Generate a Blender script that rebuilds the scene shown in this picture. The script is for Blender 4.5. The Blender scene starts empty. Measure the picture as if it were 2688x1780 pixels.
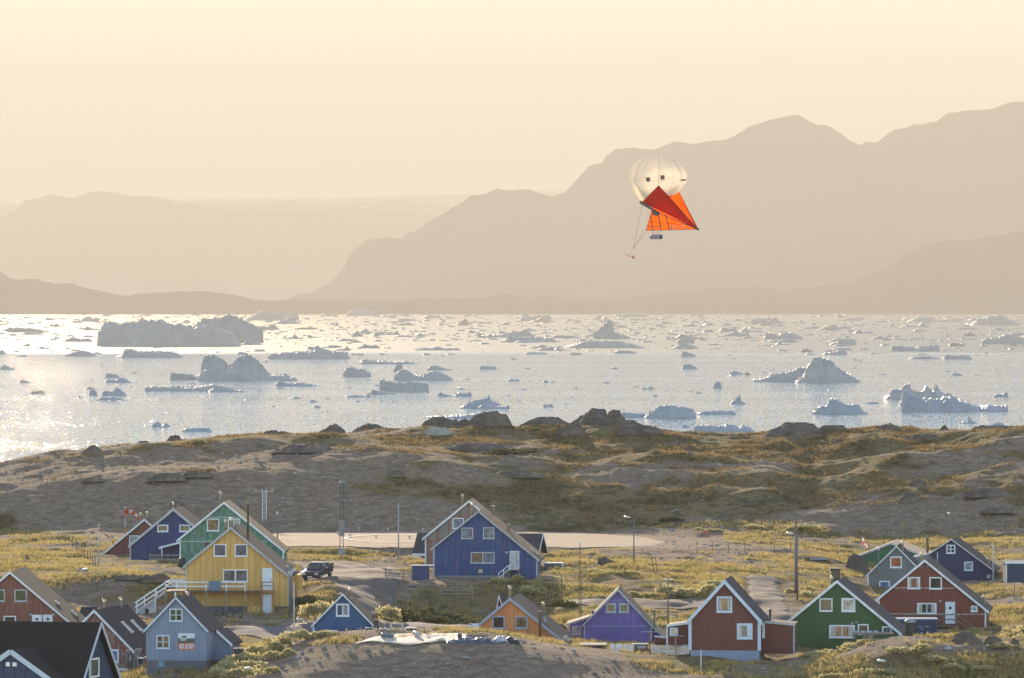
import bpy, bmesh, math, random
import numpy as np
from mathutils import Vector, Matrix, Euler
R = math.radians
sc = bpy.context.scene
COL = sc.collection
random.seed(7)

# ------------------------------------------------------------------ camera
F = 17100.0          # focal length in photograph pixels (2688 wide)
CX, HY, CH = 1344.0, 785.0, 60.0   # centre column, horizon row, camera height above the sea
cam_d = bpy.data.cameras.new('camera')
cam = bpy.data.objects.new('camera', cam_d); COL.objects.link(cam)
cam.location = (0, 0, CH); cam.rotation_euler = (R(90), 0, 0)
cam_d.sensor_width = 36; cam_d.lens = 36 * F / 2688
cam_d.shift_y = (HY - 890) / 2688
cam_d.clip_start = 5; cam_d.clip_end = 250000
sc.camera = cam

# ------------------------------------------------------------------ sky, sun, exposure
SUN_EL, SUN_AZ = 12.0, -8.8        # degrees; azimuth measured from +Y, negative = left
w = bpy.data.worlds.new('World'); sc.world = w; w.use_nodes = True
nt = w.node_tree; bg = nt.nodes['Background']
sky = nt.nodes.new('ShaderNodeTexSky'); sky.sky_type = 'NISHITA'; sky.sun_disc = False
sky.sun_elevation = R(SUN_EL); sky.sun_rotation = R(SUN_AZ)
sky.altitude = 60; sky.air_density = 0.7; sky.dust_density = 0.0; sky.ozone_density = 0.5
nt.links.new(sky.outputs[0], bg.inputs[0]); bg.inputs[1].default_value = 0.15
sun_d = bpy.data.lights.new('sun', 'SUN'); sun_d.energy = 5.0; sun_d.angle = R(0.5)
sun_d.color = (1.0, 0.77, 0.50)
sun = bpy.data.objects.new('sun', sun_d); COL.objects.link(sun)
az, el = R(SUN_AZ), R(SUN_EL)
sdir = Vector((math.sin(az) * math.cos(el), math.cos(az) * math.cos(el), math.sin(el)))
sun.rotation_euler = sdir.to_track_quat('Z', 'Y').to_euler(); sun.location = (0, 300, 200)
sc.view_settings.view_transform = 'Standard'; sc.view_settings.look = 'None'
sc.view_settings.gamma = 1; sc.view_settings.exposure = 1.4
sc.cycles.use_denoising = True
sc.cycles.max_bounces = 9; sc.cycles.diffuse_bounces = 6; sc.cycles.glossy_bounces = 3
sc.cycles.transmission_bounces = 8; sc.cycles.volume_bounces = 2; sc.cycles.transparent_max_bounces = 8
sc.cycles.caustics_reflective = False; sc.cycles.caustics_refractive = False
sc.cycles.sample_clamp_indirect = 4

# ------------------------------------------------------------------ helpers
def tag(o, label=None, cat=None, group=None, kind=None):
    if label: o['label'] = label
    if cat: o['category'] = cat
    if group: o['group'] = group
    if kind: o['kind'] = kind
    return o

def empty(name, loc, rz=0.0):
    o = bpy.data.objects.new(name, None); COL.objects.link(o)
    o.location = loc; o.rotation_euler = (0, 0, rz); o.empty_display_size = .3
    return o

def at(px, py, D):
    """survey point: photograph pixel at forward distance D -> world"""
    return Vector(((px - CX) / F * D, D, CH - (py - HY) / F * D))

class MB:
    """collects geometry for one mesh object"""
    def __init__(s): s.v = []; s.f = []; s.m = []; s.sm = []
    def add(s, vs, fs, mi=0, smooth=False):
        b = len(s.v); s.v += [tuple(p) for p in vs]
        for f in fs: s.f.append(tuple(i + b for i in f)); s.m.append(mi); s.sm.append(smooth)
        return s
    def box(s, x0, x1, y0, y1, z0, z1, mi=0):
        vs = [(x, y, z) for x in (x0, x1) for y in (y0, y1) for z in (z0, z1)]
        return s.add(vs, [(0,1,3,2),(4,6,7,5),(0,4,5,1),(2,3,7,6),(0,2,6,4),(1,5,7,3)], mi)
    def prism(s, pts, y0, y1, mi=0):
        """polygon in (x,z), counter-clockwise seen from -y, extruded along y"""
        n = len(pts)
        vs = [(p[0], y0, p[1]) for p in pts] + [(p[0], y1, p[1]) for p in pts]
        fs = [tuple(range(n)), tuple(reversed(range(n, 2*n)))]
        fs += [(i, i + n, (i+1) % n + n, (i+1) % n) for i in range(n)]
        return s.add(vs, fs, mi)
    def beam(s, p, q, w, h=None, mi=0, up=(0,0,1)):
        h = h or w; p = Vector(p); q = Vector(q); d = (q - p)
        if d.length < 1e-6: return s
        d.normalize(); u = Vector(up)
        if abs(d.dot(u)) > .98: u = Vector((0, 1, 0))
        a = d.cross(u).normalized() * (w/2); b = a.cross(d).normalized() * (h/2)
        vs = [p-a-b, p+a-b, p+a+b, p-a+b, q-a-b, q+a-b, q+a+b, q-a+b]
        return s.add(vs, [(3,2,1,0),(4,5,6,7),(0,1,5,4),(1,2,6,5),(2,3,7,6),(3,0,4,7)], mi)
    def tube(s, pts, r, n=8, mi=0, cap=True):
        pts = [Vector(p) for p in pts]; rs = r if isinstance(r, (list, tuple)) else [r]*len(pts)
        vs = []; 
        for i, p in enumerate(pts):
            d = (pts[min(i+1, len(pts)-1)] - pts[max(i-1, 0)]).normalized()
            u = Vector((0,0,1)) if abs(d.z) < .9 else Vector((1,0,0))
            a = d.cross(u).normalized(); b = a.cross(d)
            for k in range(n):
                t = 2*math.pi*k/n; vs.append(p + (a*math.cos(t) + b*math.sin(t))*rs[i])
        fs = []
        for i in range(len(pts)-1):
            for k in range(n):
                k2 = (k+1) % n; fs.append((i*n+k, (i+1)*n+k, (i+1)*n+k2, i*n+k2))
        s.add(vs, fs, mi, True)
        if cap:
            b = len(s.v) - len(vs)
            s.f.append(tuple(b+k for k in range(n))); s.m.append(mi); s.sm.append(False)
            s.f.append(tuple(b+(len(pts)-1)*n+k for k in reversed(range(n)))); s.m.append(mi); s.sm.append(False)
        return s
    def lathe(s, prof, c=(0,0,0), n=12, mi=0):
        """profile [(r,z)] round the z axis"""
        vs = []
        for r, z in prof:
            for k in range(n):
                t = 2*math.pi*k/n; vs.append((c[0]+r*math.cos(t), c[1]+r*math.sin(t), c[2]+z))
        fs = [(i*n+k, i*n+(k+1)%n, (i+1)*n+(k+1)%n, (i+1)*n+k) for i in range(len(prof)-1) for k in range(n)]
        return s.add(vs, fs, mi, True)
    def build(s, name, mats, parent=None, loc=None, bevel=0):
        me = bpy.data.meshes.new(name); me.from_pydata(s.v, [], s.f)
        if not isinstance(mats, (list, tuple)): mats = [mats]
        for m in mats: me.materials.append(m)
        me.polygons.foreach_set('material_index', s.m); me.polygons.foreach_set('use_smooth', s.sm)
        bm = bmesh.new(); bm.from_mesh(me); bmesh.ops.recalc_face_normals(bm, faces=bm.faces); bm.to_mesh(me); bm.free()
        me.update()
        o = bpy.data.objects.new(name, me); COL.objects.link(o)
        if parent: o.parent = parent
        if loc: o.location = loc
        if bevel:
            b = o.modifiers.new('bevel', 'BEVEL'); b.width = bevel; b.segments = 2; b.limit_method = 'ANGLE'
        return o

def mesh_np(name, co, quads, mats, smooth=True, parent=None, attrs=None):
    me = bpy.data.meshes.new(name)
    co = np.asarray(co, np.float32); quads = np.asarray(quads, np.int32); k = quads.shape[1]
    me.vertices.add(len(co)); me.vertices.foreach_set('co', co.ravel())
    me.loops.add(quads.size); me.loops.foreach_set('vertex_index', quads.ravel())
    me.polygons.add(len(quads)); me.polygons.foreach_set('loop_start', np.arange(0, quads.size, k, dtype=np.int32))
    try: me.polygons.foreach_set('loop_total', np.full(len(quads), k, np.int32))
    except Exception: pass
    for m in (mats if isinstance(mats, (list, tuple)) else [mats]): me.materials.append(m)
    me.update(calc_edges=True)
    me.polygons.foreach_set('use_smooth', np.full(len(quads), smooth))
    for an, arr in (attrs or {}).items():
        a = me.attributes.new(an, 'FLOAT', 'POINT'); a.data.foreach_set('value', np.asarray(arr, np.float32).ravel())
    me.validate(); me.update()
    o = bpy.data.objects.new(name, me); COL.objects.link(o)
    if parent: o.parent = parent
    return o

def grid_quads(nr, nc):
    i, j = np.meshgrid(np.arange(nr-1), np.arange(nc-1), indexing='ij')
    a = (i*nc + j).ravel()
    return np.stack([a, a+1, a+nc+1, a+nc], 1)

# value noise
def _h(ix, iy, seed):
    n = (ix.astype(np.int64)*374761393 + iy.astype(np.int64)*668265263 + seed*1442695041) & 0xffffffff
    n = ((n ^ (n >> 13)) * 1274126177) & 0xffffffff
    return ((n ^ (n >> 16)) & 0xffff) / 32767.5 - 1
def noise2(x, y, seed=0):
    x = np.asarray(x, float); y = np.asarray(y, float)
    c, s = math.cos(seed*1.7+.4), math.sin(seed*1.7+.4); x, y = x*c-y*s, x*s+y*c
    ix = np.floor(x); iy = np.floor(y); fx = x-ix; fy = y-iy
    fx = fx*fx*fx*(fx*(fx*6-15)+10); fy = fy*fy*fy*(fy*(fy*6-15)+10)
    a = _h(ix, iy, seed); b = _h(ix+1, iy, seed); c_ = _h(ix, iy+1, seed); d = _h(ix+1, iy+1, seed)
    return (a*(1-fx)+b*fx)*(1-fy) + (c_*(1-fx)+d*fx)*fy
def fbm(x, y, sc_, oct_=4, seed=0, gain=.5, ridged=False):
    t = 0; a = 1; n = 0
    for k in range(oct_):
        v = noise2(np.asarray(x)/sc_, np.asarray(y)/sc_, seed+k*13)
        if ridged: v = 1-2*np.abs(v)
        t = t + v*a; n += a; a *= gain; sc_ *= .5
    return t/n

# ------------------------------------------------------------------ materials
def new_mat(name):
    m = bpy.data.materials.new(name); m.use_nodes = True
    n = m.node_tree.nodes; l = m.node_tree.links; b = n['Principled BSDF']
    return m, n, l, b
def N(n, t, **kw):
    o = n.new(t)
    for k, v in kw.items(): setattr(o, k, v)
    return o
def ramp(n, stops):
    r = n.new('ShaderNodeValToRGB'); e = r.color_ramp.elements
    while len(e) < len(stops): e.new(.5)
    for i, (p, c) in enumerate(stops):
        e[i].position = p; e[i].color = (c[0], c[1], c[2], 1) if isinstance(c, (tuple, list)) else (c, c, c, 1)
    return r
def coords(n, l, scale=(1,1,1), kind='Object'):
    t = n.new('ShaderNodeTexCoord'); m = n.new('ShaderNodeMapping'); l.new(t.outputs[kind], m.inputs[0])
    m.inputs['Scale'].default_value = scale; return m.outputs[0]
def noise(n, l, vec, scale, detail=4, rough=.55):
    t = n.new('ShaderNodeTexNoise'); l.new(vec, t.inputs['Vector'])
    t.inputs['Scale'].default_value = scale; t.inputs['Detail'].default_value = detail; t.inputs['Roughness'].default_value = rough
    return t.outputs['Fac']
def mixc(n, l, fac, a, b):
    m = n.new('ShaderNodeMix'); m.data_type = 'RGBA'
    for s, v in ((0, fac), (6, a), (7, b)):
        if hasattr(v, 'is_output'): l.new(v, m.inputs[s])
        elif s == 0: m.inputs[0].default_value = v
        else: m.inputs[s].default_value = (v[0], v[1], v[2], 1)
    return m.outputs[2]
def math_(n, l, op, a, b=None, clamp=False):
    m = n.new('ShaderNodeMath'); m.operation = op; m.use_clamp = clamp
    for i, v in enumerate((a, b)):
        if v is None: continue
        if hasattr(v, 'is_output'): l.new(v, m.inputs[i])
        else: m.inputs[i].default_value = v
    return m.outputs[0]
def bump(n, l, b, h, strength=.3, dist=.05):
    u = n.new('ShaderNodeBump'); u.inputs['Strength'].default_value = strength; u.inputs['Distance'].default_value = dist
    l.new(h, u.inputs['Height']); l.new(u.outputs[0], b.inputs['Normal'])
_mc = {}
def plain(name, col, rough=.7, metal=0, var=.18, sc_=3.0):
    """painted / raw surface with soft wear so nothing is one flat tone"""
    k = (name, col, rough, metal)
    if k in _mc: return _mc[k]
    m, n, l, b = new_mat(name)
    v = coords(n, l); f = noise(n, l, v, sc_, 5, .6)
    dark = tuple(c*(1-var) for c in col); lite = tuple(min(1, c*(1+var)) for c in col)
    r = ramp(n, [(.3, dark), (.7, lite)]); l.new(f, r.inputs[0]); l.new(r.outputs[0], b.inputs['Base Color'])
    b.inputs['Roughness'].default_value = rough; b.inputs['Metallic'].default_value = metal
    _mc[k] = m; return m
# ------------------------------------------------------------------ terrain (one height sheet)
NC = [-1200, 0, 300, 430, 560, 700, 860, 1050, 1300, 1500, 1700, 1850, 2000, 2120, 2300, 2500, 2688, 3900]
ND = [430, 520, 540, 546, 552, 556, 564, 570, 578, 590, 605, 620, 636, 646, 655, 662, 670, 695, 715, 735, 743]
NZ = [  # rows by distance, one height per column
 [30,30.5,30.5,29,25,22,20,20,20,20,20,22,23,24,25,26,26,26],
 [29,29,28,27.2,26.0,25,24.8,24.5,24.5,24.5,25,26.3,26.5,26.6,27.2,27.5,27.8,28],
 [29,28.5,27,27.4,27.0,27,26.8,26.8,26.8,26.5,26.6,27.6,27.4,27.0,27.0,27.0,27.2,28],
 [29,28.5,27,27.6,27.6,27.9,28.3,28.3,28.4,28.0,27.6,27.9,27.7,27.6,28.1,28.1,28.3,28.6],
 [29,28.5,27,27.9,28.0,28.9,29.7,29.9,29.9,29.0,28.3,28.1,28.0,28.3,29.5,29.5,29.6,29.6],
 [29,28.5,27,28.2,28.2,29.3,30.3,30.6,30.5,29.5,28.8,28.3,28.3,28.8,30.3,30.5,30.4,30.3],
 [29,28.3,27,28.3,28.3,29.8,31.0,31.3,31.1,29.9,29.1,28.7,28.7,29.1,30.6,30.7,30.5,30.5],
 [29,28.2,27,28.3,28.4,29.6,30.8,31.2,31.0,29.6,28.8,28.8,28.8,29.1,30.2,30.3,30.1,30],
 [29,28.2,26.9,28.2,28.5,29.0,29.7,30.0,29.9,28.8,28.5,28.7,28.7,28.8,29.0,29.0,29.2,29.5],
 [29,28.2,26.8,27.8,28.7,28.8,29.0,28.9,28.8,28.3,28.2,28.5,28.6,28.6,28.7,28.0,28.6,29],
 [29,28.3,27.6,28.0,29.3,29.3,29.3,29.3,29.1,28.2,28.0,28.4,28.5,28.6,28.6,27.8,28.4,29],
 [30,28.8,29.0,29.0,29.4,29.4,29.5,28.5,28.4,28.7,28.6,28.9,28.9,28.9,28.7,27.7,28.3,29],
 [30.5,30.2,29.5,29.3,28.8,28.9,30.3,27.9,27.9,29.3,29.4,29.4,29.4,29.4,28.8,27.7,28.2,29],
 [30.8,30.8,29.9,29.8,29.4,29.6,31.1,28.0,28.0,29.6,29.7,29.7,29.6,29.5,28.8,27.8,28.3,29],
 [31.2,31.3,32.3,31.9,30.0,30.4,31.7,28.3,28.2,30.0,30.0,30.0,29.9,29.7,28.9,28.0,28.4,29],
 [31.4,31.4,32.2,31.9,30.6,30.9,31.7,31.2,30.6,30.3,30.2,30.2,30.1,29.8,28.9,28.1,28.6,29.2],
 [31.5,31.5,32.0,31.9,31.2,31.4,31.7,31.9,31.1,30.5,30.4,30.4,30.3,29.9,28.5,28.3,28.8,29.5],
 [31.6,31.6,31.7,31.7,31.6,31.6,31.7,31.7,31.3,31.0,30.9,30.8,30.7,30.2,28.6,28.9,29.3,30],
 [31.5,31.5,31.6,31.6,31.6,31.7,31.6,31.0,30.9,31.2,31.1,31.1,31.0,30.6,29.5,29.3,29.8,30.5],
 [31.4,31.4,31.4,31.4,31.3,30.8,30.4,30.3,30.5,31.3,31.3,31.3,31.2,30.8,30.0,30.2,30.7,31],
 [31.4,31.4,31.4,31.4,31.5,31.7,31.7,31.7,31.7,31.6,31.6,31.5,31.3,30.9,30.2,30.5,31.0,31.5]]
# hill behind: per column the foot (D, y) then (y, slope in degrees) up to the crest
HILL = {
 -1200:(800,1398,(1340,15),(1290,12),(1262,6),(1240,6)),
 0:(798,1397,(1330,17),(1275,13),(1240,7),(1219,7)),
 300:(796,1396,(1325,17),(1255,14),(1228,5),(1172,11)),
 430:(796,1395,(1320,17),(1245,15),(1232,4),(1158,12)),
 560:(796,1394,(1320,17),(1250,15),(1238,4),(1145,12)),
 700:(796,1394,(1325,17),(1265,14),(1252,5),(1138,13)),
 860:(796,1394,(1325,17),(1250,15),(1215,9),(1133,8)),
 1050:(796,1394,(1320,17),(1235,14),(1180,7),(1122,6)),
 1300:(796,1395,(1330,15),(1250,14),(1180,8),(1116,6)),
 1500:(796,1397,(1340,14),(1270,14),(1190,8),(1112,7)),
 1700:(790,1405,(1380,6),(1300,15),(1200,9),(1130,6)),
 1850:(785,1412,(1360,6),(1290,15),(1210,8),(1138,7)),
 2000:(783,1416,(1350,7),(1290,14),(1215,9),(1144,6)),
 2120:(785,1421,(1345,8),(1300,13),(1220,9),(1130,7)),
 2300:(788,1426,(1330,16),(1290,7),(1220,12),(1132,8)),
 2500:(790,1404,(1290,16),(1255,6),(1190,12),(1130,7)),
 2688:(790,1390,(1270,15),(1240,8),(1180,12),(1128,7)),
 3900:(790,1380,(1270,15),(1240,8),(1180,12),(1120,7))}
def zpix(y, D): return CH - (y - HY)/F*D
hn = []
for c in NC:
    f = HILL[c]; D, y = f[0], f[1]; z = zpix(y, D); nodes = [(D, z)]
    for (y1, s) in f[2:]:
        t = math.tan(R(s)); k = (y1 - HY)/F
        D1 = (CH - z + t*D)/(t + k); z = z + t*(D1 - D); D = D1; nodes.append((D, z))
    Dc, zc = nodes[-1]
    nodes += [(Dc+25, zc-.8), (Dc+90, zc-5), (Dc+260, zc-17), (Dc+900, -1.0), (4000, -1.6)]
    hn.append(nodes)
hn = np.array(hn)                                   # col, node, (D,z)
GPX = np.arange(-1200, 3901, 12.0)
GD = np.concatenate([np.arange(430, 530, 1.5), np.arange(530, 830, .5), np.arange(830, 960, .65),
                     np.arange(960, 1200, 5), np.geomspace(1200, 3000, 30)])
def smooth_cols(vals):
    """smooth interpolation over columns"""
    a = np.interp(GPX, NC, vals)
    k = np.hanning(13); k /= k.sum()
    return np.convolve(np.pad(a, 6, mode='edge'), k, 'valid')
near = np.stack([smooth_cols(r) for r in NZ])       # (nD, nPx)
hD = np.stack([smooth_cols(hn[:, k, 0]) for k in range(hn.shape[1])])
hZ = np.stack([smooth_cols(hn[:, k, 1]) for k in range(hn.shape[1])])
Z = np.zeros((len(GD), len(GPX)))
for j in range(len(GPX)):
    Z[:, j] = np.interp(GD, np.concatenate([ND, hD[:, j]]), np.concatenate([near[:, j], hZ[:, j]]))
# round the profile
def blur0(A, n):
    k = np.hanning(n+2)[1:-1]; k /= k.sum(); P = np.pad(A, ((n//2, n//2), (0, 0)), mode='edge')
    return sum(P[i:i+A.shape[0]]*k[i] for i in range(n))
Zs = blur0(Z, 9); wf = np.clip((GD-795)/20, 0, 1)[:, None]; Z = Zs*(1-wf) + blur0(Z, 13)*wf
GX = (GPX[None, :]-CX)/F*GD[:, None]; GY = np.repeat(GD[:, None], len(GPX), 1)
hillw = np.clip((GY-795)/25, 0, 1)
rightw = np.clip((GPX[None, :]-1250)/500, 0, 1)
# pad area stays flat
padx = np.clip((GPX[None, :]-620)/60, 0, 1)*np.clip((2030-GPX[None, :])/200, 0, 1); padm = np.clip((GY-741)/3, 0, 1)*np.clip((796-GY)/3, 0, 1)*padx
amp = 1-padm*.92
slim = np.clip((1250-GY)/200, 0, 1)
rel = (fbm(GX, GY, 26, 3, 3)*1.3 + fbm(GX, GY, 9, 3, 8)*.85*(.65+.35*rightw) + fbm(GX, GY, 3.2, 3, 21)*.34*(.5+.5*rightw) + fbm(GX, GY, 14, 3, 61, ridged=True)*.5*(.3+.7*rightw) + fbm(GX, GY, 1.1, 2, 33)*.10)*hillw*slim
rel += (fbm(GX, GY, 16, 2, 5)*.4 + fbm(GX, GY, 7, 3, 11)*.62 + fbm(GX, GY, 1.5, 2, 17)*.09)*(1-hillw)*amp*(1-.62*np.clip((578-GY)/8, 0, 1)*(np.abs(GPX[None, :]-1250) < 560))
Z = Z + rel
# soil, grass, sand masks
px2 = np.repeat(GPX[None, :], len(GD), 0)
PYG = HY + (CH-Z)*F/GY                                # picture row of each terrain point
g = fbm(GX, GY, 14, 4, 41)*.9 + fbm(GX, GY, 3, 3, 47)*.5
grass = .12 + g*1.15 + .22*np.clip((GY-835)/25, 0, 1)*np.clip((1250-GY)/100, 0, 1)
def blob(cx, cy, rx, ry, amt):
    global grass
    d = ((px2-cx)/rx)**2 + ((PYG-cy)/ry)**2
    grass = grass + amt*np.exp(-d)*(GY > 520)
# bare gravel slopes
for b in [(250,1330,380,60,-.9),(850,1250,360,60,-.75),(1000,1340,220,50,-.6),(1620,1260,160,40,-.7),(700,1340,240,50,-.6),(2450,1350,260,45,-.6),
          (1150,1740,320,55,-1.1),(1600,1760,200,40,-.8),(1500,1720,200,18,-.7),(2450,1705,260,14,-.8),(950,1560,60,60,-.8),(1000,1490,120,18,-.7),
          (1750,1470,160,18,-.5),(2000,1240,130,30,-.5),(300,1540,120,30,-.4)]: blob(*b)
for b in [(1500,1580,260,70,.8),(1700,1540,260,60,.8),(2150,1500,140,60,.7),(2150,1300,500,60,.55),(1500,1320,400,60,.45),(100,1470,260,40,.8),
          (2450,1430,300,30,.7),(1900,1395,240,20,.8),(2400,1760,400,50,.8),(600,1720,100,40,.8),(1250,1600,200,50,.9),(2600,1650,120,40,.9),
          (800,1560,80,40,.8),(400,1570,220,40,.6),(1750,1745,120,15,.7),(560,1235,180,9,.9),(1300,1150,500,25,.35),(2200,1170,500,30,.4),(480,1700,200,40,.6)]: blob(*b)
grass = np.clip(grass*1.1+.35, 0, 1)
grass = grass*(1-padm)

def ground(x, y):
    px = CX + F*x/y; i = np.searchsorted(GD, y)-1; i = int(np.clip(i, 0, len(GD)-2)); t = (y-GD[i])/(GD[i+1]-GD[i])
    j = (px-GPX[0])/12; j0 = int(np.clip(math.floor(j), 0, len(GPX)-2)); s = j-j0
    A = Z[i, j0]*(1-s)+Z[i, j0+1]*s; B = Z[i+1, j0]*(1-s)+Z[i+1, j0+1]*s
    return float(A*(1-t)+B*t)
def pix_ground(px, py, dmin=535, dmax=960):
    """first ground point seen at a photograph pixel"""
    j = int(np.clip(round((px-GPX[0])/12), 0, len(GPX)-1)); col = PYG[:, j]
    ok = np.where((GD >= dmin) & (GD <= dmax) & (col <= py))[0]
    D = GD[ok[0]] if len(ok) else dmax
    x = (px-CX)/F*D
    return Vector((x, D, ground(x, D)))
def on(px, D, dz=0.0):
    x = (px-CX)/F*D; return Vector((x, D, ground(x, D)+dz))

def ground_mat():
    m, n, l, b = new_mat('ground_cover')
    v = coords(n, l); 
    at_ = n.new('ShaderNodeAttribute'); at_.attribute_name = 'grass'
    n1 = noise(n, l, v, .9, 6, .65); n2 = noise(n, l, v, 4.5, 4, .7); n3 = noise(n, l, v, .08, 3)
    gr = ramp(n, [(.30, (.085,.060,.040)), (.45, (.205,.148,.102)), (.56, (.315,.237,.167)), (.70, (.52,.42,.32))]); 
    l.new(math_(n, l, 'ADD', math_(n, l, 'MULTIPLY', n1, .5), math_(n, l, 'MULTIPLY', n2, .5)), gr.inputs[0])
    gs = ramp(n, [(.32, (.034,.030,.015)), (.45, (.115,.09,.038)), (.55, (.24,.185,.085)), (.66, (.17,.085,.038)), (.74, (.36,.28,.16))])
    l.new(math_(n, l, 'ADD', math_(n, l, 'MULTIPLY', n1, .6), math_(n, l, 'MULTIPLY', n3, .4)), gs.inputs[0])
    f = math_(n, l, 'ADD', at_.outputs['Fac'], math_(n, l, 'MULTIPLY', math_(n, l, 'SUBTRACT', n1, .5), 1.2))
    fr = ramp(n, [(.42, 0.0), (.62, 1.0)]); l.new(f, fr.inputs[0])
    l.new(mixc(n, l, fr.outputs[0], gr.outputs[0], gs.outputs[0]), b.inputs['Base Color'])
    b.inputs['Roughness'].default_value = .95; b.inputs['Specular IOR Level'].default_value = .15
    hh = math_(n, l, 'ADD', noise(n, l, v, 1.6, 5, .7), math_(n, l, 'MULTIPLY', noise(n, l, v, 9, 3, .6), .35))
    bump(n, l, b, hh, 1.0, .28)
    return m
co = np.stack([GX.ravel(), GY.ravel(), Z.ravel()], 1)
M_GROUND = ground_mat()
terr = mesh_np('ground', co, grid_quads(len(GD), len(GPX)), M_GROUND, attrs={'grass': grass.ravel()})
tag(terr, 'rolling tundra ground of gravel, moss and dry grass under the village', 'ground', kind='structure')

# ------------------------------------------------------------------ sea
def water_mat():
    """wind-ruffled water: wave slopes come straight from noise, so distant ripples keep glinting"""
    m, n, l, b = new_mat('sea_water')
    b.inputs['Base Color'].default_value = (.02, .085, .095, 1); b.inputs['Roughness'].default_value = W_ROUGH; b.inputs['IOR'].default_value = 1.33
    t = n.new('ShaderNodeTexNoise'); t.inputs['Scale'].default_value = 1.0; t.inputs['Detail'].default_value = 2; t.inputs['Roughness'].default_value = .6
    l.new(coords(n, l, W_SC), t.inputs['Vector'])
    s = n.new('ShaderNodeVectorMath'); s.operation = 'SUBTRACT'; l.new(t.outputs['Color'], s.inputs[0]); s.inputs[1].default_value = (.5, .5, .5)
    calm = noise(n, l, coords(n, l, (.0010, .0040, 1)), 1, 3); st = n.new('ShaderNodeMapRange'); st.inputs[1].default_value = .4; st.inputs[2].default_value = .6; st.inputs[3].default_value = W_AMP[0]; st.inputs[4].default_value = W_AMP[1]; l.new(calm, st.inputs[0])
    # a wind front: ruffled water this side of it, calmer bright water beyond
    sp = n.new('ShaderNodeSeparateXYZ'); l.new(coords(n, l), sp.inputs[0])
    wob = math_(n, l, 'ADD', sp.outputs[1], math_(n, l, 'MULTIPLY', noise(n, l, coords(n, l, (.0015, .0004, 1)), 1, 3), 260))
    fr = n.new('ShaderNodeMapRange'); l.new(wob, fr.inputs[0]); fr.inputs[1].default_value = 7150; fr.inputs[2].default_value = 7260; fr.inputs[3].default_value = 1; fr.inputs[4].default_value = .5
    rg = n.new('ShaderNodeMapRange'); l.new(wob, rg.inputs[0]); rg.inputs[1].default_value = 7150; rg.inputs[2].default_value = 7500; rg.inputs[3].default_value = W_ROUGH; rg.inputs[4].default_value = W_FAR; l.new(rg.outputs[0], b.inputs['Roughness']); b.inputs['Specular Tint'].default_value = (.86, 1.0, .96, 1)
    st_o = math_(n, l, 'MULTIPLY', st.outputs[0], fr.outputs[0])
    sc2 = n.new('ShaderNodeVectorMath'); sc2.operation = 'SCALE'; l.new(s.outputs[0], sc2.inputs[0]); l.new(st_o, sc2.inputs['Scale'])
    fl = n.new('ShaderNodeVectorMath'); fl.operation = 'MULTIPLY'; l.new(sc2.outputs[0], fl.inputs[0]); fl.inputs[1].default_value = (1, 1, 0)
    ad = n.new('ShaderNodeVectorMath'); ad.operation = 'ADD'; l.new(fl.outputs[0], ad.inputs[0]); ad.inputs[1].default_value = (0, 0, 1)
    no = n.new('ShaderNodeVectorMath'); no.operation = 'NORMALIZE'; l.new(ad.outputs[0], no.inputs[0]); l.new(no.outputs[0], b.inputs['Normal'])
    return m
W_FAR = .5
W_ROUGH, W_SC, W_AMP = .07, (.8, .12, 1), (1.3, 1.95)
xs = np.linspace(-60000, 60000, 13); ys = np.array([300, 1500, 4000, 10000, 30000, 100000.])
X_, Y_ = np.meshgrid(xs, ys); 
sea = mesh_np('sea', np.stack([X_.ravel(), Y_.ravel(), X_.ravel()*0], 1), grid_quads(len(ys), len(xs)), water_mat(), smooth=False)
tag(sea, 'glittering fjord water crowded with drifting ice', 'sea', kind='structure')

# ------------------------------------------------------------------ far mountains
def mount_mat():
    m, n, l, b = new_mat('mountain_rock')
    v = coords(n, l); f = noise(n, l, v, .002, 6, .6)
    r = ramp(n, [(.3, (.03,.03,.03)), (.7, (.085,.08,.075))]); l.new(f, r.inputs[0]); l.new(r.outputs[0], b.inputs['Base Color'])
    b.inputs['Roughness'].default_value = 1; b.inputs['Specular IOR Level'].default_value = 0
    return m
M_MT = mount_mat()
m_, n_, l_, b_ = new_mat('ice_cap'); b_.inputs['Base Color'].default_value = (.6,.62,.64,1); b_.inputs['Roughness'].default_value = .9; M_CAP = m_
def ridge(name, label, D, line, front, back, mat, rough=.012, seed=0, wob=.15):
    """mountain range: crest heights from the line of survey points, falling to the water in front and behind"""
    xs = [p[0] for p in line]; zs = [max(2.0, CH-(p[1]-HY)/F*D) for p in line]
    n = 900; X = np.linspace(xs[0], xs[-1], n); base = np.interp(X, xs, zs)
    wx = (X-CX)/F*D; hmax = base.max()
    base = base + fbm(wx, wx*0+seed*50, D*.006, 5, seed, .6)*hmax*rough*2.0
    prof = [(-1.0, 0), (-.75, .16), (-.5, .38), (-.25, .7), (-.1, .9), (0, 1), (.3, .8), (1, 0)]
    V = []
    for t, h in prof:
        dd = D + (t*front if t < 0 else t*back)
        nn = fbm(wx, wx*0+dd, D*.03, 4, seed+5, .6)
        off = nn*front*wob*(1-abs(t)) if t != 0 else nn*0
        zz = base*h*(1 + (.22*fbm(wx, wx*0+dd*1.3, D*.02, 4, seed+9, .6) if 0 < h < 1 else 0)) - (5 if h == 0 else 0)
        if t < 0: zz = np.minimum(zz, CH + (base-CH)*(dd/D)-3)
        V.append(np.stack([wx*(dd+off)/D, dd+off, zz], 1))
    V = np.concatenate(V); q = grid_quads(len(prof), n)
    o = mesh_np(name, V, q, mat, smooth=True)
    return tag(o, label, 'mountain', kind='structure')
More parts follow.
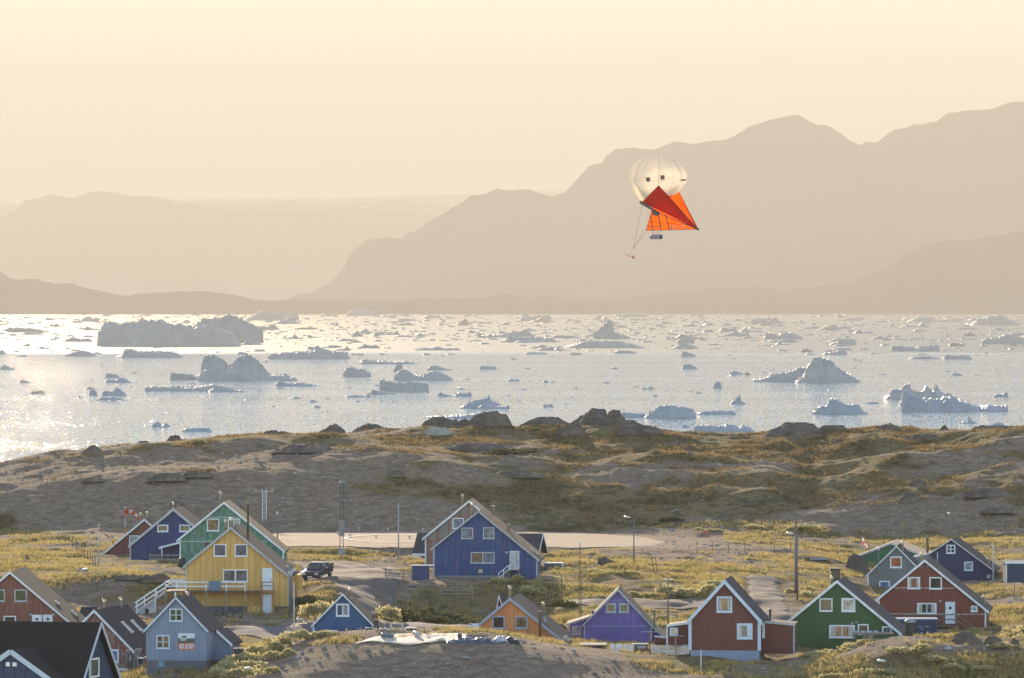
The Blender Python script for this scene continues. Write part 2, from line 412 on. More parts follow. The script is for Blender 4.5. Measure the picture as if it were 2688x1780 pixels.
L_SHORE = [(-900,640),(-300,650),(0,712),(28,734),(96,735),(148,747),(187,747),(227,758),(289,773),(340,775),(363,769),(437,772),(471,768),(567,770),(636,775),(681,783),(795,790),(908,790),(1078,785),(1248,782),(1300,773),(1344,773),(1401,782),(1531,785),(1622,789),(1684,779),(1741,772),(1832,762),(1877,758),(1946,759),(1991,752),(2031,761),(2059,765),(2104,754),(2150,752),(2218,744),(2275,725),(2343,697),(2388,666),(2422,647),(2479,634),(2547,626),(2615,615),(2688,603),(3000,560),(3700,600)]
L_STEP = [(1450,815),(1700,720),(1795,690),(1900,676),(2000,671),(2150,668),(2300,664),(2388,662),(2600,655),(3600,700)]
L_MAIN = [(700,815),(743,790),(789,768),(817,765),(857,745),(885,725),(908,700),(917,671),(965,632),(1022,624),(1056,629),(1073,612),(1112,589),(1152,566),(1180,544),(1209,532),(1237,516),(1271,513),(1305,498),(1344,502),(1367,500),(1412,504),(1440,513),(1480,512),(1497,492),(1520,467),(1543,443),(1580,432),(1591,413),(1616,393),(1673,389),(1713,395),(1741,389),(1775,373),(1843,370),(1894,365),(1934,351),(1968,328),(2025,313),(2053,308),(2099,309),(2116,321),(2150,334),(2184,336),(2212,351),(2235,368),(2255,379),(2275,370),(2303,369),(2331,348),(2400,322),(2456,319),(2485,300),(2524,290),(2564,294),(2598,285),(2621,283),(2644,273),(2672,265),(2688,267),(2900,240),(3700,330)]
L_DOME = [(330,800),(357,768),(380,745),(420,726),(482,719),(520,724),(570,740),(605,765),(640,800)]
L_LEFT = [(-900,600),(-200,620),(0,574),(45,551),(65,527),(102,522),(113,516),(147,513),(193,519),(204,511),(255,500),(301,504),(318,509),(352,515),(409,520),(448,528),(465,537),(499,535),(539,544),(567,548),(624,553),(670,548),(709,552),(777,559),(811,554),(857,554),(880,546),(919,544),(976,546),(1027,555),(1050,550),(1078,558),(1129,562),(1250,580),(1500,640)]
L_MID = [(380,560),(465,537),(560,538),(658,531),(704,532),(766,528),(795,532),(823,540),(931,532),(1050,528),(1135,532),(1180,544),(1400,600)]
L_CAP = [(-1500,540),(0,535),(57,535),(200,531),(443,524),(681,521),(908,520),(1078,515),(1277,508),(1418,501),(1486,499),(1700,497),(3900,480)]
ridge('shore_hills', 'low dark hills along the far shore of the fjord', 26400, L_SHORE, 1100, 2500, M_MT, .02, 1)
ridge('shore_slope', 'faint lower shoulder in front of the tall right range', 31300, L_STEP, 1500, 1500, M_MT, .008, 2)
ridge('mountain_range', 'tall hazy mountain range filling the right half of the skyline', 33800, L_MAIN, 2000, 5000, M_MT, .013, 3)
ridge('mountain_dome', 'small pale dome of rock behind the far left shore', 50000, L_DOME, 1500, 2500, M_MT, .01, 4)
ridge('mountain_massif', 'pale flat-topped mountains behind the left shore', 55000, L_LEFT, 3000, 5000, M_MT, .013, 5)
ridge('mountain_plateau', 'very faint plateau behind the left mountains', 66000, L_MID, 2500, 5000, M_MT, .006, 6)
ridge('ice_sheet', 'pale level edge of the inland ice on the horizon', 80000, L_CAP, 3000, 3000, M_CAP, .001, 7)

# ------------------------------------------------------------------ haze
def haze():
    m = bpy.data.materials.new('haze_air'); m.use_nodes = True; n = m.node_tree.nodes; l = m.node_tree.links
    n.remove(n['Principled BSDF'])
    pv = n.new('ShaderNodeVolumePrincipled'); pv.inputs['Density'].default_value = HAZE_D
    pv.inputs['Color'].default_value = (.775,.705,.612,1); pv.inputs['Anisotropy'].default_value = HAZE_G
    l.new(pv.outputs[0], n['Material Output'].inputs['Volume'])
    o = MB().box(-70000, 70000, -300, 95000, -3, 3300).build('haze', m)
    return tag(o, 'thin warm haze over the fjord and mountains', 'haze', kind='stuff')
HAZE_D, HAZE_G = 4.7e-5, .10
haze()
# ------------------------------------------------------------------ zoomed survey sheets -> photograph pixels
def sheet(ox, oy, s): return lambda x, y: (ox + x/s, oy + y/s)
Z1 = sheet(240, 1270, 3.825); Z2 = sheet(0, 1460, 3.383); Z3 = sheet(780, 1240, 3.383); Z4 = sheet(1200, 1500, 3.383)
Z5 = sheet(1700, 1450, 4.736); Z6 = sheet(2050, 1380, 3.712); Z7 = sheet(1600, 380, 3.407)

# ------------------------------------------------------------------ building materials
def cladding(name, col, pitch=.6, line=.55, wear=(.6,.6,.58), wearamt=.0, horizontal=None, fine=False):
    """painted board wall: upright joints every `pitch` metres, faded and chipped in places"""
    m, n, l, b = new_mat(name)
    v = coords(n, l); sep = n.new('ShaderNodeSeparateXYZ'); l.new(v, sep.inputs[0])
    sx = math_(n, l, 'ADD', sep.outputs[0], sep.outputs[1])
    fr = math_(n, l, 'FRACT', math_(n, l, 'MULTIPLY', sx, 1/pitch))
    edge = math_(n, l, 'LESS_THAN', math_(n, l, 'ABSOLUTE', math_(n, l, 'SUBTRACT', fr, .5)), .5-.035/pitch)
    cell = math_(n, l, 'FLOOR', math_(n, l, 'MULTIPLY', sx, 1/pitch))
    wn = n.new('ShaderNodeTexWhiteNoise'); wn.noise_dimensions = '1D'; l.new(cell, wn.inputs['W'])
    f1 = noise(n, l, v, .8, 5, .6)
    st = noise(n, l, coords(n, l, (3, 3, .35)), 1.5, 5, .7)
    k = math_(n, l, 'ADD', math_(n, l, 'MULTIPLY', f1, .5), math_(n, l, 'MULTIPLY', st, .5))
    r = ramp(n, [(.3, tuple(c*.80 for c in col)), (.7, tuple(min(1, c*1.22+.006) for c in col))]); l.new(k, r.inputs[0])
    c1 = r.outputs[0]
    hsv = n.new('ShaderNodeHueSaturation'); l.new(c1, hsv.inputs['Color'])
    l.new(math_(n, l, 'ADD', math_(n, l, 'MULTIPLY', wn.outputs[0], .2), .9), hsv.inputs['Value']); c1 = hsv.outputs[0]
    if wearamt:
        wr = ramp(n, [(.58-wearamt*.15, 0.0), (.66, 1.0)]); l.new(noise(n, l, coords(n, l, (1.4, 1.4, .5)), 1.8, 8, .75), wr.inputs[0])
        c1 = mixc(n, l, math_(n, l, 'MULTIPLY', wr.outputs[0], min(1, wearamt)), c1, wear)
    c1 = mixc(n, l, edge, tuple(c*min(.9, line+.08) for c in col), c1)
    l.new(c1, b.inputs['Base Color']); b.inputs['Roughness'].default_value = .72
    bump(n, l, b, edge, .5, .03)
    return m
def felt(name, col):
    m, n, l, b = new_mat(name)
    v = coords(n, l); f = noise(n, l, v, 1.1, 6, .7); g_ = noise(n, l, coords(n, l, (.25, 2.2, .25)), 1, 3)
    k = math_(n, l, 'ADD', math_(n, l, 'MULTIPLY', f, .55), math_(n, l, 'MULTIPLY', g_, .45))
    r = ramp(n, [(.32, tuple(c*.34 for c in col)), (.7, tuple(c*.72 for c in col))]); l.new(k, r.inputs[0])
    sp = n.new('ShaderNodeSeparateXYZ'); l.new(v, sp.inputs[0]); fr = math_(n, l, 'FRACT', math_(n, l, 'ADD', math_(n, l, 'MULTIPLY', sp.outputs[1], .93), math_(n, l, 'MULTIPLY', f, .06)))
    l.new(mixc(n, l, math_(n, l, 'LESS_THAN', fr, .06), r.outputs[0], tuple(c*.3 for c in col)), b.inputs['Base Color'])
    b.inputs['Roughness'].default_value = .9
    bump(n, l, b, noise(n, l, v, 14, 3), .35, .02)
    return m
M_FELT = felt('roof_felt_grey', (.085,.074,.068)); M_FELTD = felt('roof_felt_dark', (.045,.042,.045)); M_FELTB = felt('roof_felt_brown', (.105,.088,.074))
M_WHITE = plain('white_paint', (.72,.73,.74), .6, 0, .14, 2.2)
M_GREYT = plain('grey_trim_paint', (.36,.38,.42), .6, 0, .12)
M_OLDW = plain('weathered_white_wood', (.42,.43,.44), .8, 0, .3, 5)
M_WOOD = plain('weathered_wood', (.27,.21,.16), .85, 0, .3, 5)
M_WOODD = plain('dark_wood', (.12,.09,.07), .85, 0, .3, 5)
M_CONC = plain('concrete', (.26,.26,.26), .9, 0, .2, 1.5)
M_CONCD = plain('dark_concrete', (.13,.13,.14), .9, 0, .25, 1.5)
M_STEEL = plain('stainless_flue', (.60,.50,.37), .4, .15, .15)
M_GALV = plain('galvanised_steel', (.33,.33,.34), .5, .6, .12)
M_DKMET = plain('dark_steel', (.05,.05,.055), .55, .5, .15)
M_BLACK = plain('black_plastic', (.02,.02,.022), .45, 0, .2)
M_RUST = plain('rust_red', (.33,.09,.04), .8, 0, .25)
M_SASH = plain('brown_sash', (.10,.045,.035), .6)
M_CURT = plain('curtain', (.55,.52,.47), .9, 0, .3, 6)
def pane_mat(name, col):
    m, n, l, b = new_mat(name)
    v = coords(n, l); f = noise(n, l, v, 1.7, 4, .6)
    r = ramp(n, [(.4, tuple(c*.45 for c in col)), (.6, tuple(c*1.25 for c in col))]); l.new(f, r.inputs[0]); l.new(r.outputs[0], b.inputs['Base Color'])
    b.inputs['Roughness'].default_value = .12; b.inputs['IOR'].default_value = 1.5
    return m
P = {'blue': pane_mat('pane_pale_blind', (.15,.20,.27)), 'dark': pane_mat('pane_dark', (.045,.035,.03)), 'warm': pane_mat('pane_warm_room', (.20,.13,.075)),
     'green': pane_mat('pane_green', (.05,.07,.035)), 'lit': pane_mat('pane_daylit', (.62,.50,.33)), 'navy': pane_mat('pane_blue_blind', (.06,.075,.15)),
     'red': pane_mat('pane_orange_blind', (.42,.12,.05)), 'bluep': pane_mat('pane_blue_curtain', (.11,.19,.33)), 'white': pane_mat('pane_white_curtain', (.36,.38,.40)),
     'redc': pane_mat('pane_pink_curtain', (.32,.14,.10)), 'grey': pane_mat('pane_grey', (.12,.13,.14))}

class House:
    def __init__(s, name, label, cat, D, depth, apex, back, ground_px, yaw=None, group=None):
        s.D = D; s.depth = depth
        s.rx = (apex[0]-CX)/F
        dxp = back[0]-apex[0] if back else 0
        if yaw is None:
            pers = -(apex[0]-CX)*depth/(D+depth)
            yaw = math.asin(max(-.6, min(.6, (dxp-pers)*(D+depth)/(F*depth))))
        s.a = yaw; s.o = Vector((s.rx*D, D, zpix(ground_px, D)))
        s.root = empty(name, s.o, -s.a); tag(s.root, label, cat, group)
        s.ca, s.sa = math.cos(s.a), math.sin(s.a)
    def P(s, p, v=0.0):
        """photograph pixel -> (u, w) in the upright plane v metres behind the front wall"""
        rx = (p[0]-CX)/F; rz = -(p[1]-HY)/F
        t = (v + s.o.x*s.sa + s.o.y*s.ca)/(rx*s.sa + s.ca)
        X, Y = t*rx, t
        return ((X-s.o.x)*s.ca-(Y-s.o.y)*s.sa, CH + t*rz - s.o.z)
    def W(s, u, v, w_):
        return Vector((s.o.x+u*s.ca+v*s.sa, s.o.y-u*s.sa+v*s.ca, s.o.z+w_))
    def gable(s, apex, eL, eR, wl, wr, base, wall, roof=None, trim=None, ov=.3, found=None, fmat=None, board=.2, corners=True, depth=None, v0=0.0, names=('wall','roof','trim'), th=.14, ovb=None):
        roof = roof or M_FELT; trim = trim or M_WHITE; depth = depth or s.depth; ovb = ov if ovb is None else ovb
        f = v0-ov
        A = s.P(apex, f); L = s.P(eL, f); Rr = s.P(eR, f)
        s.A, s.L, s.R, s.v0, s.dep, s.roofm = A, L, Rr, v0, depth, roof
        # walls
        def rz(u):   # underside of roof at u
            if u <= A[0]: t = (u-A[0])/(L[0]-A[0]); return A[1]+(L[1]-A[1])*t-th
            t = (u-A[0])/(Rr[0]-A[0]); return A[1]+(Rr[1]-A[1])*t-th
        s.rz = rz
        ul = s.P((wl, base), v0)[0]; ur = s.P((wr, base), v0)[0]; wb = s.P((wl, base), v0)[1]
        s.ul, s.ur, s.wb = ul, ur, wb
        wallo = MB().prism([(ul, wb), (ur, wb), (ur, rz(ur)), (A[0], A[1]-th), (ul, rz(ul))], v0, v0+depth).build(names[0], wall, s.root)
        # roof slab
        r = MB(); b = v0+depth+ovb
        up = [L, A, Rr]; lo = [(L[0]+.0, L[1]-th), (A[0], A[1]-th), (Rr[0], Rr[1]-th)]
        r.prism([lo[0], lo[1], up[1], up[0]], f, b); r.prism([lo[1], lo[2], up[2], up[1]], f, b)
        s.roof = r.build(names[1], roof, s.root)
        # barge boards
        tb = MB(); y0, y1 = f-.035, f-.003
        for (p, q) in ((L, A), (A, Rr)):
            d = Vector((q[0]-p[0], q[1]-p[1])); d.normalize(); 
            k = board/abs(d[0]) if abs(d[0]) > .1 else board
            tb.prism([(p[0], p[1]+.03-k), (q[0], q[1]+.03-k), (q[0], q[1]+.03), (p[0], p[1]+.03)], y0, y1)
        s.trim = tb.build(names[2], trim, s.root)
        if corners:
            for u in (ul, ur):
                MB().box(u-.07, u+.07, v0-.03, v0+.1, wb, rz(u)-.02).build('corner_board', trim, s.root)
        if found is not None:
            fw = s.P((wl, found), v0)[1]
            MB().box(ul+.04, ur-.04, v0+.05, v0+depth-.05, fw-1.2, wb+.01).build('foundation', fmat or M_CONC, s.root)
        return s
    def window(s, p0, p1, pane='dark', trim=None, nx=1, ny=1, sash=None, v=None, fw=.11, label=None, curtain=False, hopper=False):
        v = s.v0 if v is None else v
        u0, w1 = s.P(p0, v); u1, w0 = s.P(p1, v); trim = trim or M_WHITE
        m = MB()
        y0, y1 = v-.06, v+.03
        m.box(u0, u0+fw, y0, y1, w0, w1); m.box(u1-fw, u1, y0, y1, w0, w1)
        m.box(u0+fw, u1-fw, y0, y1, w1-fw, w1); m.box(u0+fw, u1-fw, y0, y1, w0, w0+fw)
        iu0, iu1, iw0, iw1 = u0+fw, u1-fw, w0+fw, w1-fw
        t = .045 if sash is None else .07
        for k in range(1, nx):
            c = iu0+(iu1-iu0)*k/nx; m.box(c-t, c+t, y0+.01, y1, iw0, iw1)
        for k in range(1, ny):
            c = iw0+(iw1-iw0)*k/ny; m.box(iu0, iu1, y0+.012, y1, c-.03, c+.03)
        o = m.build('window', trim, s.root)
        if label: o['label'] = label
        if sash:
            q = MB(); st = .055
            for k in range(nx):
                a = iu0+(iu1-iu0)*k/nx+(t if k else 0); b_ = iu0+(iu1-iu0)*(k+1)/nx-(t if k < nx-1 else 0)
                q.box(a, a+st, v-.045, v, iw0, iw1); q.box(b_-st, b_, v-.045, v, iw0, iw1)
                q.box(a+st, b_-st, v-.045, v, iw0, iw0+st); q.box(a+st, b_-st, v-.045, v, iw1-st, iw1)
            q.build('sash', sash, o)
        for k in range(nx):
            a = iu0+(iu1-iu0)*k/nx; b_ = iu0+(iu1-iu0)*(k+1)/nx
            pk = pane[k % len(pane)] if isinstance(pane, (list, tuple)) else pane
            MB().box(a, b_, v-.02, v-.006, iw0, iw1).build('pane', P[pk], o)
        if curtain:
            cw = (iu1-iu0)*.24
            for a, sg in ((iu0, 1), (iu1, -1)):
                q = MB()
                for k in range(4):
                    x = a+sg*cw*k/4; q.prism([(x, iw0+.05), (x+sg*cw/4*.8, iw0+.05), (x+sg*cw/4*.9*(1-.1*k), iw1), (x, iw1)], v-.03, v-.021)
                q.build('curtain', M_CURT, o)
        # sill
        MB().box(u0-.03, u1+.03, y0-.05, y0-.002, w0-.04, w0+.03).build('sill', trim, o)
        return o
    def door(s, p0, p1, mat=None, trim=None, boards=False, diamond=False, v=None, name='door'):
        v = s.v0 if v is None else v
        u0, w1 = s.P(p0, v); u1, w0 = s.P(p1, v); m = MB()
        m.box(u0+.07, u1-.07, v-.05, v+.02, w0, w1-.07)
        if boards:
            k = u0+.12
            while k < u1-.12: m.box(k, k+.1, v-.062, v-.05, w0+.03, w1-.12); k += .125
        else:
            m.box(u0+.2, u1-.2, v-.06, v-.05, w0+.15, w0+.85)
        o = m.build(name, mat or M_WHITE, s.root)
        q = MB(); q.box(u0, u0+.07, v-.08, v+.02, w0, w1); q.box(u1-.07, u1, v-.08, v+.02, w0, w1); q.box(u0+.07, u1-.07, v-.08, v+.02, w1-.07, w1)
        q.build('frame', trim or M_WHITE, o)
        MB().box(u1-.2, u1-.14, v-.11, v-.065, (w0+w1)/2-.1, (w0+w1)/2).build('handle', M_DKMET, o)
        if diamond:
            c = (u0+u1)/2; z = w1-.6; MB().prism([(c, z-.2), (c+.17, z), (c, z+.2), (c-.17, z)], v-.075, v-.0605).build('pane', P['dark'], o)
        return o
    def flue(s, top, h, v=1.5, r=.13, mat=None, cone=True, cap=True, dark=False):
        """stove pipe whose top shows at pixel `top`, standing v metres behind the front wall"""
        u, w_ = s.P(top, v); m = MB()
        m.lathe([(0, w_), (r*1.25, w_), (r*1.25, w_-.14), (r, w_-.15), (r, w_-h), (0, w_-h)], (u, v, 0), 12)
        o = m.build('chimney', mat or M_STEEL, s.roof)
        if cap: MB().lathe([(0, w_+.17), (r*1.5, w_+.10), (r*1.5, w_+.08), (0, w_+.08)], (u, v, 0), 12).lathe([(.02, w_+.09), (.02, w_-.02)], (u+r*.7, v, 0), 5).lathe([(.02, w_+.09), (.02, w_-.02)], (u-r*.7, v, 0), 5).build('chimney_cap', mat or M_STEEL, s.roof)
        if cone: MB().lathe([(r*1.02, w_-h+.45), (r*2.3, w_-h-.1), (r*2.3, w_-h-.25)], (u, v, 0), 10).build('flashing', M_GALV, s.roof)
        return o
    def skylight(s, v0, v1, t0, t1, right=True):
        """tilted roof window on the right slope between ridge fractions t0..t1"""
        A, E = s.A, (s.R if right else s.L)
        def pt(t): return (A[0]+(E[0]-A[0])*t, A[1]+(E[1]-A[1])*t)
        m = MB(); p, q = pt(t0), pt(t1)
        for (a, b_) in ((v0, v0+.09), (v1-.09, v1)):
            m.prism([(p[0], p[1]-.02), (q[0], q[1]-.02), (q[0], q[1]+.12), (p[0], p[1]+.12)], a, b_)
        for (c, d) in ((t0, t0+.02), (t1-.02, t1)):
            a, b_ = pt(c), pt(d); m.prism([(a[0], a[1]-.02), (b_[0], b_[1]-.02), (b_[0], b_[1]+.12), (a[0], a[1]+.12)], v0+.09, v1-.09)
        o = m.build('roof_window', M_STEEL, s.roof)
        MB().prism([(p[0], p[1]+.0), (q[0], q[1]+.0), (q[0], q[1]+.07), (p[0], p[1]+.07)], v0+.09, v1-.09).build('pane', P['grey'], o)
    def strip(s, p0, p1, mat=None, h=.05, dashes=None, name='trim_strip', v=None):
        v = s.v0 if v is None else v
        u0, w0 = s.P(p0, v); u1, w1 = s.P(p1, v); m = MB(); n_ = dashes or 1
        for k in range(n_):
            a = u0+(u1-u0)*k/n_; b_ = u0+(u1-u0)*(k+1-(.08 if dashes else 0))/n_
            m.box(a, b_, v-.02, v+.01, w0-h/2, w0+h/2)
        return m.build(name, mat or M_WHITE, s.root)
    def boxp(s, name, p0, p1, v0, v1, mat, parent=None, label=None):
        u0, w1 = s.P(p0, v0); u1, w0 = s.P(p1, v0)
        o = MB().box(u0, u1, v0, v1, w0, w1).build(name, mat, parent or s.root)
        if label: o['label'] = label
        return o
    def leanto(s, p_low, p_high, wl, wr, base, v0, v1, wall, left=True, roofm=None, th=.12, trim=None):
        """side annex with a single-slope roof; front plane at v0"""
        a = s.P(p_low, v0-.15); b_ = s.P(p_high, v0-.15); lo, hi = (a, b_)
        ul = s.P((wl, base), v0)[0]; ur = s.P((wr, base), v0)[0]; wb = s.P((wl, base), v0)[1]
        def z(u): return lo[1]+(hi[1]-lo[1])*(u-lo[0])/(hi[0]-lo[0])
        MB().prism([(ul, wb), (ur, wb), (ur, z(ur)-th), (ul, z(ul)-th)], v0, v1).build('annex_wall', wall, s.root)
        p, q = (lo, hi) if lo[0] < hi[0] else (hi, lo)
        MB().prism([(p[0], p[1]-th), (q[0], q[1]-th), q, p], v0-.15, v1+.15).build('annex_roof', roofm or M_FELTB, s.root)
        MB().prism([(p[0], p[1]-th-.06), (q[0], q[1]-th-.06), (q[0], q[1]+.02), (p[0], p[1]+.02)], v0-.185, v0-.153).build('annex_trim', trim or M_WHITE, s.root)
        cb = MB(); u = ul if left else ur; cb.box(u-.06, u+.06, v0-.02, v0+.08, wb, z(u)-th-.01); cb.build('annex_corner_board', trim or M_WHITE, s.root)

# ------------------------------------------------------------------ 1 red house, back row left
h = House('red_house', 'dark red house at the far left of the back row, half behind the navy one', 'house', 735, 8, Z1(530,352), Z1(640,332), Z1(0,815)[1])
h.gable(Z1(530,352), Z1(95,715), Z1(965,715), Z1(120,0)[0], Z1(940,0)[0], Z1(0,800)[1], cladding('dark_red_boards', (.20,.07,.05), .8), found=Z1(0,830)[1], fmat=plain('green_paint', (.06,.18,.13), .8))
h.window(Z1(380,518), Z1(475,605), 'white'); h.flue(Z1(495,303), 1.5, 1.2); h.flue(Z1(560,291), 1.3, 4.0)
# ------------------------------------------------------------------ 2 navy house, back row
h = House('navy_house', 'navy blue gabled house beside the dark red one in the back row', 'house', 715, 8, Z1(822,245), Z1(905,222), Z1(0,810)[1])
M_NAVY = cladding('navy_boards', (.034,.052,.145), .9, .7)
h.gable(Z1(822,245), Z1(368,622), Z1(1276,622), Z1(392,0)[0], Z1(1250,0)[0], Z1(0,803)[1], M_NAVY, trim=plain('pale_grey_trim', (.48,.47,.47), .6), found=Z1(0,835)[1], fmat=plain('green_paint', (.06,.18,.13), .8), board=.26)
h.window(Z1(662,410), Z1(773,483), 'warm', fw=.14); h.window(Z1(882,410), Z1(992,483), 'warm', fw=.14); h.flue(Z1(820,197), 1.2, .8, .12)
m = MB(); a = h.P(Z1(675,635), -2.2); b_ = h.P(Z1(890,580), -2.2)
m.prism([(a[0], a[1]-.22), (b_[0], b_[1]-.22), b_, a], -2.2, -.05); m.build('canopy', M_WHITE, h.root)
a = h.P(Z1(707,645), -2.1); MB().box(a[0]-.06, a[0]+.06, -2.15, -2.03, h.P(Z1(707,785), -2.1)[1], a[1]).build('canopy_post', M_WHITE, h.root)
# ------------------------------------------------------------------ 3 green house behind the yellow one
h = House('green_house', 'faded green gabled house directly behind the yellow house', 'house', 690, 9, Z1(1330,182), Z1(1378,160), Z1(0,850)[1])
h.gable(Z1(1330,182), Z1(855,568), Z1(1945,680), Z1(892,0)[0], Z1(1925,0)[0], Z1(0,845)[1], cladding('faded_green_boards', (.055,.175,.105), 1.2, .85, (.25,.33,.30), .9))
h.window(Z1(1160,350), Z1(1283,475), 'warm', sash=M_SASH); h.window(Z1(1370,350), Z1(1494,475), 'white', sash=M_SASH)
h.strip(Z1(1155,335), Z1(1480,335), h=.04); h.strip(Z1(895,578), Z1(1780,578), h=.04); h.flue(Z1(1295,90), 1.9, 1.5, .13, cone=False)
h.boxp('hatch', Z1(1133,590), Z1(1200,640), -.03, .02, M_SASH)
# ------------------------------------------------------------------ 4 yellow house
M_YEL = cladding('yellow_boards', (.62,.36,.105), .6, .62)
h = House('yellow_house', 'big ochre yellow house with a white railed balcony and white doors', 'house', 640, 9, Z1(1397,437), Z1(1495,410), Z1(0,1330)[1])
h.gable(Z1(1397,434), Z1(918,830), Z1(1988,928), Z1(950,0)[0], Z1(1980,0)[0], Z1(0,1228)[1], M_YEL, trim=M_OLDW, found=Z1(0,1330)[1], fmat=M_CONCD, board=.2)
h.window(Z1(1228,605), Z1(1355,730), 'navy', sash=M_SASH); h.window(Z1(1440,605), Z1(1567,730), 'navy', sash=M_SASH)
h.window(Z1(1322,860), Z1(1570,985), 'grey', nx=2, sash=M_SASH, curtain=False)
h.door(Z1(1717,847), Z1(1818,1065)); h.boxp('ground_floor_porch', Z1(1565,1226), Z1(1835,1320), -.9, .1, M_YEL)
h.door(Z1(1712,1110), Z1(1808,1315), v=-.92)
h.flue(Z1(1345,372), 1.6, 3.5, .12, cone=False); h.flue(Z1(1403,356), 1.6, 5.5, .16, cone=False); h.flue(Z1(1572,190), 3.6, 1.6, .1, mat=plain('brown_flue', (.25,.17,.10), .5, .4), cone=False)
h.skylight(5.0, 6.2, .84, .97); h.skylight(7.0, 8.0, .84, .97)
for p in (Z1(1693,858), Z1(1862,872)): h.boxp('lamp', p, (p[0]+4, p[1]+4), -.15, -.02, M_OLDW)
# annex at the right back
a = h.P(Z1(2015,935), 5); b_ = h.P(Z1(2083,1075), 5); MB().box(a[0], b_[0], 5, 8.5, b_[1], a[1]+.2).build('annex_wall', M_YEL, h.root)
# balcony
vb = -2.0
def bp(x, y, v=None): u, w_ = h.P(Z1(x, y), vb if v is None else v); return u, (vb if v is None else v), w_
d = MB(); a = bp(735, 1078); b_ = bp(1700, 1078); d.box(a[0], b_[0], vb, -.06, a[2]-.14, a[2]); 
u2 = bp(950, 1078)[0]; d.box(a[0], u2, -.02, 2.5, a[2]-.14, a[2])
d.build('balcony_floor', M_WOODD, h.root)
rl = MB()
for (yy) in (988, 1030):
    p = bp(740, yy); q = bp(1542, yy); rl.beam((p[0], vb, p[2]), (q[0], vb, q[2]), .05, .13)
for xx in (742, 853, 950, 1150, 1353, 1542):
    p = bp(xx, 985); q = bp(xx, 1080); rl.beam((p[0], vb+.06, p[2]), (p[0], vb+.06, q[2]), .09, .09)
p = bp(742, 988); rl.beam((p[0]+.03, vb, p[2]), (p[0]+.03, 2.4, p[2]), .05, .13); rl.beam((p[0]+.03, vb, p[2]-.35), (p[0]+.03, 2.4, p[2]-.35), .05, .13)
rl.beam((p[0]+.03, 2.4, p[2]), (u2, 2.4, p[2]), .05, .25); rl.beam((p[0]+.03, 2.4, p[2]-.4), (u2, 2.4, p[2]-.4), .05, .13)
rl.build('balcony_railing', M_WHITE, h.root)
for xx in (742, 853, 1150, 1353, 1542):
    p = bp(xx, 1085); q = bp(xx, 1290); MB().box(p[0]-.06, p[0]+.06, vb, vb+.12, q[2]-.6, p[2]).build('balcony_post', M_WOOD, h.root)
g2 = MB(); vb2 = -1.6
def bq(x, y): u, w_ = h.P(Z1(x, y), vb2); return Vector((u, vb2, w_))
for yy in (988, 1025, 1078): g2.beam(bq(1690, yy), bq(1835, yy), .06, .1)
for xx in (1700, 1715, 1828): g2.beam(bq(xx, 985), bq(xx, 1320), .1, .1)
g2.beam(bq(1700, 1105), bq(1560, 1210), .08, .1); pp = bq(1690, 1085); qq = bq(1835, 1085); g2.box(pp.x, qq.x, vb2, -.06, pp.z-.1, pp.z)
g2.build('door_landing', plain('brown_timber', (.33,.18,.075), .8, 0, .2), h.root)
# stair down to the left
st = MB(); sr = MB(); top = bp(742, 1075); bot = bp(445, 1290)
dz = top[2]-bot[2]; nst = 12
for k in range(nst):
    t = (k+.5)/nst; u = top[0]+(bot[0]-top[0])*t; z = top[2]-dz*t; st.box(u-.16, u+.16, vb, vb+1.0, z-.04, z)
st.beam((top[0], vb+.05, top[2]-.1), (bot[0], vb+.05, bot[2]-.1), .05, .2); st.beam((top[0], vb+1.0, top[2]-.1), (bot[0], vb+1.0, bot[2]-.1), .05, .2)
st.build('stair_steps', M_OLDW, h.root)
for vv in (0, 1.0):
    for (y0_, y1_) in ((995, 1195), (1045, 1240)):
        p = bp(735, y0_); q = bp(437, y1_); sr.beam((p[0], vb+vv, p[2]), (q[0], vb+vv, q[2]), .05, .12)
for xx, ya, yb in ((455, 1190, 1305), (532, 1140, 1230), (640, 1070, 1320), (655, 1075, 1130)):
    p = bp(xx, ya); q = bp(xx, yb); sr.beam((p[0], vb+.05, p[2]), (p[0], vb+.05, q[2]), .09, .09)
sr.build('stair_railing', M_WHITE, h.root)
YEL = h
# things by the yellow house
o = MB(); p = bp(1180, 978); q = bp(1297, 1078)
vs = []; nu, nw = 14, 8
for j in range(nw+1):
    for i in range(nu+1):
        u = p[0]+(q[0]-p[0])*i/nu; z = p[2]+.02+(q[2]-p[2])*j/nw; vs.append(h.W(u, vb-.07-.02*math.sin(i*1.9+j*.4)-.01*j, z-.02*math.sin(i*.9)))
o.add(vs, [(j*(nu+1)+i, j*(nu+1)+i+1, (j+1)*(nu+1)+i+1, (j+1)*(nu+1)+i) for j in range(nw) for i in range(nu)], 0, True)
tw = o.build('blanket', plain('blue_grey_cloth', (.13,.20,.27), .9, 0, .25, 4)); md = tw.modifiers.new('thickness', 'SOLIDIFY'); md.thickness = .02
tag(tw, 'blue grey blanket hung over the white balcony railing', 'blanket')

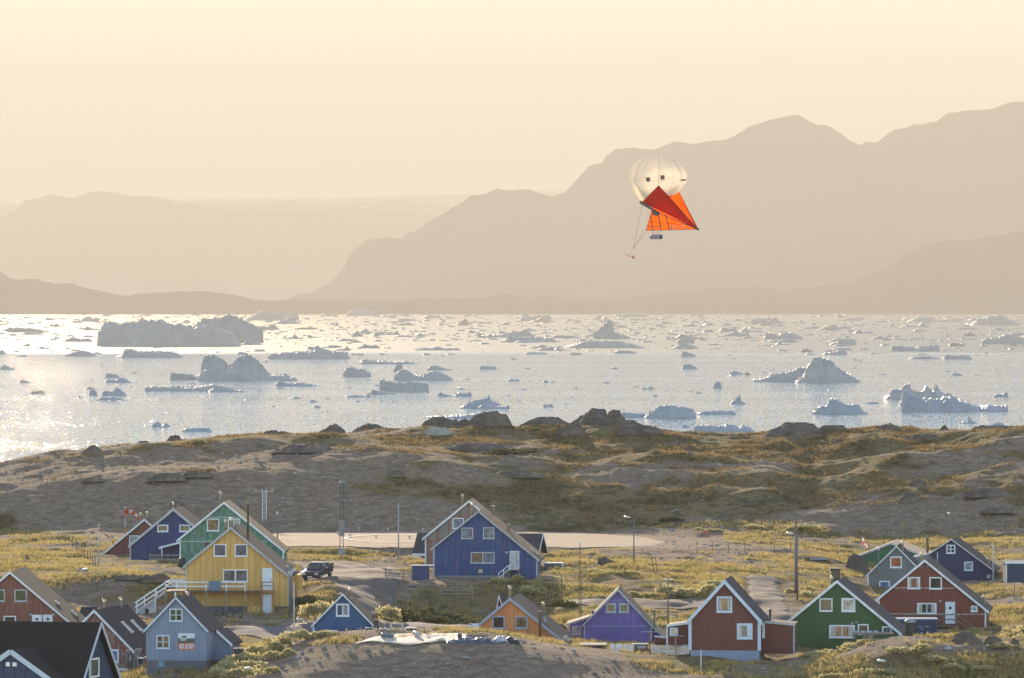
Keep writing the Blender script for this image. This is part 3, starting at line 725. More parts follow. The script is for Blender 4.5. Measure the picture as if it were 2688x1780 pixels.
# white stone store under the stair
t = House('stone_store', 'whitewashed stone store with an arched dark opening under the balcony stair', 'store', 638.8, 1.8, Z1(600,1190), None, Z1(0,1315)[1], yaw=.03)
pts = [t.P(Z1(x, y), 0) for x, y in ((470,1312),(535,1312),(535,1270),(545,1256),(558,1252),(572,1258),(578,1272),(578,1312),(638,1312),(638,1185),(590,1188),(560,1205),(520,1222),(480,1255))]
MB().prism([t.P(Z1(x,y),0) for x,y in ((466,1314),(536,1314),(536,1268),(520,1222),(480,1255))], 0, 1.8).prism([t.P(Z1(x,y),0) for x,y in ((578,1314),(640,1314),(640,1184),(578,1196))], 0, 1.8).prism([t.P(Z1(x,y),0) for x,y in ((536,1268),(545,1256),(558,1252),(569,1256),(578,1268),(578,1196),(560,1205),(520,1222))], .002, 1.798).build('wall', plain('whitewashed_stone', (.5,.5,.5), .9, 0, .3, 6), t.root)
MB().prism([t.P(Z1(x,y),.2) for x,y in ((534,1314),(580,1314),(580,1250),(534,1250))], .25, .3).build('door', M_BLACK, t.root)  # no door leaf: black sheet stands in for the shade inside the arch

# ------------------------------------------------------------------ 5 red gable, left edge
M_REDW = cladding('barn_red_boards', (.215,.072,.048), .45, .8, (.35,.25,.2), .5)
h = House('red_house', 'brown red boarded house cut by the left edge, with white shutters', 'house', 600, 11, Z2(87,138), Z2(215,112), Z2(0,700)[1])
h.gable(Z2(87,138), Z2(-560,690), Z2(745,690), Z2(-520,0)[0], Z2(715,0)[0], Z2(0,720)[1], M_REDW, board=.17)
h.window(Z2(128,296), Z2(240,403), 'green', trim=M_OLDW); h.window(Z2(-66,296), Z2(45,403), 'green', trim=M_OLDW); h.window(Z2(33,530), Z2(143,620), 'dark')
for x0 in (283, 380):
    o = h.boxp('shutter', Z2(x0,520), Z2(x0+88,625), -.09, -.01, M_WHITE)
    c = h.P(Z2(x0+45, 560), -.09); MB().prism([(c[0], c[1]-.17), (c[0]+.15, c[1]), (c[0], c[1]+.17), (c[0]-.15, c[1])], -.105, -.0905).build('diamond', P['dark'], o)
for x0 in (263, 470): h.boxp('lamp', Z2(x0,507), Z2(x0+16,528), -.14, -.02, M_OLDW)
h.skylight(4.5, 5.4, .52, .58); h.skylight(7, 8, .70, .78)
# ------------------------------------------------------------------ dark shed between
h = House('grey_shed', 'low grey shed roof between the left red house and the brown house', 'shed', 612, 3, Z2(790,447), None, Z2(0,700)[1], yaw=0)
a = h.P(Z2(722,450), 3.0); b_ = h.P(Z2(868,446), 3.0); c = h.P(Z2(693,548), 0); d_ = h.P(Z2(868,560), 0)
MB().add([(c[0],0,c[1]),(d_[0],0,c[1]),(b_[0],3,a[1]),(a[0],3,a[1]),(c[0],0,c[1]-.12),(d_[0],0,c[1]-.12),(b_[0],3,a[1]-.12),(a[0],3,a[1]-.12)], [(0,1,2,3),(7,6,5,4),(0,4,5,1),(1,5,6,2),(2,6,7,3),(3,7,4,0)]).build('roof', M_FELTD, h.root)
MB().box(c[0]-.02, d_[0], -.03, -.003, c[1]-.16, c[1]+.02).build('trim', M_WHITE, h.root)
MB().prism([(c[0]+.15, c[1]-2.4), (d_[0]-.1, c[1]-2.4), (d_[0]-.1, c[1]-.12), (c[0]+.15, c[1]-.12)], .2, 3).build('wall', plain('grey_board', (.2,.2,.21)), h.root)
# ------------------------------------------------------------------ 6 brown house with skylights
h = House('brown_house', 'red brown house with two glinting roof windows and peeling gable', 'house', 590, 10, Z2(835,475), Z2(1115,432), Z2(0,990)[1])
h.gable(Z2(835,475), Z2(470,848), Z2(1197,850), Z2(500,0)[0], Z2(1175,0)[0], Z2(0,1000)[1], cladding('peeling_red_boards', (.215,.08,.055), .5, .8, (.45,.36,.3), .75), roof=felt('roof_felt_worn', (.075,.062,.062)), board=.2, found=Z2(0,1040)[1])
h.window(Z2(965,827), Z2(1057,948), 'blue', fw=.16); h.flue(Z2(925,395), 1.7, 3.2, .14); h.flue(Z2(1075,380), 1.7, 8.0, .14)
h.skylight(3.6, 4.5, .36, .62); h.skylight(6.6, 7.5, .36, .62)
# ------------------------------------------------------------------ 7 grey blue house with the sign
M_GB = cladding('grey_blue_boards', (.215,.255,.345), .16, .8)
h = House('grey_blue_house', 'pale grey blue house with a printed sign on its gable wall', 'house', 560, 7, Z2(1560,366), Z2(1690,352), Z2(0,990)[1])
h.gable(Z2(1560,362), Z2(1270,668), Z2(1852,668), Z2(1297,0)[0], Z2(1836,0)[0], Z2(0,925)[1], M_GB, roof=felt('roof_felt_plum', (.095,.075,.078)), trim=plain('blue_white_trim', (.52,.60,.70), .6, 0, .08), corners=False, found=Z2(0,990)[1], fmat=M_CONCD, board=.15)
h.window(Z2(1505,465), Z2(1622,580), 'green', nx=2, ny=2, trim=plain('blue_white_trim', (.52,.60,.70), .6, 0, .08)); h.window(Z2(1388,700), Z2(1508,822), 'warm', nx=2, ny=2, trim=plain('blue_white_trim', (.52,.60,.70), .6, 0, .08))
h.flue(Z2(1665,330), 1.3, 4.6, .13); h.boxp('basement_hatch', Z2(1403,932), Z2(1460,985), -.02, .04, plain('blue_board', (.2,.27,.35)))
a = h.P(Z2(1557,322), -.3); b_ = h.P(Z2(1557,366), -.3); MB().tube([(a[0], -.33, a[1]), (a[0], -.33, b_[1])], .06).build('ridge_post', M_WHITE, h.root)
# rear wing on the right
hw = h
g_ = h.P(Z2(1925,655), 3.4); e_ = h.P(Z2(2065,782), 3.4); l_ = h.P(Z2(1780,782), 3.4)
m = MB(); wbz = h.wb
m.prism([(h.ur-.3, wbz-1.2), (e_[0]-.2, wbz-1.2), (e_[0]-.2, e_[1]-.1), (g_[0], g_[1]-.15), (h.ur-.3, g_[1]-.15)], 3.6, 8.5); m.build('wing_wall', M_GB, h.root)
m = MB(); m.prism([(g_[0], g_[1]-.12), (e_[0], e_[1]-.12), e_, g_], 3.3, 8.7); m.prism([(g_[0]-2.5, g_[1]-.12), (g_[0], g_[1]-.12), g_, (g_[0]-2.5, g_[1]+.02)], 3.3, 8.7); m.build('wing_roof', h.roofm, h.root)
m = MB(); m.prism([(g_[0], g_[1]-.24), (e_[0], e_[1]-.24), (e_[0], e_[1]+.03), (g_[0], g_[1]+.03)], 3.26, 3.297); m.build('wing_trim', M_WHITE, h.root)
h.window(Z2(1855,690), Z2(1878,815), 'grey', nx=1, ny=3, v=3.6, fw=.05)
# sign board
def textmesh(name, txt, size, mat, parent, loc, rot, thick=.004, bold=0.0):
    c = bpy.data.curves.new(name, 'FONT'); c.body = txt; c.size = size; c.extrude = thick; c.offset = bold; c.align_x = 'LEFT'
    o = bpy.data.objects.new(name+'_curve', c); COL.objects.link(o)
    dg = bpy.context.evaluated_depsgraph_get(); me = bpy.data.meshes.new_from_object(o.evaluated_get(dg))
    COL.objects.unlink(o); bpy.data.objects.remove(o)
    q = bpy.data.objects.new(name, me); COL.objects.link(q); me.materials.clear(); me.materials.append(mat)
    q.location = loc; q.rotation_euler = rot
    if parent: q.parent = parent
    return q
M_SIGNW = plain('sign_white', (.62,.67,.72), .5, 0, .04); M_SIGNR = plain('sign_orange_red', (.55,.13,.06), .5, 0, .08); M_SIGND = plain('sign_dark', (.075,.085,.07), .5, 0, .35, 3)
u0, w1 = h.P(Z2(1583,685), -.05); u1, w0 = h.P(Z2(1727,832), -.05); W_, H_ = u1-u0, w1-w0
sg = empty('wall_sign', h.W(u0, -.05, w0), -h.a); tag(sg, 'printed sign with a small drawn house above an orange red lettered band', 'sign')
MB().box(0, W_, 0, .03, H_*.70, H_).build('sky_panel', M_SIGNW, sg)
MB().box(0, W_, 0, .03, H_*.42, H_*.70).build('field_panel', M_SIGND, sg)
MB().box(0, W_, 0, .03, 0, H_*.42).build('name_band', M_SIGNR, sg)
MB().prism([(W_*.17, H_*.72), (W_*.43, H_*.72), (W_*.53, H_*.85), (W_*.25, H_*.85)], -.012, -.001).build('drawn_roof', M_SIGND, sg)
MB().box(W_*.14, W_*.45, -.012, -.001, H_*.56, H_*.70).build('drawn_wall', M_SIGNW, sg)
for k in range(5): MB().box(W_*(.17+.055*k), W_*(.205+.055*k), -.018, -.0125, H_*.595, H_*.655).build('drawn_letter', M_SIGND, sg)
MB().prism([(W_*.46, H_*.58), (W_*.60, H_*.58), (W_*.66, H_*.66), (W_*.46, H_*.66)], -.010, -.001).build('drawn_shed', plain('sign_teal', (.12,.17,.19)), sg)
textmesh('lettering', 'GREEN', H_*.19, M_SIGNW, sg, (W_*.41, -.004, H_*.225), (R(90), 0, 0), .004, .006)
textmesh('lettering', 'FJORD', H_*.19, M_SIGNW, sg, (W_*.41, -.004, H_*.07), (R(90), 0, 0), .004, .006)
ring = MB(); cx_, cz_, r1, r2 = W_*.21, H_*.215, H_*.145, H_*.09; nn = 20; vs = []
for k in range(nn+1):
    t_ = R(115)-R(285)*k/nn; ri = r2*(1-.15*math.sin(math.pi*k/nn)); vs += [(cx_+r1*math.cos(t_), -.006, cz_+r1*math.sin(t_)), (cx_+ri*math.cos(t_), -.006, cz_+ri*math.sin(t_))]
ring.add(vs, [(2*k, 2*k+1, 2*k+3, 2*k+2) for k in range(nn)])
ring.add([(cx_-r1*.95, -.007, cz_), (cx_-r1*.45, -.007, cz_-r1*.75), (cx_+r1*.15, -.007, cz_+r1*.55), (cx_-r1*.35, -.007, cz_+r1*.8), (cx_-r1*.85, -.007, cz_+r1*.4)], [(0,1,2,3,4)])
ring.build('ring_emblem', M_SIGNW, sg)
# ------------------------------------------------------------------ 8 dark blue house, bottom left corner
DB = 452; rt = R(20)
nav = cladding('midnight_blue_boards', (.028,.045,.105), .55, .45)
ap = at(*Z2(880,588), DB)
base8 = ap.z - 9.0
rt8 = empty('dark_blue_house', (ap.x, ap.y, base8), 0); rt8.rotation_euler = (0, 0, rt*0)
tag(rt8, 'midnight blue house with a black roof filling the bottom left corner', 'house')
rv = Vector((-math.cos(R(16)), math.sin(R(16)), 0)); gv = Vector((math.sin(R(16)), math.cos(R(16)), 0))  # ridge runs left; gable face runs right and away
H8 = 9.0
def q8(r, g, z): return (rv.x*r + gv.x*g, rv.y*r + gv.y*g, z)
# gable half width from survey: front eave at Z2(720,1072), back eave at Z2(1047,1040)
hg = 5.0; slope8 = 1.02; zE = H8 - hg*slope8; Lr = 16
m = MB(); hw8 = hg-.35
f_ = [q8(.25, -hw8, -6), q8(.25, hw8, -6), q8(.25, hw8, H8-.2-hw8*slope8), q8(.25, 0, H8-.2), q8(.25, -hw8, H8-.2-hw8*slope8)]
b8 = [q8(Lr, -hw8, -6), q8(Lr, hw8, -6), q8(Lr, hw8, H8-.2-hw8*slope8), q8(Lr, 0, H8-.2), q8(Lr, -hw8, H8-.2-hw8*slope8)]
m.add(f_+b8, [(0,1,2,3,4), (9,8,7,6,5), (0,5,6,1), (1,6,7,2), (2,7,8,3), (3,8,9,4), (4,9,5,0)]); m.build('wall', nav, rt8)
bt = MB()
for k in range(-8, 9):
    g0 = k*.55; zt = H8-.25-abs(g0)*slope8
    bt.beam(q8(.23, g0, -5), q8(.23, g0, zt), .07, .05)
bt.build('wall_batten', nav, rt8)
m = MB()
for sg_ in (-1, 1):
    c = [q8(-.15, 0, H8), q8(Lr, 0, H8), q8(Lr, sg_*hg, zE), q8(-.15, sg_*hg, zE)]
    d = [(p[0], p[1], p[2]-.16) for p in c]; m.add(c+d, [(0,1,2,3), (7,6,5,4), (0,4,5,1), (1,5,6,2), (2,6,7,3), (3,7,4,0)])
roof8 = m.build('roof', felt('roof_felt_black', (.022,.017,.018)), rt8)
m = MB()
for sg_ in (-1, 1): m.beam(q8(-.19, 0, H8-.08), q8(-.19, sg_*hg, zE-.08), .05, .24)
m.beam(q8(-.19, -hg-.03, zE-.06), q8(3.2, -hg-.03, zE-.06), .05, .18)
m.build('trim', plain('pale_blue_trim', (.44,.50,.58), .6, 0, .08), rt8)
def win8(g0, g1, z0, z1, pane='grey'):
    m = MB(); t = .12
    for (a, b_, c, d) in ((g0, g0+t, z0, z1), (g1-t, g1, z0, z1), (g0+t, g1-t, z0, z0+t), (g0+t, g1-t, z1-t, z1)):
        p = [q8(.14, a, c), q8(.14, b_, c), q8(.14, b_, d), q8(.14, a, d), q8(.27, a, c), q8(.27, b_, c), q8(.27, b_, d), q8(.27, a, d)]
        m.add(p, [(0,1,2,3), (7,6,5,4), (0,4,5,1), (1,5,6,2), (2,6,7,3), (3,7,4,0)])
    o = m.build('window', M_WHITE, rt8)
    MB().add([q8(.2, g0+t, z0+t), q8(.2, g1-t, z0+t), q8(.2, g1-t, z1-t), q8(.2, g0+t, z1-t)], [(0,1,2,3)]).build('pane', P[pane], o)
win8(-1.4, .5, 5.2, 6.55); win8(1.0, 2.6, 3.3, 4.3, 'lit'); win8(-1.6, -.8, 3.4, 4.0)
# cross gable towards the camera
gc = 4.1; ridge_v = 6.3; wc = 4.3; s9 = .665
def q9(u, w_): return (rv.x*(gc-u) + gv.x*(-ridge_v), rv.y*(gc-u) + gv.y*(-ridge_v), w_)   # u to the right along -rv
zc = H8 - 1.62
def q9v(u, v, w_): return (rv.x*(gc-u) + gv.x*(-v), rv.y*(gc-u) + gv.y*(-v), w_)
m = MB()
for sg_ in (-1, 1):
    c = [q9v(0, ridge_v+.25, zc), q9v(0, 1.0, zc), q9v(sg_*wc*1.35, 1.0, zc-wc*1.35*s9), q9v(sg_*wc*1.35, ridge_v+.25, zc-wc*1.35*s9)]
    d = [(p[0], p[1], p[2]-.16) for p in c]; m.add(c+d, [(0,1,2,3), (7,6,5,4), (0,4,5,1), (1,5,6,2), (2,6,7,3), (3,7,4,0)])
m.build('porch_roof', roof8.data.materials[0], rt8)
m = MB()
for sg_ in (-1, 1): m.beam(q9v(0, ridge_v+.29, zc-.12), q9v(sg_*wc*1.35, ridge_v+.29, zc-.12-wc*1.35*s9), .05, .34)
m.build('porch_trim', plain('pale_blue_trim', (.44,.50,.58), .6, 0, .08), rt8)
m = MB(); f9 = [q9v(-wc*1.2, ridge_v, -6), q9v(wc*1.2, ridge_v, -6), q9v(wc*1.2, ridge_v, zc-.2-wc*1.2*s9), q9v(0, ridge_v, zc-.2), q9v(-wc*1.2, ridge_v, zc-.2-wc*1.2*s9)]
b9 = [(p[0]+gv.x*5, p[1]+gv.y*5, p[2]) for p in f9]
m.add(f9+b9, [(0,1,2,3,4), (9,8,7,6,5), (0,5,6,1), (1,6,7,2), (2,7,8,3), (3,8,9,4), (4,9,5,0)]); m.build('porch_wall', nav, rt8)
for u_ in (-.28, .22):
    c = q9v(u_, ridge_v+.03, zc-1.15); MB().box(c[0]-.14, c[0]+.14, c[1]-.04, c[1]+.02, c[2], c[2]+.28).build('vent', M_WHITE, rt8)

# ------------------------------------------------------------------ 9 small blue house
h = House('small_blue_house', 'small bright blue house with one curtained gable window, just behind the knoll', 'house', 592, 7, Z3(405,1080), Z3(455,1062), Z3(0,1520)[1])
h.gable(Z3(405,1078), Z3(125,1365), Z3(770,1452), Z3(146,0)[0], Z3(745,0)[0], Z3(0,1412)[1], cladding('bright_blue_boards', (.042,.105,.225), .18, .85), roof=M_FELTB, board=.13, found=Z3(0,1560)[1], fmat=M_WHITE)
h.window(Z3(345,1166), Z3(463,1280), ['navy', 'white'], nx=2, fw=.14); h.window(Z3(238,1400), Z3(356,1500), 'lit'); h.flue(Z3(468,1038), 1.2, 2.2, .13)
# ------------------------------------------------------------------ 10 big blue house
M_BIGB = cladding('strong_blue_boards', (.018,.056,.175), .6, .7, (.16,.12,.16), .7)
h = House('big_blue_house', 'large strong blue house in the middle with a weathered white door and stair', 'house', 670, 9, Z3(1610,345), Z3(1655,322), Z3(0,975)[1])
h.gable(Z3(1610,342), Z3(1185,683), Z3(2152,785), Z3(1215,0)[0], Z3(2128,0)[0], Z3(0,915)[1], M_BIGB, trim=M_OLDW, found=Z3(0,990)[1], board=.15)
h.window(Z3(1458,490), Z3(1563,590), 'blue', trim=M_OLDW, sash=M_SASH); h.window(Z3(1650,488), Z3(1753,590), 'blue', trim=M_OLDW, sash=M_SASH)
h.window(Z3(1542,708), Z3(1755,808), ['warm', 'blue'], nx=2, trim=M_OLDW, sash=M_SASH)
h.door(Z3(1888,698), Z3(1973,862), mat=plain('peeling_white_door', (.46,.46,.45), .8, 0, .35, 4), boards=True)
h.boxp('meter_box', Z3(1610,862), Z3(1646,893), -.12, -.01, plain('cream_box', (.5,.42,.25))); h.boxp('lamp', Z3(1850,703), Z3(1870,720), -.12, -.01, M_OLDW)
h.boxp('lower_wall', Z3(1880,905), Z3(2128,985), -.02, .2, M_BIGB)
h.flue(Z3(1555,283), 1.7, .9, .14); h.flue(Z3(1880,455), 1.0, 5.5, .13, cone=False, cap=False); h.skylight(5.4, 6.4, .80, .93)
v_ = -1.2
def b3(x, y, v=None): u, w_ = h.P(Z3(x, y), v_ if v is None else v); return Vector((u, v_ if v is None else v, w_))
m = MB(); a = b3(1880, 862); c = b3(1975, 862); m.box(a.x, c.x, v_, -.06, a.z-.12, a.z)
for k in range(8):
    t_ = (k+.5)/8; p = b3(1880, 865)*(1-t_) + b3(1795, 975)*t_; m.box(p.x-.14, p.x+.14, v_, -.1, p.z-.04, p.z)
m.beam(b3(1880, 872), b3(1795, 985), .05, .22); m.build('stair_steps', M_WOODD, h.root)
m = MB(); m.beam(b3(1880, 825), b3(1787, 900), .05, .09); m.beam(b3(1880, 860), b3(1787, 940), .05, .07)
for x, y0_, y1_ in ((1882, 822, 870), (1834, 862, 945), (1789, 897, 985)): m.beam(b3(x, y0_), b3(x, y1_), .08, .08)
m.beam(b3(1882, 858), b3(1962, 862), .05, .08); m.build('stair_railing', M_WHITE, h.root)
for x in (1882, 1972): p = b3(x, 865); q = b3(x, 995); MB().box(p.x-.05, p.x+.05, v_, v_+.1, q.z, p.z).build('landing_post', M_WOOD, h.root)
# ------------------------------------------------------------------ 11 grey weathered house behind the blue one
h = House('weathered_grey_house', 'grey unpainted house with rust stained joints behind the big blue house', 'house', 697, 10, Z3(1525,252), Z3(1558,232), Z3(0,815)[1])
M_GREYB = cladding('raw_grey_panels', (.235,.21,.185), 1.1, .45, (.22,.10,.05), .6)
h.gable(Z3(1525,250), Z3(1110,588), Z3(2170,772), Z3(1140,0)[0], Z3(2120,0)[0], Z3(0,810)[1], M_GREYB, found=Z3(0,850)[1])
h.window(Z3(1380,405), Z3(1480,500), 'blue', sash=M_SASH); h.strip(Z3(1145,606), Z3(1500,606), M_RUST, .1); h.strip(Z3(1380,395), Z3(1640,395), M_RUST, .08)
for x, y0_, y1_ in ((1165, 600, 808), (1190, 600, 808), (1245, 510, 606), (1348, 430, 530), (1455, 320, 400), (1518, 280, 400)):
    a = h.P(Z3(x, y0_), 0); c = h.P(Z3(x, y1_), 0); MB().box(a[0]-.05, a[0]+.05, -.02, .01, c[1], a[1]).build('cover_strip', M_RUST, h.root)
h.flue(Z3(1470,205), 1.6, 1.0, .14); h.flue(Z3(1742,292), 1.9, 3.0, .15, cone=False, cap=False)
# ------------------------------------------------------------------ 12 long low brick red house with dark roof
D12 = 728; ctr = at(*Z3(1600,540), D12+3)
rt12 = empty('long_red_house', (ctr.x, ctr.y, zpix(Z3(0,790)[1], D12)), 0); tag(rt12, 'long low brick red house seen on both sides of the big blue one', 'house')
zr = ctr.z-rt12.location.z; ze = at(*Z3(1060,725), D12-.5).z-rt12.location.z
xl = at(*Z3(1060,540), D12+3).x-ctr.x; xr = at(*Z3(2190,545), D12+3).x-ctr.x
m = MB(); 
for (y0_, y1_) in ((-3.6, 0), (3.6, 0)):
    m.add([(xl, y0_, ze), (xr, y0_, ze), (xr, 0, zr), (xl, 0, zr), (xl, y0_, ze-.15), (xr, y0_, ze-.15), (xr, 0, zr-.15), (xl, 0, zr-.15)], [(0,1,2,3), (7,6,5,4), (0,4,5,1), (1,5,6,2), (2,6,7,3), (3,7,4,0)])
m.build('roof', felt('roof_felt_plum_dark', (.12,.10,.11)), rt12)
RB = cladding('brick_red_boards', (.32,.085,.05), .2)
m = MB(); a = [(-3.1, -.5), (3.1, -.5), (3.1, ze-.1), (0, zr-.2), (-3.1, ze-.1)]
m.add([(xl+.9, p[0], p[1]) for p in a]+[(xr-.5, p[0], p[1]) for p in a], [(0,1,2,3,4), (9,8,7,6,5), (0,5,6,1), (1,6,7,2), (2,7,8,3), (3,8,9,4), (4,9,5,0)]); m.build('wall', RB, rt12)
m = MB(); m.box(xl, xr, -3.64, -3.602, ze-.26, ze+.03); m.beam((xr+.03, -3.6, ze-.08), (xr+.03, 0, zr-.08), .05, .25); m.beam((xr+.03, 3.6, ze-.08), (xr+.03, 0, zr-.08), .05, .25)
m.box(xl+.8, xl+.95, -3.14, -3.0, -.4, ze-.15); m.build('trim', M_WHITE, rt12)
MB().lathe([(.12, zr+.35), (.12, zr-.6)], (xr-3.5, -.6, 0)).build('chimney', M_GALV, rt12)
rt12.rotation_euler = (0, 0, R(-8.6))

# ------------------------------------------------------------------ 13 orange house
M_OR = cladding('orange_boards', (.62,.235,.075), .38, .72)
M_GT = plain('grey_trim_paint', (.33,.35,.42), .6, 0, .12)
h = House('orange_house', 'bright orange house with grey trim and a tall steel flue on the front', 'house', 592, 9, Z4(468,236), Z4(557,196), Z4(0,720)[1])
h.gable(Z4(468,234), Z4(60,575), Z4(1010,668), Z4(95,0)[0], Z4(985,0)[0], Z4(0,740)[1], M_OR, roof=felt('roof_felt_violet', (.10,.082,.088)), trim=M_GT, board=.24)
h.window(Z4(312,395), Z4(425,510), 'dark', trim=M_GT, fw=.13); h.window(Z4(513,395), Z4(626,510), 'warm', trim=M_GT, fw=.13); h.window(Z4(775,623), Z4(860,690), 'blue', trim=M_GT)
h.flue(Z4(470,142), 1.6, 1.8, .13); h.flue(Z4(767,288), 1.6, 2.6, .13); h.skylight(1.6, 2.6, .84, .93); h.skylight(3.4, 4.4, .84, .93)
u, w_ = h.P(Z4(738,352), -.42); u2_, w2_ = h.P(Z4(738,640), -.42)
MB().lathe([(0, w_), (.15, w_), (.15, w_-.1), (.11, w_-.12), (.11, w2_-.5), (0, w2_-.5)], (u, -.46, 0)).build('chimney', plain('brass_flue', (.45,.36,.2), .4, .7), h.root)
# info board by the orange house
p0 = at(*Z4(105,462), 588.5); p1 = at(*Z4(192,562), 588.5)
ib = empty('info_board', (p0.x, p0.y, p1.z)); tag(ib, 'white information board with purple print at the left corner of the orange house', 'sign')
MB().box(0, p1.x-p0.x, 0, .05, 0, p0.z-p1.z).build('panel', M_SIGNW, ib); bw = p1.x-p0.x; bh = p0.z-p1.z
MB().box(bw*.08, bw*.8, -.008, -.001, bh*.42, bh*.56).build('print_block', plain('violet_print', (.16,.13,.33)), ib)
MB().box(0.02, bw-.02, -.008, -.001, .02, bh*.13).build('lower_band', plain('violet_band', (.25,.16,.42)), ib)
MB().box(bw*.08, bw*.35, -.008, -.001, bh*.84, bh*.92).build('red_logo', M_RUST, ib)
m = MB(); 
for k, t_ in enumerate((.74, .68, .3, .24)): m.box(bw*.1, bw*(.7+.05*(k%2)), -.008, -.001, bh*t_, bh*(t_+.02))
m.build('print_lines', M_GALV, ib)
for x in (.08, .92): MB().box(bw*x-.03, bw*x+.03, .05, .1, -2.4, bh*.9).build('post', M_GALV, ib)
# small dark blue house peeking behind the orange roof
h = House('blue_hut', 'sliver of a dark blue gabled hut behind the left roof of the orange house', 'hut', 604, 5, Z4(372,210), Z4(420,205), Z4(0,500)[1])
h.gable(Z4(372,208), Z4(352,300), Z4(400,300), Z4(356,0)[0], Z4(396,0)[0], Z4(0,500)[1], nav, roof=M_FELTD, board=.08, th=.08)

# ------------------------------------------------------------------ 14 purple house
M_PU = cladding('violet_boards', (.175,.125,.36), .62, .72)
h = House('purple_house', 'bright purple house with two small square gable windows', 'house', 602, 9, Z4(1427,160), Z4(1443,137), Z4(0,700)[1])
h.gable(Z4(1427,158), Z4(1108,482), Z4(1742,492), Z4(1130,0)[0], Z4(1724,0)[0], Z4(0,715)[1], M_PU, roof=M_FELTB, trim=M_OLDW, board=.15)
h.window(Z4(1320,280), Z4(1410,368), 'warm', trim=M_OLDW, fw=.17); h.window(Z4(1436,280), Z4(1526,368), 'warm', trim=M_OLDW, fw=.17)
h.strip(Z4(1350,255), Z4(1515,255), M_OLDW, .045, 3); h.strip(Z4(1138,484), Z4(1715,484), M_OLDW, .05, 9)
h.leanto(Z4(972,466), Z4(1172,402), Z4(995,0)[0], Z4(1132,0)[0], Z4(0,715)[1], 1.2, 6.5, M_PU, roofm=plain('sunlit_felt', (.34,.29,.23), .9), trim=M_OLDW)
h.window(Z4(1020,485), Z4(1104,566), ['white'], trim=M_OLDW, v=1.2, fw=.13)
# lower continuation of the right slope over a side store
e0 = h.R; u1, w1 = h.P(Z4(1868,600), 1.0); MB().prism([(e0[0]-.3, e0[1]+.06), (u1, w1-.14), (u1, w1), (e0[0]-.3, e0[1]+.22)], .8, 9).build('side_roof', M_FELTB, h.root)
MB().prism([(e0[0]-.3, e0[1]-.02), (u1, w1-.22), (u1, w1+.03), (e0[0]-.3, e0[1]+.24)], .765, .797).build('side_trim', M_OLDW, h.root)
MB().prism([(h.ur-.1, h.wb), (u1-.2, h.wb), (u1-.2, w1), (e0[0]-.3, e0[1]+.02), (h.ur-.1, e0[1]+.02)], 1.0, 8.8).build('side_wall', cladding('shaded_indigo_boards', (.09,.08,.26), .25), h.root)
u, w_ = h.P(Z4(1752,336), 5); MB().lathe([(0, w_), (.2, w_-.02), (.2, w_-.12), (.1, w_-.14), (.1, w_-2.2)], (u, 5, 0)).build('chimney', M_STEEL, h.root)
u, w_ = h.P(Z4(1203,342), 2.5); MB().lathe([(0, w_), (.16, w_-.05), (.13, w_-.3), (.07, w_-.35), (.07, w_-1.1)], (u, 2.5, 0)).build('vent_cowl', M_GALV, h.root)

# ------------------------------------------------------------------ 15 dark red house, centre right
M_OX = cladding('oxblood_boards', (.145,.045,.034), .14, .85)
BWT = plain('blue_white_trim', (.52,.60,.70), .6, 0, .08)
h = House('oxblood_house', 'dark red house with pale blue trim and basement, right of the white picket fence', 'house', 566, 8, Z5(955,343), Z5(1035,293), Z5(0,1300)[1])
h.gable(Z5(955,338), Z5(487,852), Z5(1427,862), Z5(527,0)[0], Z5(1388,0)[0], Z5(0,1215)[1], M_OX, roof=felt('roof_felt_slate', (.075,.068,.072)), trim=BWT, board=.28, corners=False, found=Z5(0,1320)[1], fmat=plain('blue_grey_render', (.24,.29,.37), .8, 0, .1))
for u in (h.ul, h.ur): MB().box(u-.14, u+.14, -.04, .14, h.wb, h.rz(u)-.02).build('corner_board', BWT, h.root)
h.window(Z5(858,548), Z5(1052,748), 'warm', trim=BWT, sash=M_SASH, fw=.17, curtain=True); h.window(Z5(1110,882), Z5(1305,1078), ['grey'], trim=BWT, fw=.2, curtain=True)
h.boxp('shutter', Z5(1236,912), Z5(1290,1045), -.1, -.035, BWT)
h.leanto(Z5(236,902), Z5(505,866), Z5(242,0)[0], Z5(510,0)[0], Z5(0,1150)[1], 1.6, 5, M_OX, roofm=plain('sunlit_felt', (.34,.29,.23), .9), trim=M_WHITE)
h.window(Z5(275,935), Z5(377,1035), 'lit', trim=BWT, v=1.6, fw=.13)
h.leanto(Z5(1836,888), Z5(1425,852), Z5(1405,0)[0], Z5(1818,0)[0], Z5(0,1262)[1], 2.6, 6.5, M_OX, left=False, roofm=M_FELTB, trim=M_OLDW)
h.boxp('annex_window', Z5(1425,878), Z5(1457,1068), 2.5, 2.58, M_WHITE)
u, w_ = h.P(Z5(1523,712), 5); MB().lathe([(0, w_+.05), (.26, w_-.05), (.26, w_-.09), (.09, w_-.1), (.09, w_-1.0), (.1, w_-1.0), (.24, w_-1.4)], (u, 5, 0)).build('chimney', M_DKMET, h.root)
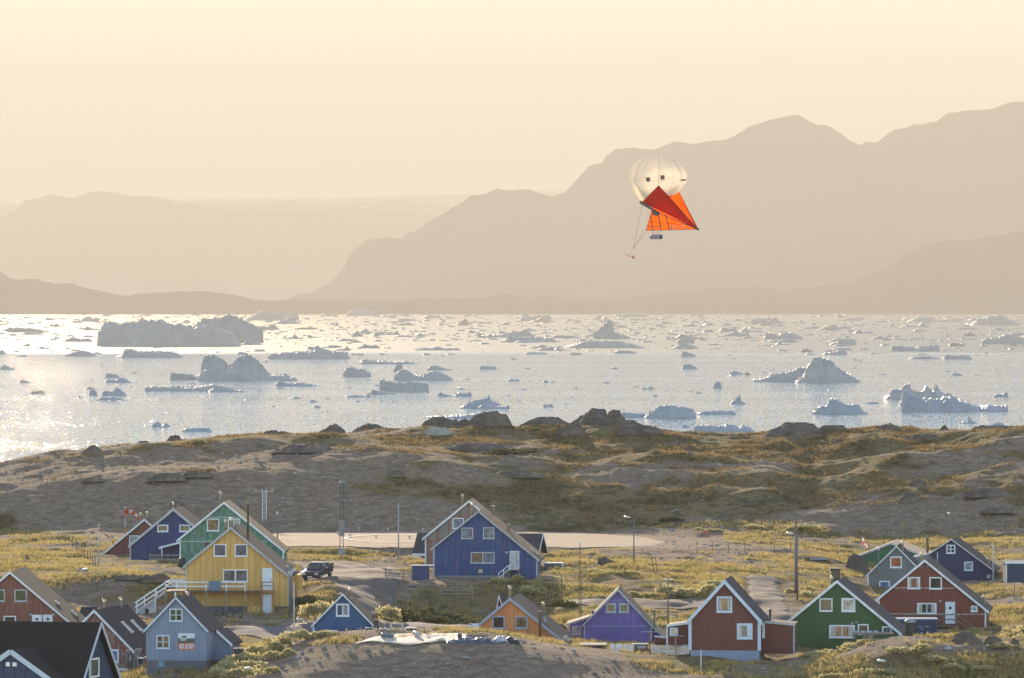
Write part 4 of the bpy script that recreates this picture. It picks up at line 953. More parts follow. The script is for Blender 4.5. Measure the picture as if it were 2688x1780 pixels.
# ------------------------------------------------------------------ 16 green house right
M_GRN = cladding('forest_green_boards', (.042,.105,.035), .12, .85)
h = House('forest_green_house', 'forest green gabled house between the dark red house and the container', 'house', 582, 9, Z6(545,538), Z6(617,502), Z6(0,1230)[1])
h.gable(Z6(545,533), Z6(56,935), Z6(1182,1058), Z6(92,0)[0], Z6(1150,0)[0], Z6(0,1205)[1], M_GRN, roof=felt('roof_felt_warm', (.09,.074,.07)), board=.22, found=Z6(0,1260)[1])
h.window(Z6(375,707), Z6(503,836), 'dark', fw=.11); h.window(Z6(590,704), Z6(725,839), 'white', fw=.17)
h.window(Z6(470,967), Z6(721,1094), ['redc', 'redc'], nx=2, fw=.13, curtain=True); h.window(Z6(748,958), Z6(854,1060), 'dark', fw=.12); h.window(Z6(985,980), Z6(1078,1055), 'grey', fw=.12)
h.flue(Z6(495,505), 1.0, 2.4, .12); h.boxp('lamp', Z6(722,936), Z6(742,950), -.2, -.02, M_OLDW); h.boxp('fan_vent', Z6(682,943), Z6(705,962), -.1, -.01, M_GALV)
# ------------------------------------------------------------------ 17 big red house right
M_RED = cladding('deep_red_boards', (.19,.05,.03), .16, .85)
h = House('big_red_house', 'large deep red house at the right with a diamond window in its white door', 'house', 637, 9, Z6(1400,336), Z6(1447,298), Z6(0,1090)[1])
h.gable(Z6(1400,331), Z6(926,722), Z6(2027,838), Z6(955,0)[0], Z6(1992,0)[0], Z6(0,1065)[1], M_RED, board=.2, found=Z6(0,1120)[1])
h.window(Z6(1233,500), Z6(1356,616), 'redc', fw=.13, curtain=True); h.window(Z6(1446,500), Z6(1569,619), 'dark', fw=.13); h.window(Z6(1327,752), Z6(1516,861), ['green', 'grey'], nx=2, fw=.13, curtain=True)
h.door(Z6(1602,742), Z6(1697,956), diamond=True); h.window(Z6(1852,780), Z6(1915,839), 'white', fw=.12)
h.strip(Z6(1090,606), Z6(1700,606), h=.04, dashes=8); h.strip(Z6(1062,858), Z6(1985,858), h=.04, dashes=12)
for x in (1365, 1422): h.boxp('vent', Z6(x,394), Z6(x+12,405), -.05, -.01, M_GALV)
h.boxp('lamp', Z6(1543,726), Z6(1560,744), -.15, -.01, M_OLDW); h.flue(Z6(1373,272), 1.6, 1.2, .13); h.flue(Z6(1976,690), 1.0, 5, .1, cone=False)
v_ = -2.0
def b6(x, y, v=None): u, w_ = h.P(Z6(x, y), v_ if v is None else v); return Vector((u, v_ if v is None else v, w_))
m = MB(); a = b6(1200, 975); c = b6(1715, 975); m.box(a.x, c.x, v_, -.06, a.z-.12, a.z); m.build('deck_floor', M_WOODD, h.root)
OLW = plain('olive_timber', (.17,.14,.085), .85, 0, .2)
m = MB()
for y in (868, 915): m.beam(b6(1195, y), b6(1715, y), .06, .11)
for x in (1205, 1400, 1587, 1715): m.beam(b6(x, 862), b6(x, 1040), .1, .1)
m.beam(b6(1718, 868), b6(1895, 1000), .06, .12); m.beam(b6(1718, 920), b6(1830, 1010), .06, .12); m.build('deck_railing', OLW, h.root)
# ------------------------------------------------------------------ 18 raw grey house, back right
h = House('bare_plywood_house', 'grey bare plywood house with an orange blind, in front of the low green building', 'house', 697, 8, Z6(1125,202), Z6(1160,186), Z6(0,650)[1])
h.gable(Z6(1125,198), Z6(826,490), Z6(1330,405), Z6(850,0)[0], Z6(1320,0)[0], Z6(0,648)[1], cladding('bare_plywood', (.175,.165,.15), .75, .8, (.12,.19,.22), .8), roof=M_FELTD, board=.12, found=Z6(0,700)[1])
h.window(Z6(1063,300), Z6(1180,411), 'red', sash=M_OLDW, fw=.12); h.window(Z6(957,537), Z6(1062,640), 'bluep', fw=.13); h.flue(Z6(1184,165), 1.4, 1.8, .13)
h.strip(Z6(860,465), Z6(1280,465), plain('blue_stain', (.12,.17,.2)), .05)
# ------------------------------------------------------------------ 19 low green hall
h = House('low_green_hall', 'wide low pitched green building behind the bare plywood house', 'building', 735, 12, Z6(1068,172), Z6(1135,132), Z6(0,450)[1])
h.gable(Z6(1068,168), Z6(652,332), Z6(1400,292), Z6(695,0)[0], Z6(1390,0)[0], Z6(0,450)[1], cladding('spruce_green_boards', (.045,.15,.075), 1.0, .85), roof=plain('dusty_roof', (.24,.19,.15), .95, 0, .2), trim=plain('pale_grey_trim', (.48,.47,.47), .6), corners=False, board=.2)
# ------------------------------------------------------------------ 20 navy house right
h = House('dark_navy_house', 'dark navy house at the upper right with two white square windows', 'house', 712, 8, Z6(1660,136), Z6(1720,118), Z6(0,580)[1])
h.gable(Z6(1660,132), Z6(1440,275), Z6(2078,440), Z6(1468,0)[0], Z6(2050,0)[0], Z6(0,572)[1], cladding('dusky_navy_boards', (.035,.040,.10), .14, .85), roof=M_FELTB, board=.09, found=Z6(0,600)[1], corners=False)
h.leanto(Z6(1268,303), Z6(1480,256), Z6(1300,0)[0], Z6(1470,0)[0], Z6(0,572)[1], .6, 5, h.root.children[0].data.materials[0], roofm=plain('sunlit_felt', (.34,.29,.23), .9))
h.window(Z6(1612,186), Z6(1699,271), 'navy', nx=2, ny=2, fw=.12); h.window(Z6(1785,350), Z6(1871,438), 'white', fw=.11); h.boxp('vent', Z6(2005,478), Z6(2042,512), -.08, -.01, M_OLDW)
h.flue(Z6(1427,103), 4.0, 2.5, .14, mat=M_WOOD, cone=False); h.flue(Z6(2015,320), 1.1, 3.4, .13)
a = h.P(Z6(1525,258), -.2); c = h.P(Z6(1525,356), -.2); MB().tube([(a[0], -.2, c[1]), (a[0], -.2, a[1])], .05).build('vent_pipe', M_WHITE, h.root)
# ------------------------------------------------------------------ 21 flat roofed shed at the right edge
h = House('flat_roofed_shed', 'dark navy flat roofed shed cut by the right edge', 'shed', 702, 5, Z6(2290,352), None, Z6(0,585)[1], yaw=0)
a = h.P(Z6(2195,366), 0); b_ = h.P(Z6(2560,582), 0); MB().box(a[0], b_[0], 0, 5, b_[1], a[1]).build('wall', cladding('slate_navy_boards', (.04,.055,.10), .25), h.root)
a2 = h.P(Z6(2180,350), -.2); MB().box(a2[0], b_[0]+.2, -.15, 5.2, a[1]+.002, a2[1]).build('roof', M_FELTD, h.root); MB().box(a2[0], b_[0]+.2, -.19, -.152, a[1]-.05, a2[1]+.02).build('trim', M_WHITE, h.root)
MB().box(a[0]-.03, a[0]+.08, -.03, .05, b_[1], a[1]-.06).build('corner_board', M_WHITE, h.root); MB().box(a[0], b_[0], -.02, .1, b_[1]-.12, b_[1]).build('base_board', M_WHITE, h.root)
# ------------------------------------------------------------------ 22 stone stack behind the green house, 23 utility hut on the slope
def hut(name, label, cat, p0, p1, D, depth, wall, roofm, yaw=0, ov=.12):
    h = House(name, label, cat, D, depth, ((p0[0]+p1[0])/2, p0[1]), None, p1[1], yaw=yaw)
    a = h.P(p0, 0); b_ = h.P(p1, 0); MB().box(a[0], b_[0], 0, depth, b_[1]-.4, a[1]-.1).build('wall', wall, h.root); MB().box(a[0]-ov, b_[0]+ov, -ov, depth+ov, a[1]-.098, a[1]).build('roof', roofm, h.root)
    MB().box((a[0]+b_[0])/2-.35, (a[0]+b_[0])/2+.35, -.03, -.002, b_[1], b_[1]+(a[1]-b_[1])*.8).build('door', M_WOODD, h.root)
    return h
hut('dark_shed', 'small dark tarred shed behind the ridge of the forest green house', 'shed', Z6(490,418), Z6(576,510), 640, 2, plain('tarred_wood', (.055,.06,.04), .9, 0, .3), M_FELTD)
zb = sheet(1788, 1080, 2.631)
hut('utility_hut', 'small dark square hut alone on the right hillside', 'hut', zb(2145,745), zb(2232,815), 800, 2.5, plain('dark_green_hut', (.07,.085,.075), .8, 0, .2), M_FELTD, .15)
h = hut('half_buried_shelter', 'half buried dark shelter with white posts in the lit meadow, below the hill', 'shelter', Z5(1475,250), Z5(1905,302), 702, 3, plain('tarred_wood', (.055,.06,.04), .9, 0, .3), M_FELTD)
for x in (1475, 1903):
    a = h.P(Z5(x,228), -.2); c = h.P(Z5(x,310), -.2); MB().box(a[0]-.05, a[0]+.05, -.25, -.15, c[1], a[1]).build('post', M_WHITE, h.root)
# ------------------------------------------------------------------ roads, pad, paths (draped sheets)
def drape(name, label, poly_rows, mat, dz=.05, step=.8, kind='structure', cat='road'):
    """strip: rows of (px_left, px_right, D); laid on the ground"""
    Ds = np.arange(poly_rows[0][2], poly_rows[-1][2]+.01, step)
    L = np.interp(Ds, [r[2] for r in poly_rows], [r[0] for r in poly_rows]); Rr = np.interp(Ds, [r[2] for r in poly_rows], [r[1] for r in poly_rows])
    n = max(6, int((Rr-L).max()/14)); V = []
    for D, a, b in zip(Ds, L, Rr):
        a += 5*math.sin(D*1.3)+3*math.sin(D*3.1); b += 5*math.sin(D*1.1+2)+3*math.sin(D*2.7)
        for k in range(n+1):
            px = a+(b-a)*k/n; D0_ = D; D = D+1.3*float(noise2(px/45, D/9, 3)); x = (px-CX)/F*D; e = min(k, n-k)/n
            V.append((x, D, ground(x, D)+(dz if 0 < k < n else -.05))); D = D0_
    q = grid_quads(len(Ds), n+1); o = mesh_np(name, V, q, mat, smooth=True)
    return tag(o, label, cat, kind=kind)
def gravel(name, a, b, sc_=2.0):
    m, n, l, bs = new_mat(name); v = coords(n, l)
    k = math_(n, l, 'ADD', math_(n, l, 'MULTIPLY', noise(n, l, v, sc_, 5, .7), .6), math_(n, l, 'MULTIPLY', noise(n, l, v, .25, 3), .4))
    r = ramp(n, [(.35, a), (.65, b)]); l.new(k, r.inputs[0]); l.new(r.outputs[0], bs.inputs['Base Color']); bs.inputs['Roughness'].default_value = .9
    bump(n, l, bs, noise(n, l, v, 4, 4, .7), .5, .08); return m
G_ROAD = gravel('road_gravel', (.10,.08,.066), (.165,.135,.112)); G_PAD = gravel('pad_gravel', (.20,.145,.105), (.29,.215,.16), .8); G_ASPH = gravel('worn_asphalt', (.10,.095,.10), (.145,.135,.135)); G_PATH = gravel('path_dirt', (.13,.105,.088), (.19,.16,.135))
drape('helipad', 'pale gravel helipad plateau at the foot of the hill', [(700,1640,744),(668,1720,752),(662,1760,765),(680,1700,780),(740,1560,790),(820,1380,795)], G_PAD, .07, 2, cat='helipad')
drape('road', 'grey gravel road passing behind the front knoll', [(560,1560,599),(540,1600,603),(560,1600,609),(620,1480,613)], G_ASPH, .06)
drape('track', 'dirt track climbing past the parked pickup truck', [(960,1010,618),(935,1030,626),(905,1020,640),(870,1040,655),(790,1060,668),(700,1040,680),(640,1060,692)], G_ROAD, .06)
drape('lane', 'wide dirt lane climbing between the dark red and forest green houses', [(1950,2110,600),(1955,2085,620),(1958,2072,640),(1962,2058,660),(1965,2045,680),(1960,2040,688)], G_ROAD, .07)
drape('side_road', 'narrow grey road across the lit meadow behind the purple house', [(1470,1900,643),(1450,1960,648),(1480,1900,652)], G_ROAD, .06)
drape('footpath', 'footpath winding down at the bottom right', [(1980,2060,541),(2000,2080,548),(2050,2130,556),(2085,2150,561),(2110,2170,567)], G_PATH, .05)
# painted circle on the pad
mk = MB(); cpx, cD = 1090, 768
n_ = 60; cx0 = (cpx-CX)/F*cD; rr = 8.3; vs = []
for k in range(n_+1):
    t = 2*math.pi*k/n_
    for r_ in (rr-.22, rr+.22):
        x = cx0+r_*math.cos(t); y = cD+r_*1.0*math.sin(t)*1.5; vs.append((x, y, ground(x, y)+.13))
mk.add(vs, [(2*k, 2*k+1, 2*k+3, 2*k+2) for k in range(n_)])
tag(mk.build('pad_marking', plain('white_road_paint', (.75,.72,.66), .8)), 'white painted circle on the gravel helipad', 'marking', kind='structure')

# ------------------------------------------------------------------ rocks
def rock_mat():
    m, n, l, b = new_mat('gneiss'); v = coords(n, l)
    k = math_(n, l, 'ADD', math_(n, l, 'MULTIPLY', noise(n, l, v, .6, 6, .7), .6), math_(n, l, 'MULTIPLY', noise(n, l, coords(n, l, (.3,.3,1.8)), 1.2, 4, .6), .4))
    r = ramp(n, [(.32, (.05,.042,.036)), (.5, (.125,.10,.08)), (.68, (.24,.195,.15))]); l.new(k, r.inputs[0]); l.new(r.outputs[0], b.inputs['Base Color'])
    b.inputs['Roughness'].default_value = .92; bump(n, l, b, noise(n, l, v, 1.5, 6, .75), .9, .25); return m
M_ROCK = rock_mat(); M_PALE = plain('pale_boulder', (.30,.28,.26), .9, 0, .3, 2)
def rock(px, py, D, wpx, hpx, seed, label, name='rock_outcrop', deep=None, mat=None, group='rock outcrops and boulders', prof=None, sink=.25, cat='rock'):
    """rounded fractured rock; px,py = centre of its foot in the photograph"""
    rnd = np.random.RandomState(seed)
    n, mm = 30, 22
    if py > 1180 and name != 'skyline':
        g = pix_ground(px, py, 541, 880)
        if abs(g.y-D) < 60: D = g.y
        gg = ground((px-CX)/F*D, D); py = HY+(CH-gg)*F/D
    wd = wpx/F*D; hg_ = hpx/F*D; dp = deep or wd*.7
    c = at(px, py, D); g0 = ground(c.x, D) if 440 < D < 1000 else c.z
    U, V_ = np.meshgrid(np.linspace(-1, 1, n), np.linspace(-1, 1, mm), indexing='xy')
    r2 = np.clip(1-np.abs(U)**2.4-np.abs(V_)**2.4, 0, 1)**.55
    if prof is not None:
        p = np.interp(np.linspace(-1, 1, n), [q[0] for q in prof], [q[1] for q in prof])[None, :]
        H = p*np.clip(1-np.abs(V_)**2.6, 0, 1)**.6
    else:
        H = r2*(1+.35*noise2(U*1.6+seed, V_*1.6, seed))
    H = H + (noise2(U*4+seed, V_*4, seed+1)*.09 + noise2(U*9, V_*9+seed, seed+2)*.05)*(H > .02)
    # flat facets
    H = H + .13*np.round(noise2(U*2.3, V_*2.3+seed, seed+4)*3)/3*(H > .02) + .10*np.round(noise2(U*5, V_*5+seed, seed+5)*2)/2*(H > .02)
    top = c.z + hg_
    zb = min(c.z, g0) - hg_*sink
    Z_ = zb + (top-zb)*np.clip(H, 0, 1.15)
    co_ = np.stack([(U*wd/2*(1+.06*noise2(U*3, V_*3, seed+7))).ravel(), (V_*dp/2).ravel(), (Z_-c.z).ravel()], 1)
    o = mesh_np(name, co_, grid_quads(mm, n), mat or M_ROCK, smooth=False); o.location = (c.x, D, c.z)
    return tag(o, label, cat, group)
RK = [ # px, foot py, D, width, height, profile or None, label
 (1560,1122,872,190,50,[(-1,0),(-.8,.12),(-.55,.35),(-.35,.62),(-.1,.95),(.15,1),(.3,.97),(.38,.6),(.6,.3),(1,0)],'tallest square-shouldered rock on the skyline right of centre'),
 (1618,1118,866,90,36,[(-1,.1),(-.5,.8),(-.2,1),(.2,.95),(.6,.4),(1,0)],'smooth domed rock touching the tallest skyline rock on its right'),
 (1275,1118,868,150,36,[(-1,0),(-.7,.2),(-.3,.75),(0,1),(.5,.95),(.75,.8),(1,0)],'broad flat-topped dark rock on the skyline left of the tallest rock'),
 (1425,1122,870,150,28,[(-1,0),(-.5,.6),(0,.95),(.5,.9),(1,.4)],'long low rock on the skyline just left of the tallest rock'),
 (1690,1134,860,140,30,[(-1,0),(-.7,1),(-.4,.85),(0,.55),(.4,.5),(1,0)],'wedge-shaped rock on the skyline sloping down to the water gap'),
 (1165,1118,872,130,18,None,'low humped rock on the skyline above the grey slope'),
 (1215,1118,869,70,18,[(-1,0),(-.3,.9),(.2,1),(1,0)],'small peaked rock left of the broad flat-topped one'),
 (985,1126,872,120,16,[(-1,0),(-.5,.9),(-.3,1),(.2,.6),(1,0)],'long thin skyline rock with a tiny knob at its left end'),
 (865,1136,872,100,20,[(-1,0),(-.4,.6),(.3,1),(.6,.7),(1,0)],'dark skyline rock above the middle of the bare grey slope'),
 (712,1140,868,46,10,None,'small dark block on the skyline left of the long grey slope'),
 (745,1140,868,36,8,None,'smallest pair of stones on the left skyline'),
 (458,1160,862,50,16,[(-1,0),(-.4,.8),(.2,1),(.6,.8),(1,0)],'square boulder standing on the descending left skyline'),
 (243,1190,855,60,16,[(-1,0),(-.3,.7),(.1,1),(.6,.6),(1,0)],'dark hump low on the left skyline near the glittering water'),
 (375,1170,862,60,10,None,'flat rock on the left skyline beside the square boulder'),
 (2085,1146,866,190,32,[(-1,0),(-.7,.5),(-.3,.9),(.1,1),(.5,.9),(.8,.5),(1,.2)],'large rounded rock beginning the right part of the skyline'),
 (2190,1142,866,100,22,None,'dark shoulder joined to the right of the large rounded skyline rock'),
 (2330,1134,868,170,22,[(-1,.2),(-.5,.6),(-.1,.9),(.1,1),(.5,.5),(1,0)],'flattish rock in the middle of the right skyline'),
 (2478,1134,866,34,15,[(-1,0),(-.4,.9),(.3,1),(1,0)],'single small domed boulder on the right skyline'),
 (2560,1134,866,90,16,[(-1,0),(0,.7),(.5,1),(1,.2)],'sloping boulder right of the single domed one'),
 (2622,1136,870,140,18,[(-1,.3),(-.6,1),(.6,.9),(1,.5)],'long level rock near the right end of the skyline'),
 (2265,1172,855,200,30,[(-1,0),(-.7,.6),(-.2,.9),(.3,1),(.7,.8),(1,.2)],'big dark outcrop below the right skyline, left one of two'),
 (2405,1176,853,150,34,[(-1,.3),(-.6,.9),(-.1,.85),(.4,1),(.8,.8),(1,0)],'big dark outcrop below the right skyline, right one of two'),
 (2610,1162,858,120,30,None,'dark outcrop near the right edge just under the skyline'),
 (1500,1135,860,80,20,None,'crumbly outcrop below the tallest skyline rock'),
 (1150,1140,860,80,16,None,'rubble of split stones below the low humped rock'),
 (800,1185,840,180,15,None,'dark ledge across the top of the bare grey slope'),
 (1240,1180,845,180,15,None,'mound of dark rock in the upper middle of the hill'),
 (1360,1250,835,150,14,None,'low mossy ledge in the middle of the hill'),
 (2390,1315,812,66,22,[(-1,0),(-.5,.7),(-.1,1),(.4,.9),(.8,.4),(1,0)],'rounded knob rock halfway up the right hillside'),
 (2590,1300,818,130,18,None,'large shaded crag on the right hillside above the utility hut'),
 (2620,1345,806,90,11,None,'fractured rock just above the utility hut'),
 (2410,1272,826,40,12,None,'small rock above the rounded knob rock'),
 (440,1262,815,110,15,None,'grey rock dome under the golden ridge line on the left slope'),
 (520,1250,818,80,12,None,'smaller grey dome beside it on the left slope'),
 (245,1265,812,60,8,None,'low rock on the far left slope'),
 (465,1325,805,40,8,None,'dark oval rock patch low on the left slope'),
 (1040,1250,822,46,12,None,'cone-shaped rock on the middle grey slope'),
 (1900,1362,800,40,12,None,'round stone in the golden grass under the right slope'),
 (1600,1482,700,60,16,[(-1,.9),(-.4,1),(.3,.6),(1,.1)],'brown slab of rock right of the big blue house'),
 (2250,1495,690,64,34,None,'big round dark boulder beside the low green hall'),
 (2536,1690,590,90,26,None,'broad dark boulder in front of the red house steps'),
 (2608,1694,588,56,20,None,'dark boulder right of the broad one, by the corner of the red house'),
 (2664,1700,575,28,20,None,'small dark boulder at the right edge of the front slope'),
 (2175,1718,562,26,14,[(-1,0),(-.2,1),(.3,.8),(1,0)],'pale pointed stone beside the footpath'),
 (2118,1728,561,28,14,None,'grey boulder on the left of the footpath bend'),
 (2145,1720,564,26,14,None,'grey boulder between the footpath and the pale pointed stone'),
 (2487,1706,562,22,8,None,'flat pale stone on the right gravel knoll'),
 (340,1520,655,80,10,None,'dark rocky mound below the navy house'),
 (410,1525,655,90,16,None,'bare rocky bank between the navy house and the stair'),
 (215,1500,668,20,8,None,'pale boulder in the left meadow'),
 (72,1470,700,20,8,None,'grey boulder in the far left meadow'),
 (2150,1468,705,50,7,None,'pile of pale stones by the lane end'),
 (1320,1690,558,24,6,None,'dark stone on the bare knoll'),
]
for i, r_ in enumerate(RK):
    px, py, D, wpx, hpx, pr, lb = r_
    rock(px, py, D, wpx, hpx, 100+i, lb, prof=pr, mat=M_PALE if ('pale' in lb or 'split' in lb) else M_ROCK, name='boulder' if wpx < 70 else 'rock_outcrop')
ON_ROAD = lambda px, D: ((D > 741) & (D < 799) & (px > 655) & (px < 1740+160*noise2(D/7, D*0, 5))) | ((D > 598) & (D < 613) & (px > 540) & (px < 1600)) | ((D > 600) & (D < 688) & (px > 1950) & (px < 2100)) | ((D > 643) & (D < 652) & (px > 1450) & (px < 1960)) | ((D > 618) & (D < 692) & (px > 790) & (px < 1050) & ~((px < 880) & (D < 655)))
# scattered little stones: too many to count
rnd = np.random.RandomState(5)
def scatter(n, pxr, Dr, keep):
    out = []
    while len(out) < n:
        px = rnd.uniform(*pxr, 4000); D = rnd.uniform(*Dr, 4000)
        jx = np.clip(((px-GPX[0])/12).round().astype(int), 0, len(GPX)-1); iD = np.clip(np.searchsorted(GD, D), 0, len(GD)-1)
        g_ = grass[iD, jx]; k = keep(px, D, g_, PYG[iD, jx])
        x = (px-CX)/F*D; zz = Z[iD, jx]
        out += list(zip(x[k], D[k], zz[k], g_[k]))
    return np.array(out[:n])
def stones():
    P_ = np.concatenate([scatter(9000, (-200, 2900), (540, 900), lambda px, D, g_, py: (g_ < .5) & ~ON_ROAD(px, D) & (rnd.rand(len(px)) < .6)), scatter(1500, (1700, 2800), (790, 880), lambda px, D, g_, py: rnd.rand(len(px)) < .6)])
    base = np.array([(-1,-1,-.3),(1,-1,-.3),(1,1,-.3),(-1,1,-.3),(-.5,-.6,.7),(.6,-.4,.6),(.4,.6,.8),(-.5,.5,.6)])
    q = np.array([(0,1,5,4),(1,2,6,5),(2,3,7,6),(3,0,4,7),(4,5,6,7)])
    s = (.045+.2*rnd.rand(len(P_))**6)[:, None, None]; th = rnd.rand(len(P_))*6.28
    c, sn = np.cos(th)[:, None], np.sin(th)[:, None]
    bx = base[None, :, 0]*c-base[None, :, 1]*sn; by = base[None, :, 0]*sn+base[None, :, 1]*c
    B = np.stack([bx, by, np.repeat(base[None, :, 2]*.7, len(P_), 0)], 2)*s*(1+.25*rnd.randn(len(P_), 8, 1))
    V_ = (B+P_[:, None, :3]).reshape(-1, 3); Q = (q[None]+np.arange(len(P_))[:, None, None]*8).reshape(-1, 4)
    tag(mesh_np('stones', V_, Q, plain('small_stones', (.28,.25,.22), .85, 0, .35, .5), smooth=False), 'small loose stones strewn over the gravel', 'stones', kind='stuff')
stones()

# ------------------------------------------------------------------ grass and shrubs
def leaf_mat(name, stops, trans=.5, sc_=.35):
    m = bpy.data.materials.new(name); m.use_nodes = True; n = m.node_tree.nodes; l = m.node_tree.links; n.remove(n['Principled BSDF'])
    v = coords(n, l); k = math_(n, l, 'ADD', math_(n, l, 'MULTIPLY', noise(n, l, v, sc_, 4, .7), .6), math_(n, l, 'MULTIPLY', noise(n, l, v, sc_*9, 2), .4))
    r = ramp(n, stops); l.new(k, r.inputs[0])
    d = n.new('ShaderNodeBsdfDiffuse'); t = n.new('ShaderNodeBsdfTranslucent'); mx = n.new('ShaderNodeMixShader'); mx.inputs[0].default_value = trans
    l.new(r.outputs[0], d.inputs[0]); l.new(r.outputs[0], t.inputs[0]); l.new(d.outputs[0], mx.inputs[1]); l.new(t.outputs[0], mx.inputs[2]); l.new(mx.outputs[0], n['Material Output'].inputs[0])
    return m
M_GR = leaf_mat('grass_blades', [(.3, (.10,.10,.04)), (.42, (.25,.23,.09)), (.53, (.57,.45,.20)), (.62, (.32,.22,.09)), (.72, (.70,.59,.34))], .6)
M_BU = leaf_mat('willow_leaves', [(.3, (.22,.21,.10)), (.5, (.55,.49,.26)), (.65, (.85,.74,.44)), (.8, (.75,.60,.27))], .68, 1.2)
M_BUD = leaf_mat('dark_willow_leaves', [(.3, (.045,.055,.025)), (.55, (.14,.145,.07)), (.75, (.30,.27,.14))], .45, 1.2)
def tufts(P_, hgt, wid, nb, name, mat, label, kind='stuff', spread=.18):
    """P_: x,y,z per tuft; every tuft is a fan of nb pointed blades"""
    n = len(P_); N_ = n*nb; base = np.repeat(P_[:, :3], nb, 0)
    hs = np.repeat(hgt*(.5+rnd.rand(n)), nb)*(.7+.6*rnd.rand(N_))
    th = rnd.rand(N_)*6.283; off = np.stack([np.cos(th), np.sin(th), th*0], 1)*(rnd.rand(N_)**.5*spread)[:, None]
    ph = rnd.rand(N_)*6.283; dr = np.stack([np.cos(ph), np.sin(ph), ph*0], 1)
    w_ = wid*(.6+.8*rnd.rand(N_))[:, None]
    lean = np.stack([rnd.randn(N_)*.3, rnd.randn(N_)*.3, np.ones(N_)], 1)*hs[:, None]
    a = base+off-dr*w_; b_ = base+off+dr*w_; c = base+off+lean
    a[:, 2] -= .05; b_[:, 2] -= .05
    V_ = np.stack([a, b_, c], 1).reshape(-1, 3); Q = np.arange(N_*3).reshape(-1, 3)
    return tag(mesh_np(name, V_, Q, mat, smooth=False), label, 'grass', kind=kind)
def inhouse(px, D):
    k = np.zeros(len(px), bool)
    for (a, b_, c, d) in ((240,600,690,745),(455,760,690,700),(480,770,640,650),(-100,200,600,612),(130,360,588,601),(380,620,560,569),(810,1010,591,600),(1135,1420,669,680),(1110,1440,696,708),(1220,1500,591,602),(1490,1760,601,612),(1740,2095,565,575),(2060,2370,581,592),(2300,2590,636,647),(2270,2420,696,706),(2230,2430,734,748),(2390,2610,711,721),(2640,2800,700,708)): k |= (px > a)&(px < b_)&(D > c)&(D < d)
    return k
G1 = scatter(56000, (-250, 2950), (536, 700), lambda px, D, g_, py: (g_ > .42) & (fbm((px-CX)/F*D, D, 5, 3, 71) > -.06) & ~ON_ROAD(px, D) & ~inhouse(px, D) & (rnd.rand(len(px)) < g_))
tufts(G1, .26, .035, 5, 'meadow_grass', M_GR, 'short backlit grass growing around the houses')
G1b = scatter(24000, (-250, 2950), (700, 797), lambda px, D, g_, py: (g_ > .34) & (fbm((px-CX)/F*D, D, 6, 3, 71) > -.2) & ~ON_ROAD(px, D) & ~inhouse(px, D))
tufts(G1b, .24, .045, 5, 'meadow_grass', M_GR, 'sunlit grass on the open meadow below the hill', spread=.25)
G2 = scatter(34000, (-250, 2950), (797, 900), lambda px, D, g_, py: (g_ > .45) & (fbm((px-CX)/F*D, D, 5, 3, 72) > -.02) & (py > 1110) & (rnd.rand(len(px)) < g_))
M_HG = leaf_mat('heath_blades', [(.3, (.055,.048,.026)), (.43, (.14,.105,.05)), (.56, (.34,.255,.13)), (.64, (.20,.115,.06)), (.74, (.44,.35,.20))], .6, .18)
tufts(G2, .22, .05, 4, 'hill_grass', M_HG, 'golden dry grass and heath over the hillside', spread=.3)

def shrub_mesh(seed, n=520, leaf=.07):
    r_ = np.random.RandomState(seed); k = 9
    cs = np.stack([r_.uniform(-.7, .7, k), r_.uniform(-.6, .6, k), r_.uniform(.15, .55, k)], 1); rs = r_.uniform(.25, .5, k)
    ci = r_.randint(0, k, n); d = r_.randn(n, 3); d /= np.linalg.norm(d, axis=1)[:, None]; d[:, 2] = np.abs(d[:, 2])*.9-.05
    p = cs[ci]+d*(rs[ci]*(.55+.5*r_.rand(n)))[:, None]
    a = r_.randn(n, 3); a /= np.linalg.norm(a, axis=1)[:, None]; b_ = np.cross(a, r_.randn(n, 3)); b_ /= np.linalg.norm(b_, axis=1)[:, None]
    s = (leaf*(.6+.9*r_.rand(n)))[:, None]
    V_ = np.stack([p-a*s, p+b_*s*.6, p+a*s, p-b_*s*.6], 1).reshape(-1, 3)
    return V_, np.arange(4*n).reshape(-1, 4)
SH = []
for sd in range(6):
    V_, Q = shrub_mesh(sd+50, 950, .075); o = mesh_np('willow_shrub', V_, Q, M_BU if sd < 3 else M_BUD, smooth=False); SH.append(o.data); COL.objects.unlink(o); bpy.data.objects.remove(o)
def shrub(px, D, wpx, hpx, seed, label, dark=False, deep=None, group='low willow shrubs'):
    r_ = random.Random(seed); o = bpy.data.objects.new('willow_shrub', SH[seed % 3 + (3 if dark else 0)]); COL.objects.link(o)
    p = on(px, D); wd = wpx/F*D; o.location = p - Vector((0, 0, hpx/F*D*.12)); o.scale = (wd/2, (deep or wd*.8)/2, hpx/F*D*1.25); o.rotation_euler = (0, 0, r_.choice((0, 3.14))+r_.uniform(-.3, .3))
    br = MB(); 
    for k in range(5):
        a = r_.uniform(0, 6.28); br.tube([(0, 0, -.1), (math.cos(a)*.25, math.sin(a)*.25, .3), (math.cos(a)*.5, math.sin(a)*.5, .55)], [.03, .02, .008], 4)
    b_ = br.build('branches', M_WOODD, o)
    return tag(o, label, 'shrub', group)
def bushrow(pts, seed, where, dark=False, n_each=1):
    adj = ['broad', 'low', 'ragged', 'rounded', 'pale-tipped', 'tufted', 'leaning', 'dense', 'thin', 'humped', 'spreading', 'small']
    for i, (px, py, D, w_, h_) in enumerate(pts):
        k = shrub(px, D, w_, h_, seed+i, '%s %s shrub, number %s along' % (adj[i % 12], 'dark' if dark else 'sunlit', i), dark)
        k['label'] = where[i] if isinstance(where, (list, tuple)) else where; 
